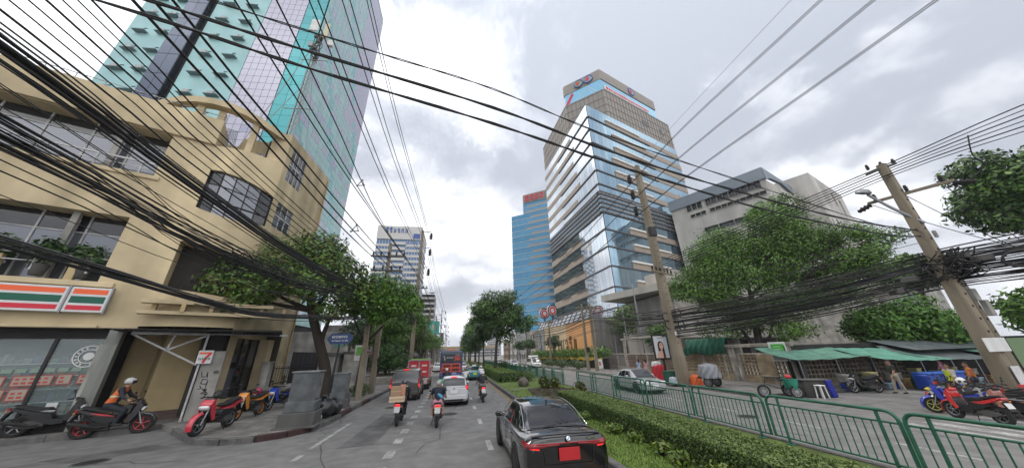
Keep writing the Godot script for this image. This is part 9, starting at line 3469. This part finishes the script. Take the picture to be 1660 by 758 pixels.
	for q: Array in defs:
		t = car("sedan", q[0], "car", q[1], q[3], sedan_spec(4.4,1.74,1.46), glossy(q[2],0.3), "cars farther along the road")
		for s: float in [-1,1]: slab(t, "tail_lamp", v3(s * 0.66,0.84,2.18),v3(0.3,0.18,0.1), M.red_lens, 0.03)
		for s: float in [-1,1]: slab(t, "headlight", v3(s * 0.6,0.66,-2.12),v3(0.3,0.16,0.12), M.lamp, 0.04)
		plate(t, v3(0,0.7,2.22), M.sign_white)
	# silver sedan coming towards us behind the barrier
	t = car("sedan", "silver grey sedan facing us behind the green barrier", "car", v3(12.95,0,-21.7), PI - 0.03, sedan_spec(4.6,1.8,1.44), glossy(lin(0.36,0.37,0.37),0.25))
	for s: float in [-1,1]:
		slab(t, "headlight", v3(s * 0.62,0.7,-2.16),v3(0.36,0.15,0.18), M.lamp, 0.05)
		slab(t, "tail_lamp", v3(s * 0.68,0.86,2.24),v3(0.3,0.16,0.1), M.red_lens, 0.03)
	slab(t, "grille", v3(0,0.58,-2.26),v3(0.8,0.16,0.06), M.black, 0.03)
	slab(t, "lower_grille", v3(0,0.36,-2.24),v3(1.2,0.14,0.08), M.black, 0.03)
	plate(t, v3(0,0.48,-2.31), M.sign_white)
	# white van farther on
	var wv := van.duplicate(true)
	t = car("passenger_van", "white van coming the other way before the orange hall", "van", v3(16.0,0,-63.5), PI, wv, white_car)
	for s: float in [-1,1]: slab(t, "headlight", v3(s * 0.68,0.78,-2.42),v3(0.34,0.2,0.16), M.lamp, 0.05)
	slab(t, "grille", v3(0,0.68,-2.52),v3(0.8,0.18,0.06), M.black, 0.03)
	slab(t, "roof_box", v3(0,2.1,0.6),v3(1.5,0.4,2.6), M.white, 0.1)
	riders()

func black_sedan() -> void:
	# the large saloon close by, seen from behind and above
	var black := glossy(lin(0.006,0.006,0.007),0.12)
	black.clearcoat_roughness = 0.02
	var sp := sedan_spec(5.1,1.9,1.47)
	var r := 2.55; var w := 0.95
	sp.body = [[r, w * 0.80,0.36,0.84,0.92, w * 0.66],[r - 0.05, w * 0.90,0.28,0.93,1.03, w * 0.72],[r - 0.22, w * 0.955,0.24,0.98,1.09, w * 0.78],[r - 0.6, w * 0.99,0.22,0.98,1.08, w * 0.8],[r - 1.2, w, 0.21,0.97,1.04, w * 0.84],[0.3, w * 0.985,0.2,0.95,1.0, w * 0.86],[-r + 1.7, w * 0.99,0.2,0.93,1.0, w * 0.84],[-r + 0.95, w * 0.985,0.2,0.87,0.96, w * 0.8],[-r + 0.3, w * 0.93,0.22,0.76,0.86, w * 0.74],[-r + 0.05, w * 0.82,0.26,0.66,0.72, w * 0.62],[-r, w * 0.7,0.34,0.6,0.64, w * 0.5]]
	sp.cabin = [[r - 0.66, w * 0.83,1.05, w * 0.70,1.075],[r - 1.42, w * 0.90,0.98, w * 0.64,1.40],[r - 2.0, w * 0.92,0.96, w * 0.655,1.465],[r - 2.9, w * 0.92,0.95, w * 0.65,1.45],[r - 3.78, w * 0.86,0.97, w * 0.74,1.0]]
	sp.rear_glass = [0.05,1.06,2.72]
	sp.tyre = 0.365
	sp.axles = [r - 1.06,-r + 0.88]
	sp.glass = mat(lin(0.012,0.013,0.015),0.03)
	sp.rim = mat(lin(0.12,0.12,0.13),0.3,0.9)
	sp.spokes = 14
	sp.bright = true
	sp.handle_y = 0.86
	sp.erase("seams")
	var t := car("sedan", "glossy black saloon car with a red number plate, nearest on the road", "car", v3(2.42,0,-9.5),-0.015, sp, black)
	# full width light strip and lamps
	var deep := glossy(lin(0.28,0.008,0.012),0.08)
	var mb := MB.new()
	for s: float in [-1,1]:
		mb = MB.new()
		var pz := [[0.90,2.22,0.93,0.07],[0.875,2.37,0.91,0.11],[0.80,2.478,0.905,0.095],[0.66,2.538,0.915,0.06],[0.42,2.562,0.925,0.035],[0.18,2.572,0.93,0.022]]
		var rows := []
		for q: Array in pz:
			rows.append(pv([v3(s * q[0], q[2] - q[3] * 0.9, q[1] + 0.01),v3(s * (q[0] + 0.02), q[2] - q[3] * 0.3, q[1] + 0.035),v3(s * (q[0] + 0.018), q[2] + q[3] * 0.3, q[1] + 0.028),v3(s * q[0], q[2] + q[3] * 0.55, q[1])]))
		mb.grid(rows, false, s > 0)
		part("tail_lamp", mb, deep, t)
		mb = MB.new()
		mb.tube(pv([v3(s * 0.86,0.88,2.42),v3(s * 0.80,0.86,2.505),v3(s * 0.62,0.855,2.575)]),0.012,5)
		part("light_bar", mb, M.red_lamp, t)
		slab(t, "reflector", v3(s * 0.74,0.42,2.50),v3(0.26,0.05,0.05), deep, 0.015, Basis(UP, s * 0.35))
		slab(t, "exhaust_trim", v3(s * 0.6,0.29,2.5),v3(0.26,0.08,0.06), M.dark, 0.025)
	mb = MB.new()
	mb.cbox(v3(0,0.945,2.59),v3(1.36,0.02,0.02),0.006)
	part("light_strip", mb, mat(lin(0.35,0.02,0.025),0.15), t)
	# lip of the boot, bumper, plate, badges, aerial
	mb = MB.new()
	mb.tube(pv([v3(-0.74,1.045,2.42),v3(-0.5,1.085,2.50),v3(0,1.1,2.53),v3(0.5,1.085,2.50),v3(0.74,1.045,2.42)]),0.022,7)
	part("boot_lip", mb, black, t)
	mb = MB.new()
	for s: float in [-1,1]: mb.tube(pv([v3(s * 0.5,0.58,2.575),v3(s * 0.53,0.82,2.585)]),0.006,4)
	mb.tube(pv([v3(-0.5,0.58,2.575),v3(0.5,0.58,2.575)]),0.006,4)
	part("boot_gap", mb, M.dark, t)
	slab(t, "diffuser", v3(0,0.3,2.46),v3(1.1,0.12,0.16), M.black, 0.03)
	slab(t, "number_plate", v3(0.0,0.76,2.595),v3(0.44,0.22,0.02), mat(lin(0.48,0.015,0.02),0.5),0.006)
	mb = MB.new()
	mb.lathe(v3(0,1.01,2.57),[v2(0,0.02),v2(0.036,0.022),v2(0.046,0.012),v2(0.046,0)],18, Basis(Vector3.RIGHT, v3(0,0.25,0.97),v3(0,-0.97,0.25)))
	part("emblem", mb, M.chrome, t)
	mb = MB.new()
	for q: Vector2 in [v2(-1,-1),v2(1,1)]:
		mb.prism(pv2([v2(0,0),v2(q.x * 0.03,0),v2(q.x * 0.021, q.y * 0.021),v2(0, q.y * 0.03)]),0.0,0.006, Transform3D(Basis(Vector3.RIGHT, v3(0,0.97,-0.25),v3(0,0.25,0.97)),v3(0,1.016,2.593)))
	part("emblem_quarter", mb, mat(lin(0.05,0.25,0.55),0.3), t)
	words("745Le", 0.05,0.006, M.chrome, t, Transform3D(Basis(UP, 0.1),v3(0.52,1.0,2.565)), "badge", true, 0.2)
	words("PHEV", 0.028,0.006, M.chrome, t, Transform3D(Basis(UP, -0.1),v3(-0.52,0.99,2.565)), "badge", true, 0.1)
	mb = MB.new()
	profile(mb, pts([0.0,0.0,0.02,0.07,0.08,0.075,0.12,0.0]),0.018,0.8)
	var fin := part("roof_fin", mb, M.black, t)
	fin.position = v3(0,1.46,0.95)
	# bright line round the side windows, door gaps
	for s: float in [-1,1]:
		mb = MB.new()
		mb.tube(bend([v3(s * 0.835,1.0,1.55),v3(s * 0.885,0.985,0.9),v3(s * 0.89,0.97,0.0),v3(s * 0.87,0.97,-0.9)]),0.010,5)
		part("window_trim", mb, M.chrome, t)
		mb = MB.new()
		mb.tube(bend([v3(s * 0.76,1.07,1.75),v3(s * 0.70,1.30,1.25),v3(s * 0.655,1.43,0.7),v3(s * 0.655,1.45,0.0),v3(s * 0.70,1.36,-0.5),v3(s * 0.80,1.06,-1.1)]),0.009,5)
		part("roof_trim", mb, M.chrome, t)
		for z: float in [1.02,0.05,-1.0]:
			mb = MB.new()
			mb.tube(pv([v3(s * 0.957,0.34, z),v3(s * 0.954,0.62, z),v3(s * 0.945,0.88, z),v3(s * 0.915,0.96, z + 0.02)]),0.005,4)
			part("door_gap", mb, M.dark, t)
		mb = MB.new()
		mb.tube(bend([v3(s * 0.945,0.84,2.2),v3(s * 0.955,0.84,1.0),v3(s * 0.948,0.82,-0.5),v3(s * 0.94,0.79,-1.6)]),0.012,5)
		part("shoulder_crease", mb, black, t)

func bus() -> void:
	var t := thing("city_bus", "blue city bus seen from behind with an orange grille and rear advert", "bus", v3(-0.28,0,-43.4),0.0)
	var navy := glossy(lin(0.025,0.05,0.17),0.35,0.5)
	var og := mat(lin(0.62,0.075,0.04),0.5)
	slab(t, "body", v3(0,1.78,0),v3(2.55,2.86,10.9), navy, 0.12)
	slab(t, "roof_unit", v3(0,3.3,1.5),v3(1.7,0.24,3.6), M.white_wall, 0.08)
	slab(t, "roof_hump", v3(0,3.3,4.4),v3(1.2,0.2,1.4), mat(lin(0.5,0.2,0.08),0.6),0.06)
	slab(t, "rear_window", v3(0,2.52,5.45),v3(2.24,1.2,0.04), M.dark_glass, 0.015)
	slab(t, "destination_band", v3(0,3.0,5.474),v3(2.1,0.24,0.02), mat(lin(0.07,0.10,0.12),0.3),0.008)
	var ad := slab(t, "advert", v3(0,2.45,5.475),v3(2.1,0.8,0.016), mat(lin(0.02,0.03,0.04),0.5),0.005)
	words("30", 0.46,0.012, mat(lin(0.75,0.08,0.05),0.5), t, Transform3D(ID, v3(0.62,2.4,5.488)), "advert_figure", true, 0.62)
	words("%", 0.18,0.012, mat(lin(0.75,0.08,0.05),0.5), t, Transform3D(ID, v3(1.0,2.26,5.488)), "advert_figure", true, 0.12)
	var mb := MB.new()
	thai_word(mb, Transform3D(ID, v3(-0.55,2.4,5.485)), "snrtpr", 0.17,0.03,0.008,0.8)
	part("advert_lettering", mb, M.sign_white, t)
	mb = MB.new()
	mb.ell(v3(-0.8,2.62,5.49),v3(0.06,0.08,0.02),8); mb.beam(v3(-0.8,2.52,5.49),v3(-0.72,2.2,5.49),0.12,0.02, Vector3.BACK); mb.beam(v3(-0.78,2.5,5.49),v3(-0.95,2.66,5.49),0.05,0.02, Vector3.BACK)
	part("advert_figure", mb, mat(lin(0.45,0.35,0.28),0.6), t)
	words("airportlink", 0.07,0.01, M.sign_white, t, Transform3D(ID, v3(0.7,2.78,5.488)), "advert_small_print", true, 0.5)
	for k in 2: for j in 2:
		slab(t, "grille_frame", v3(-0.5 + k * 1.0,1.2 + j * 0.42,5.46),v3(1.06,0.46,0.05), og, 0.02)
		var gr := slab(t, "grille", v3(-0.5 + k * 1.0,1.2 + j * 0.42,5.487),v3(0.86,0.28,0.02), M.dark, 0.006)
		for i in 5:
			mb = MB.new()
			mb.box(v3(-0.86 + k * 1.0 + i * 0.18,1.2 + j * 0.42,5.5),v3(0.02,0.27,0.012))
			part("grille_bar", mb, og, gr)
	for s: float in [-1,1]:
		for k in 3:
			mb = MB.new()
			mb.lathe(v3(s * 1.15,0.95 + k * 0.2,5.44),[v2(0.075,0),v2(0.075,0.03),v2(0.05,0.045),v2(0,0.05)],12, Basis(Vector3.RIGHT, Vector3.BACK, Vector3.DOWN))
			part("tail_lamp", mb, M.red_lens if k else M.amber, t)
		for i in 5: slab(t, "side_window", v3(s * 1.278,2.35,3.9 - i * 1.95),v3(0.02,1.0,1.8), M.dark_glass, 0.008)
		for z: float in [3.0,-3.6]: wheel(t, v3(s * 1.1,0.5, z),0.5,0.3,8)
	slab(t, "bumper", v3(0,0.55,5.45),v3(2.5,0.42,0.2), navy, 0.06)
	slab(t, "number_plate", v3(0.35,0.82,5.47),v3(0.5,0.2,0.03), mat(lin(0.25,0.32,0.45),0.5),0.006)
	slab(t, "underbody", v3(0,0.42,0),v3(2.3,0.3,10.0), M.black, 0.05)

func riders() -> void:
	# couple on the motorbike right in front
	var grey := glossy(lin(0.30,0.31,0.33),0.3)
	var b := motorbike("grey motorbike with a lit tail lamp carrying a couple, centre of the road", v3(-0.62,0,-14.95),0.05, grey, M.black, {"lit": true, "dark": true})
	plate_big(b)
	person("driver with a bright green helmet, mostly hidden behind the passenger", v3(-0.62,0,-14.95),0.05, shifted(seated(-0.12,0.02),v3(0.09,0.0,0)), {"shirt": Color(0.09,0.085,0.07), "trousers": Color(0.06,0.06,0.055), "sleeve": 1.0, "helmet": glossy(lin(0.02,0.28,0.10),0.25)})
	var J := seated(0.30,-0.02, false, 0.2)
	for s in ["l", "r"]:
		J[s + "_el"] = v3(-0.27 if s == "l" else 0.27,1.10,0.32)
		J[s + "_ha"] = v3(-0.17 if s == "l" else 0.19,0.98,0.10)
	var p := person("passenger in a navy shirt and pink shorts with a grey helmet, on the centre motorbike", v3(-0.62,0,-14.95),0.05, J, {"shirt": Color(0.014,0.018,0.032), "trousers": Color(0.50,0.24,0.29), "shorts": true, "sleeve": 0.6, "shoes": Color(0.5,0.5,0.5), "helmet": glossy(lin(0.30,0.29,0.28),0.35), "cell": 0.018, "skin": Color(0.36,0.21,0.14)})
	var mb := MB.new()
	mb.tube(bend([v3(-0.15,1.38,0.48),v3(-0.03,1.24,0.565),v3(0.1,1.1,0.56),v3(0.2,1.04,0.47)]),0.018,6)
	part("bag_strap", mb, mat(lin(0.05,0.25,0.45),0.7), p)
	mb = MB.new()
	mb.ell(v3(0.09,1.12,0.585),v3(0.15,0.065,0.05),12, Basis(Vector3.BACK, -0.65))
	part("cross_bag", mb, mat(lin(0.08,0.32,0.52),0.7), p)
	# delivery rider with stacked boxes
	b = motorbike("dark blue delivery motorbike with a lit tail lamp in the left lane", v3(-2.25,0,-15.75),0.0, glossy(lin(0.02,0.03,0.09),0.3), M.black, {"lit": true, "rack": true})
	plate_big(b)
	person("delivery rider in dark clothes with a dark helmet behind stacked boxes", v3(-2.25,0,-15.75),0.0, shifted(seated(-0.08,0.03),v3(0.08,0,0)), {"shirt": Color(0.018,0.018,0.022), "trousers": Color(0.02,0.02,0.025), "sleeve": 1.0, "helmet": glossy(lin(0.03,0.035,0.05),0.25)})
	var card := mat(lin(0.46,0.30,0.19),0.9,0, "grain", 2.0)
	var defs := [["wide pale carton, lowest on the delivery motorbike", v3(-0.06,1.03,0.78),v3(0.62,0.22,0.36), mat(lin(0.55,0.42,0.30),0.9)],["brown carton standing on the wide pale one", v3(-0.12,1.33,0.74),v3(0.44,0.36,0.30), card],["reddish carton leaning on the brown one", v3(0.13,1.36,0.70),v3(0.2,0.4,0.26), mat(lin(0.52,0.22,0.15),0.8)]]
	for q: Array in defs:
		var t := thing("carton", q[0], "box", v3(-2.25,0,-15.75) + q[1], rng.randf_range(-0.08,0.08))
		slab(t, "box", Vector3.ZERO, q[2], q[3],0.008)
		slab(t, "tape", v3(0,0, q[2].z * 0.5 + 0.002),v3(q[2].x * 0.98,0.045,0.004), mat(lin(0.4,0.28,0.16),0.5),0.001)
	# rider by the median
	b = motorbike("dark motorbike with a lit tail lamp near the yellow line", v3(1.84,0,-21.1),0.0, glossy(lin(0.04,0.04,0.045),0.3), M.black, {"lit": true})
	plate_big(b)
	person("rider in a black shirt with a white helmet near the yellow line", v3(1.84,0,-21.1),0.0, seated(0.0,0.03), {"shirt": Color(0.018,0.018,0.02), "trousers": Color(0.16,0.15,0.14), "shorts": true, "sleeve": 0.7, "helmet": glossy(lin(0.6,0.6,0.6),0.3)})
	# others farther ahead
	var far := [[v3(2.65,0,-32.0), "rider in a white shirt beside the teal taxi", "blue motorbike beside the teal taxi", Color(0.6,0.6,0.62), Color(0.02,0.06,0.3), lin(0.6,0.6,0.6), lin(0.02,0.08,0.4)],[v3(-0.55,0,-28.2), "rider in a dark jacket with a pale helmet behind the bus", "dark motorbike behind the bus", Color(0.03,0.03,0.04), Color(0.03,0.03,0.04), lin(0.6,0.62,0.64), lin(0.04,0.04,0.05)],[v3(1.0,0,-27.6), "rider in a white jacket right of the silver hatchback", "grey motorbike right of the silver hatchback", Color(0.55,0.55,0.56), Color(0.04,0.04,0.05), lin(0.08,0.08,0.09), lin(0.2,0.2,0.22)],[v3(3.0,0,-48.0), "rider in dark clothes ahead of the taxi", "red motorbike ahead of the taxi", Color(0.04,0.04,0.05), Color(0.03,0.03,0.03), lin(0.4,0.05,0.05), lin(0.4,0.04,0.04)]]
	for q: Array in far:
		motorbike(q[2], q[0],0.0, glossy(q[6],0.3), M.black)
		person(q[1], q[0],0.0, seated(0.0,0.03), {"shirt": q[3], "trousers": q[4], "sleeve": 1.0, "helmet": glossy(q[5],0.3), "cell": 0.025, "hand_cell": 0.012})

func plate_big(b: Node3D) -> void:
	slab(b, "plate_frame", v3(0,0.66,0.965),v3(0.23,0.2,0.012), mat(lin(0.45,0.45,0.46),0.4),0.004, Basis(Vector3.RIGHT, -0.3))

func shifted(J: Dictionary, d: Vector3) -> Dictionary:
	for k in ["chest", "neck", "head", "l_sh", "r_sh", "pelvis"]: J[k] += d
	return J
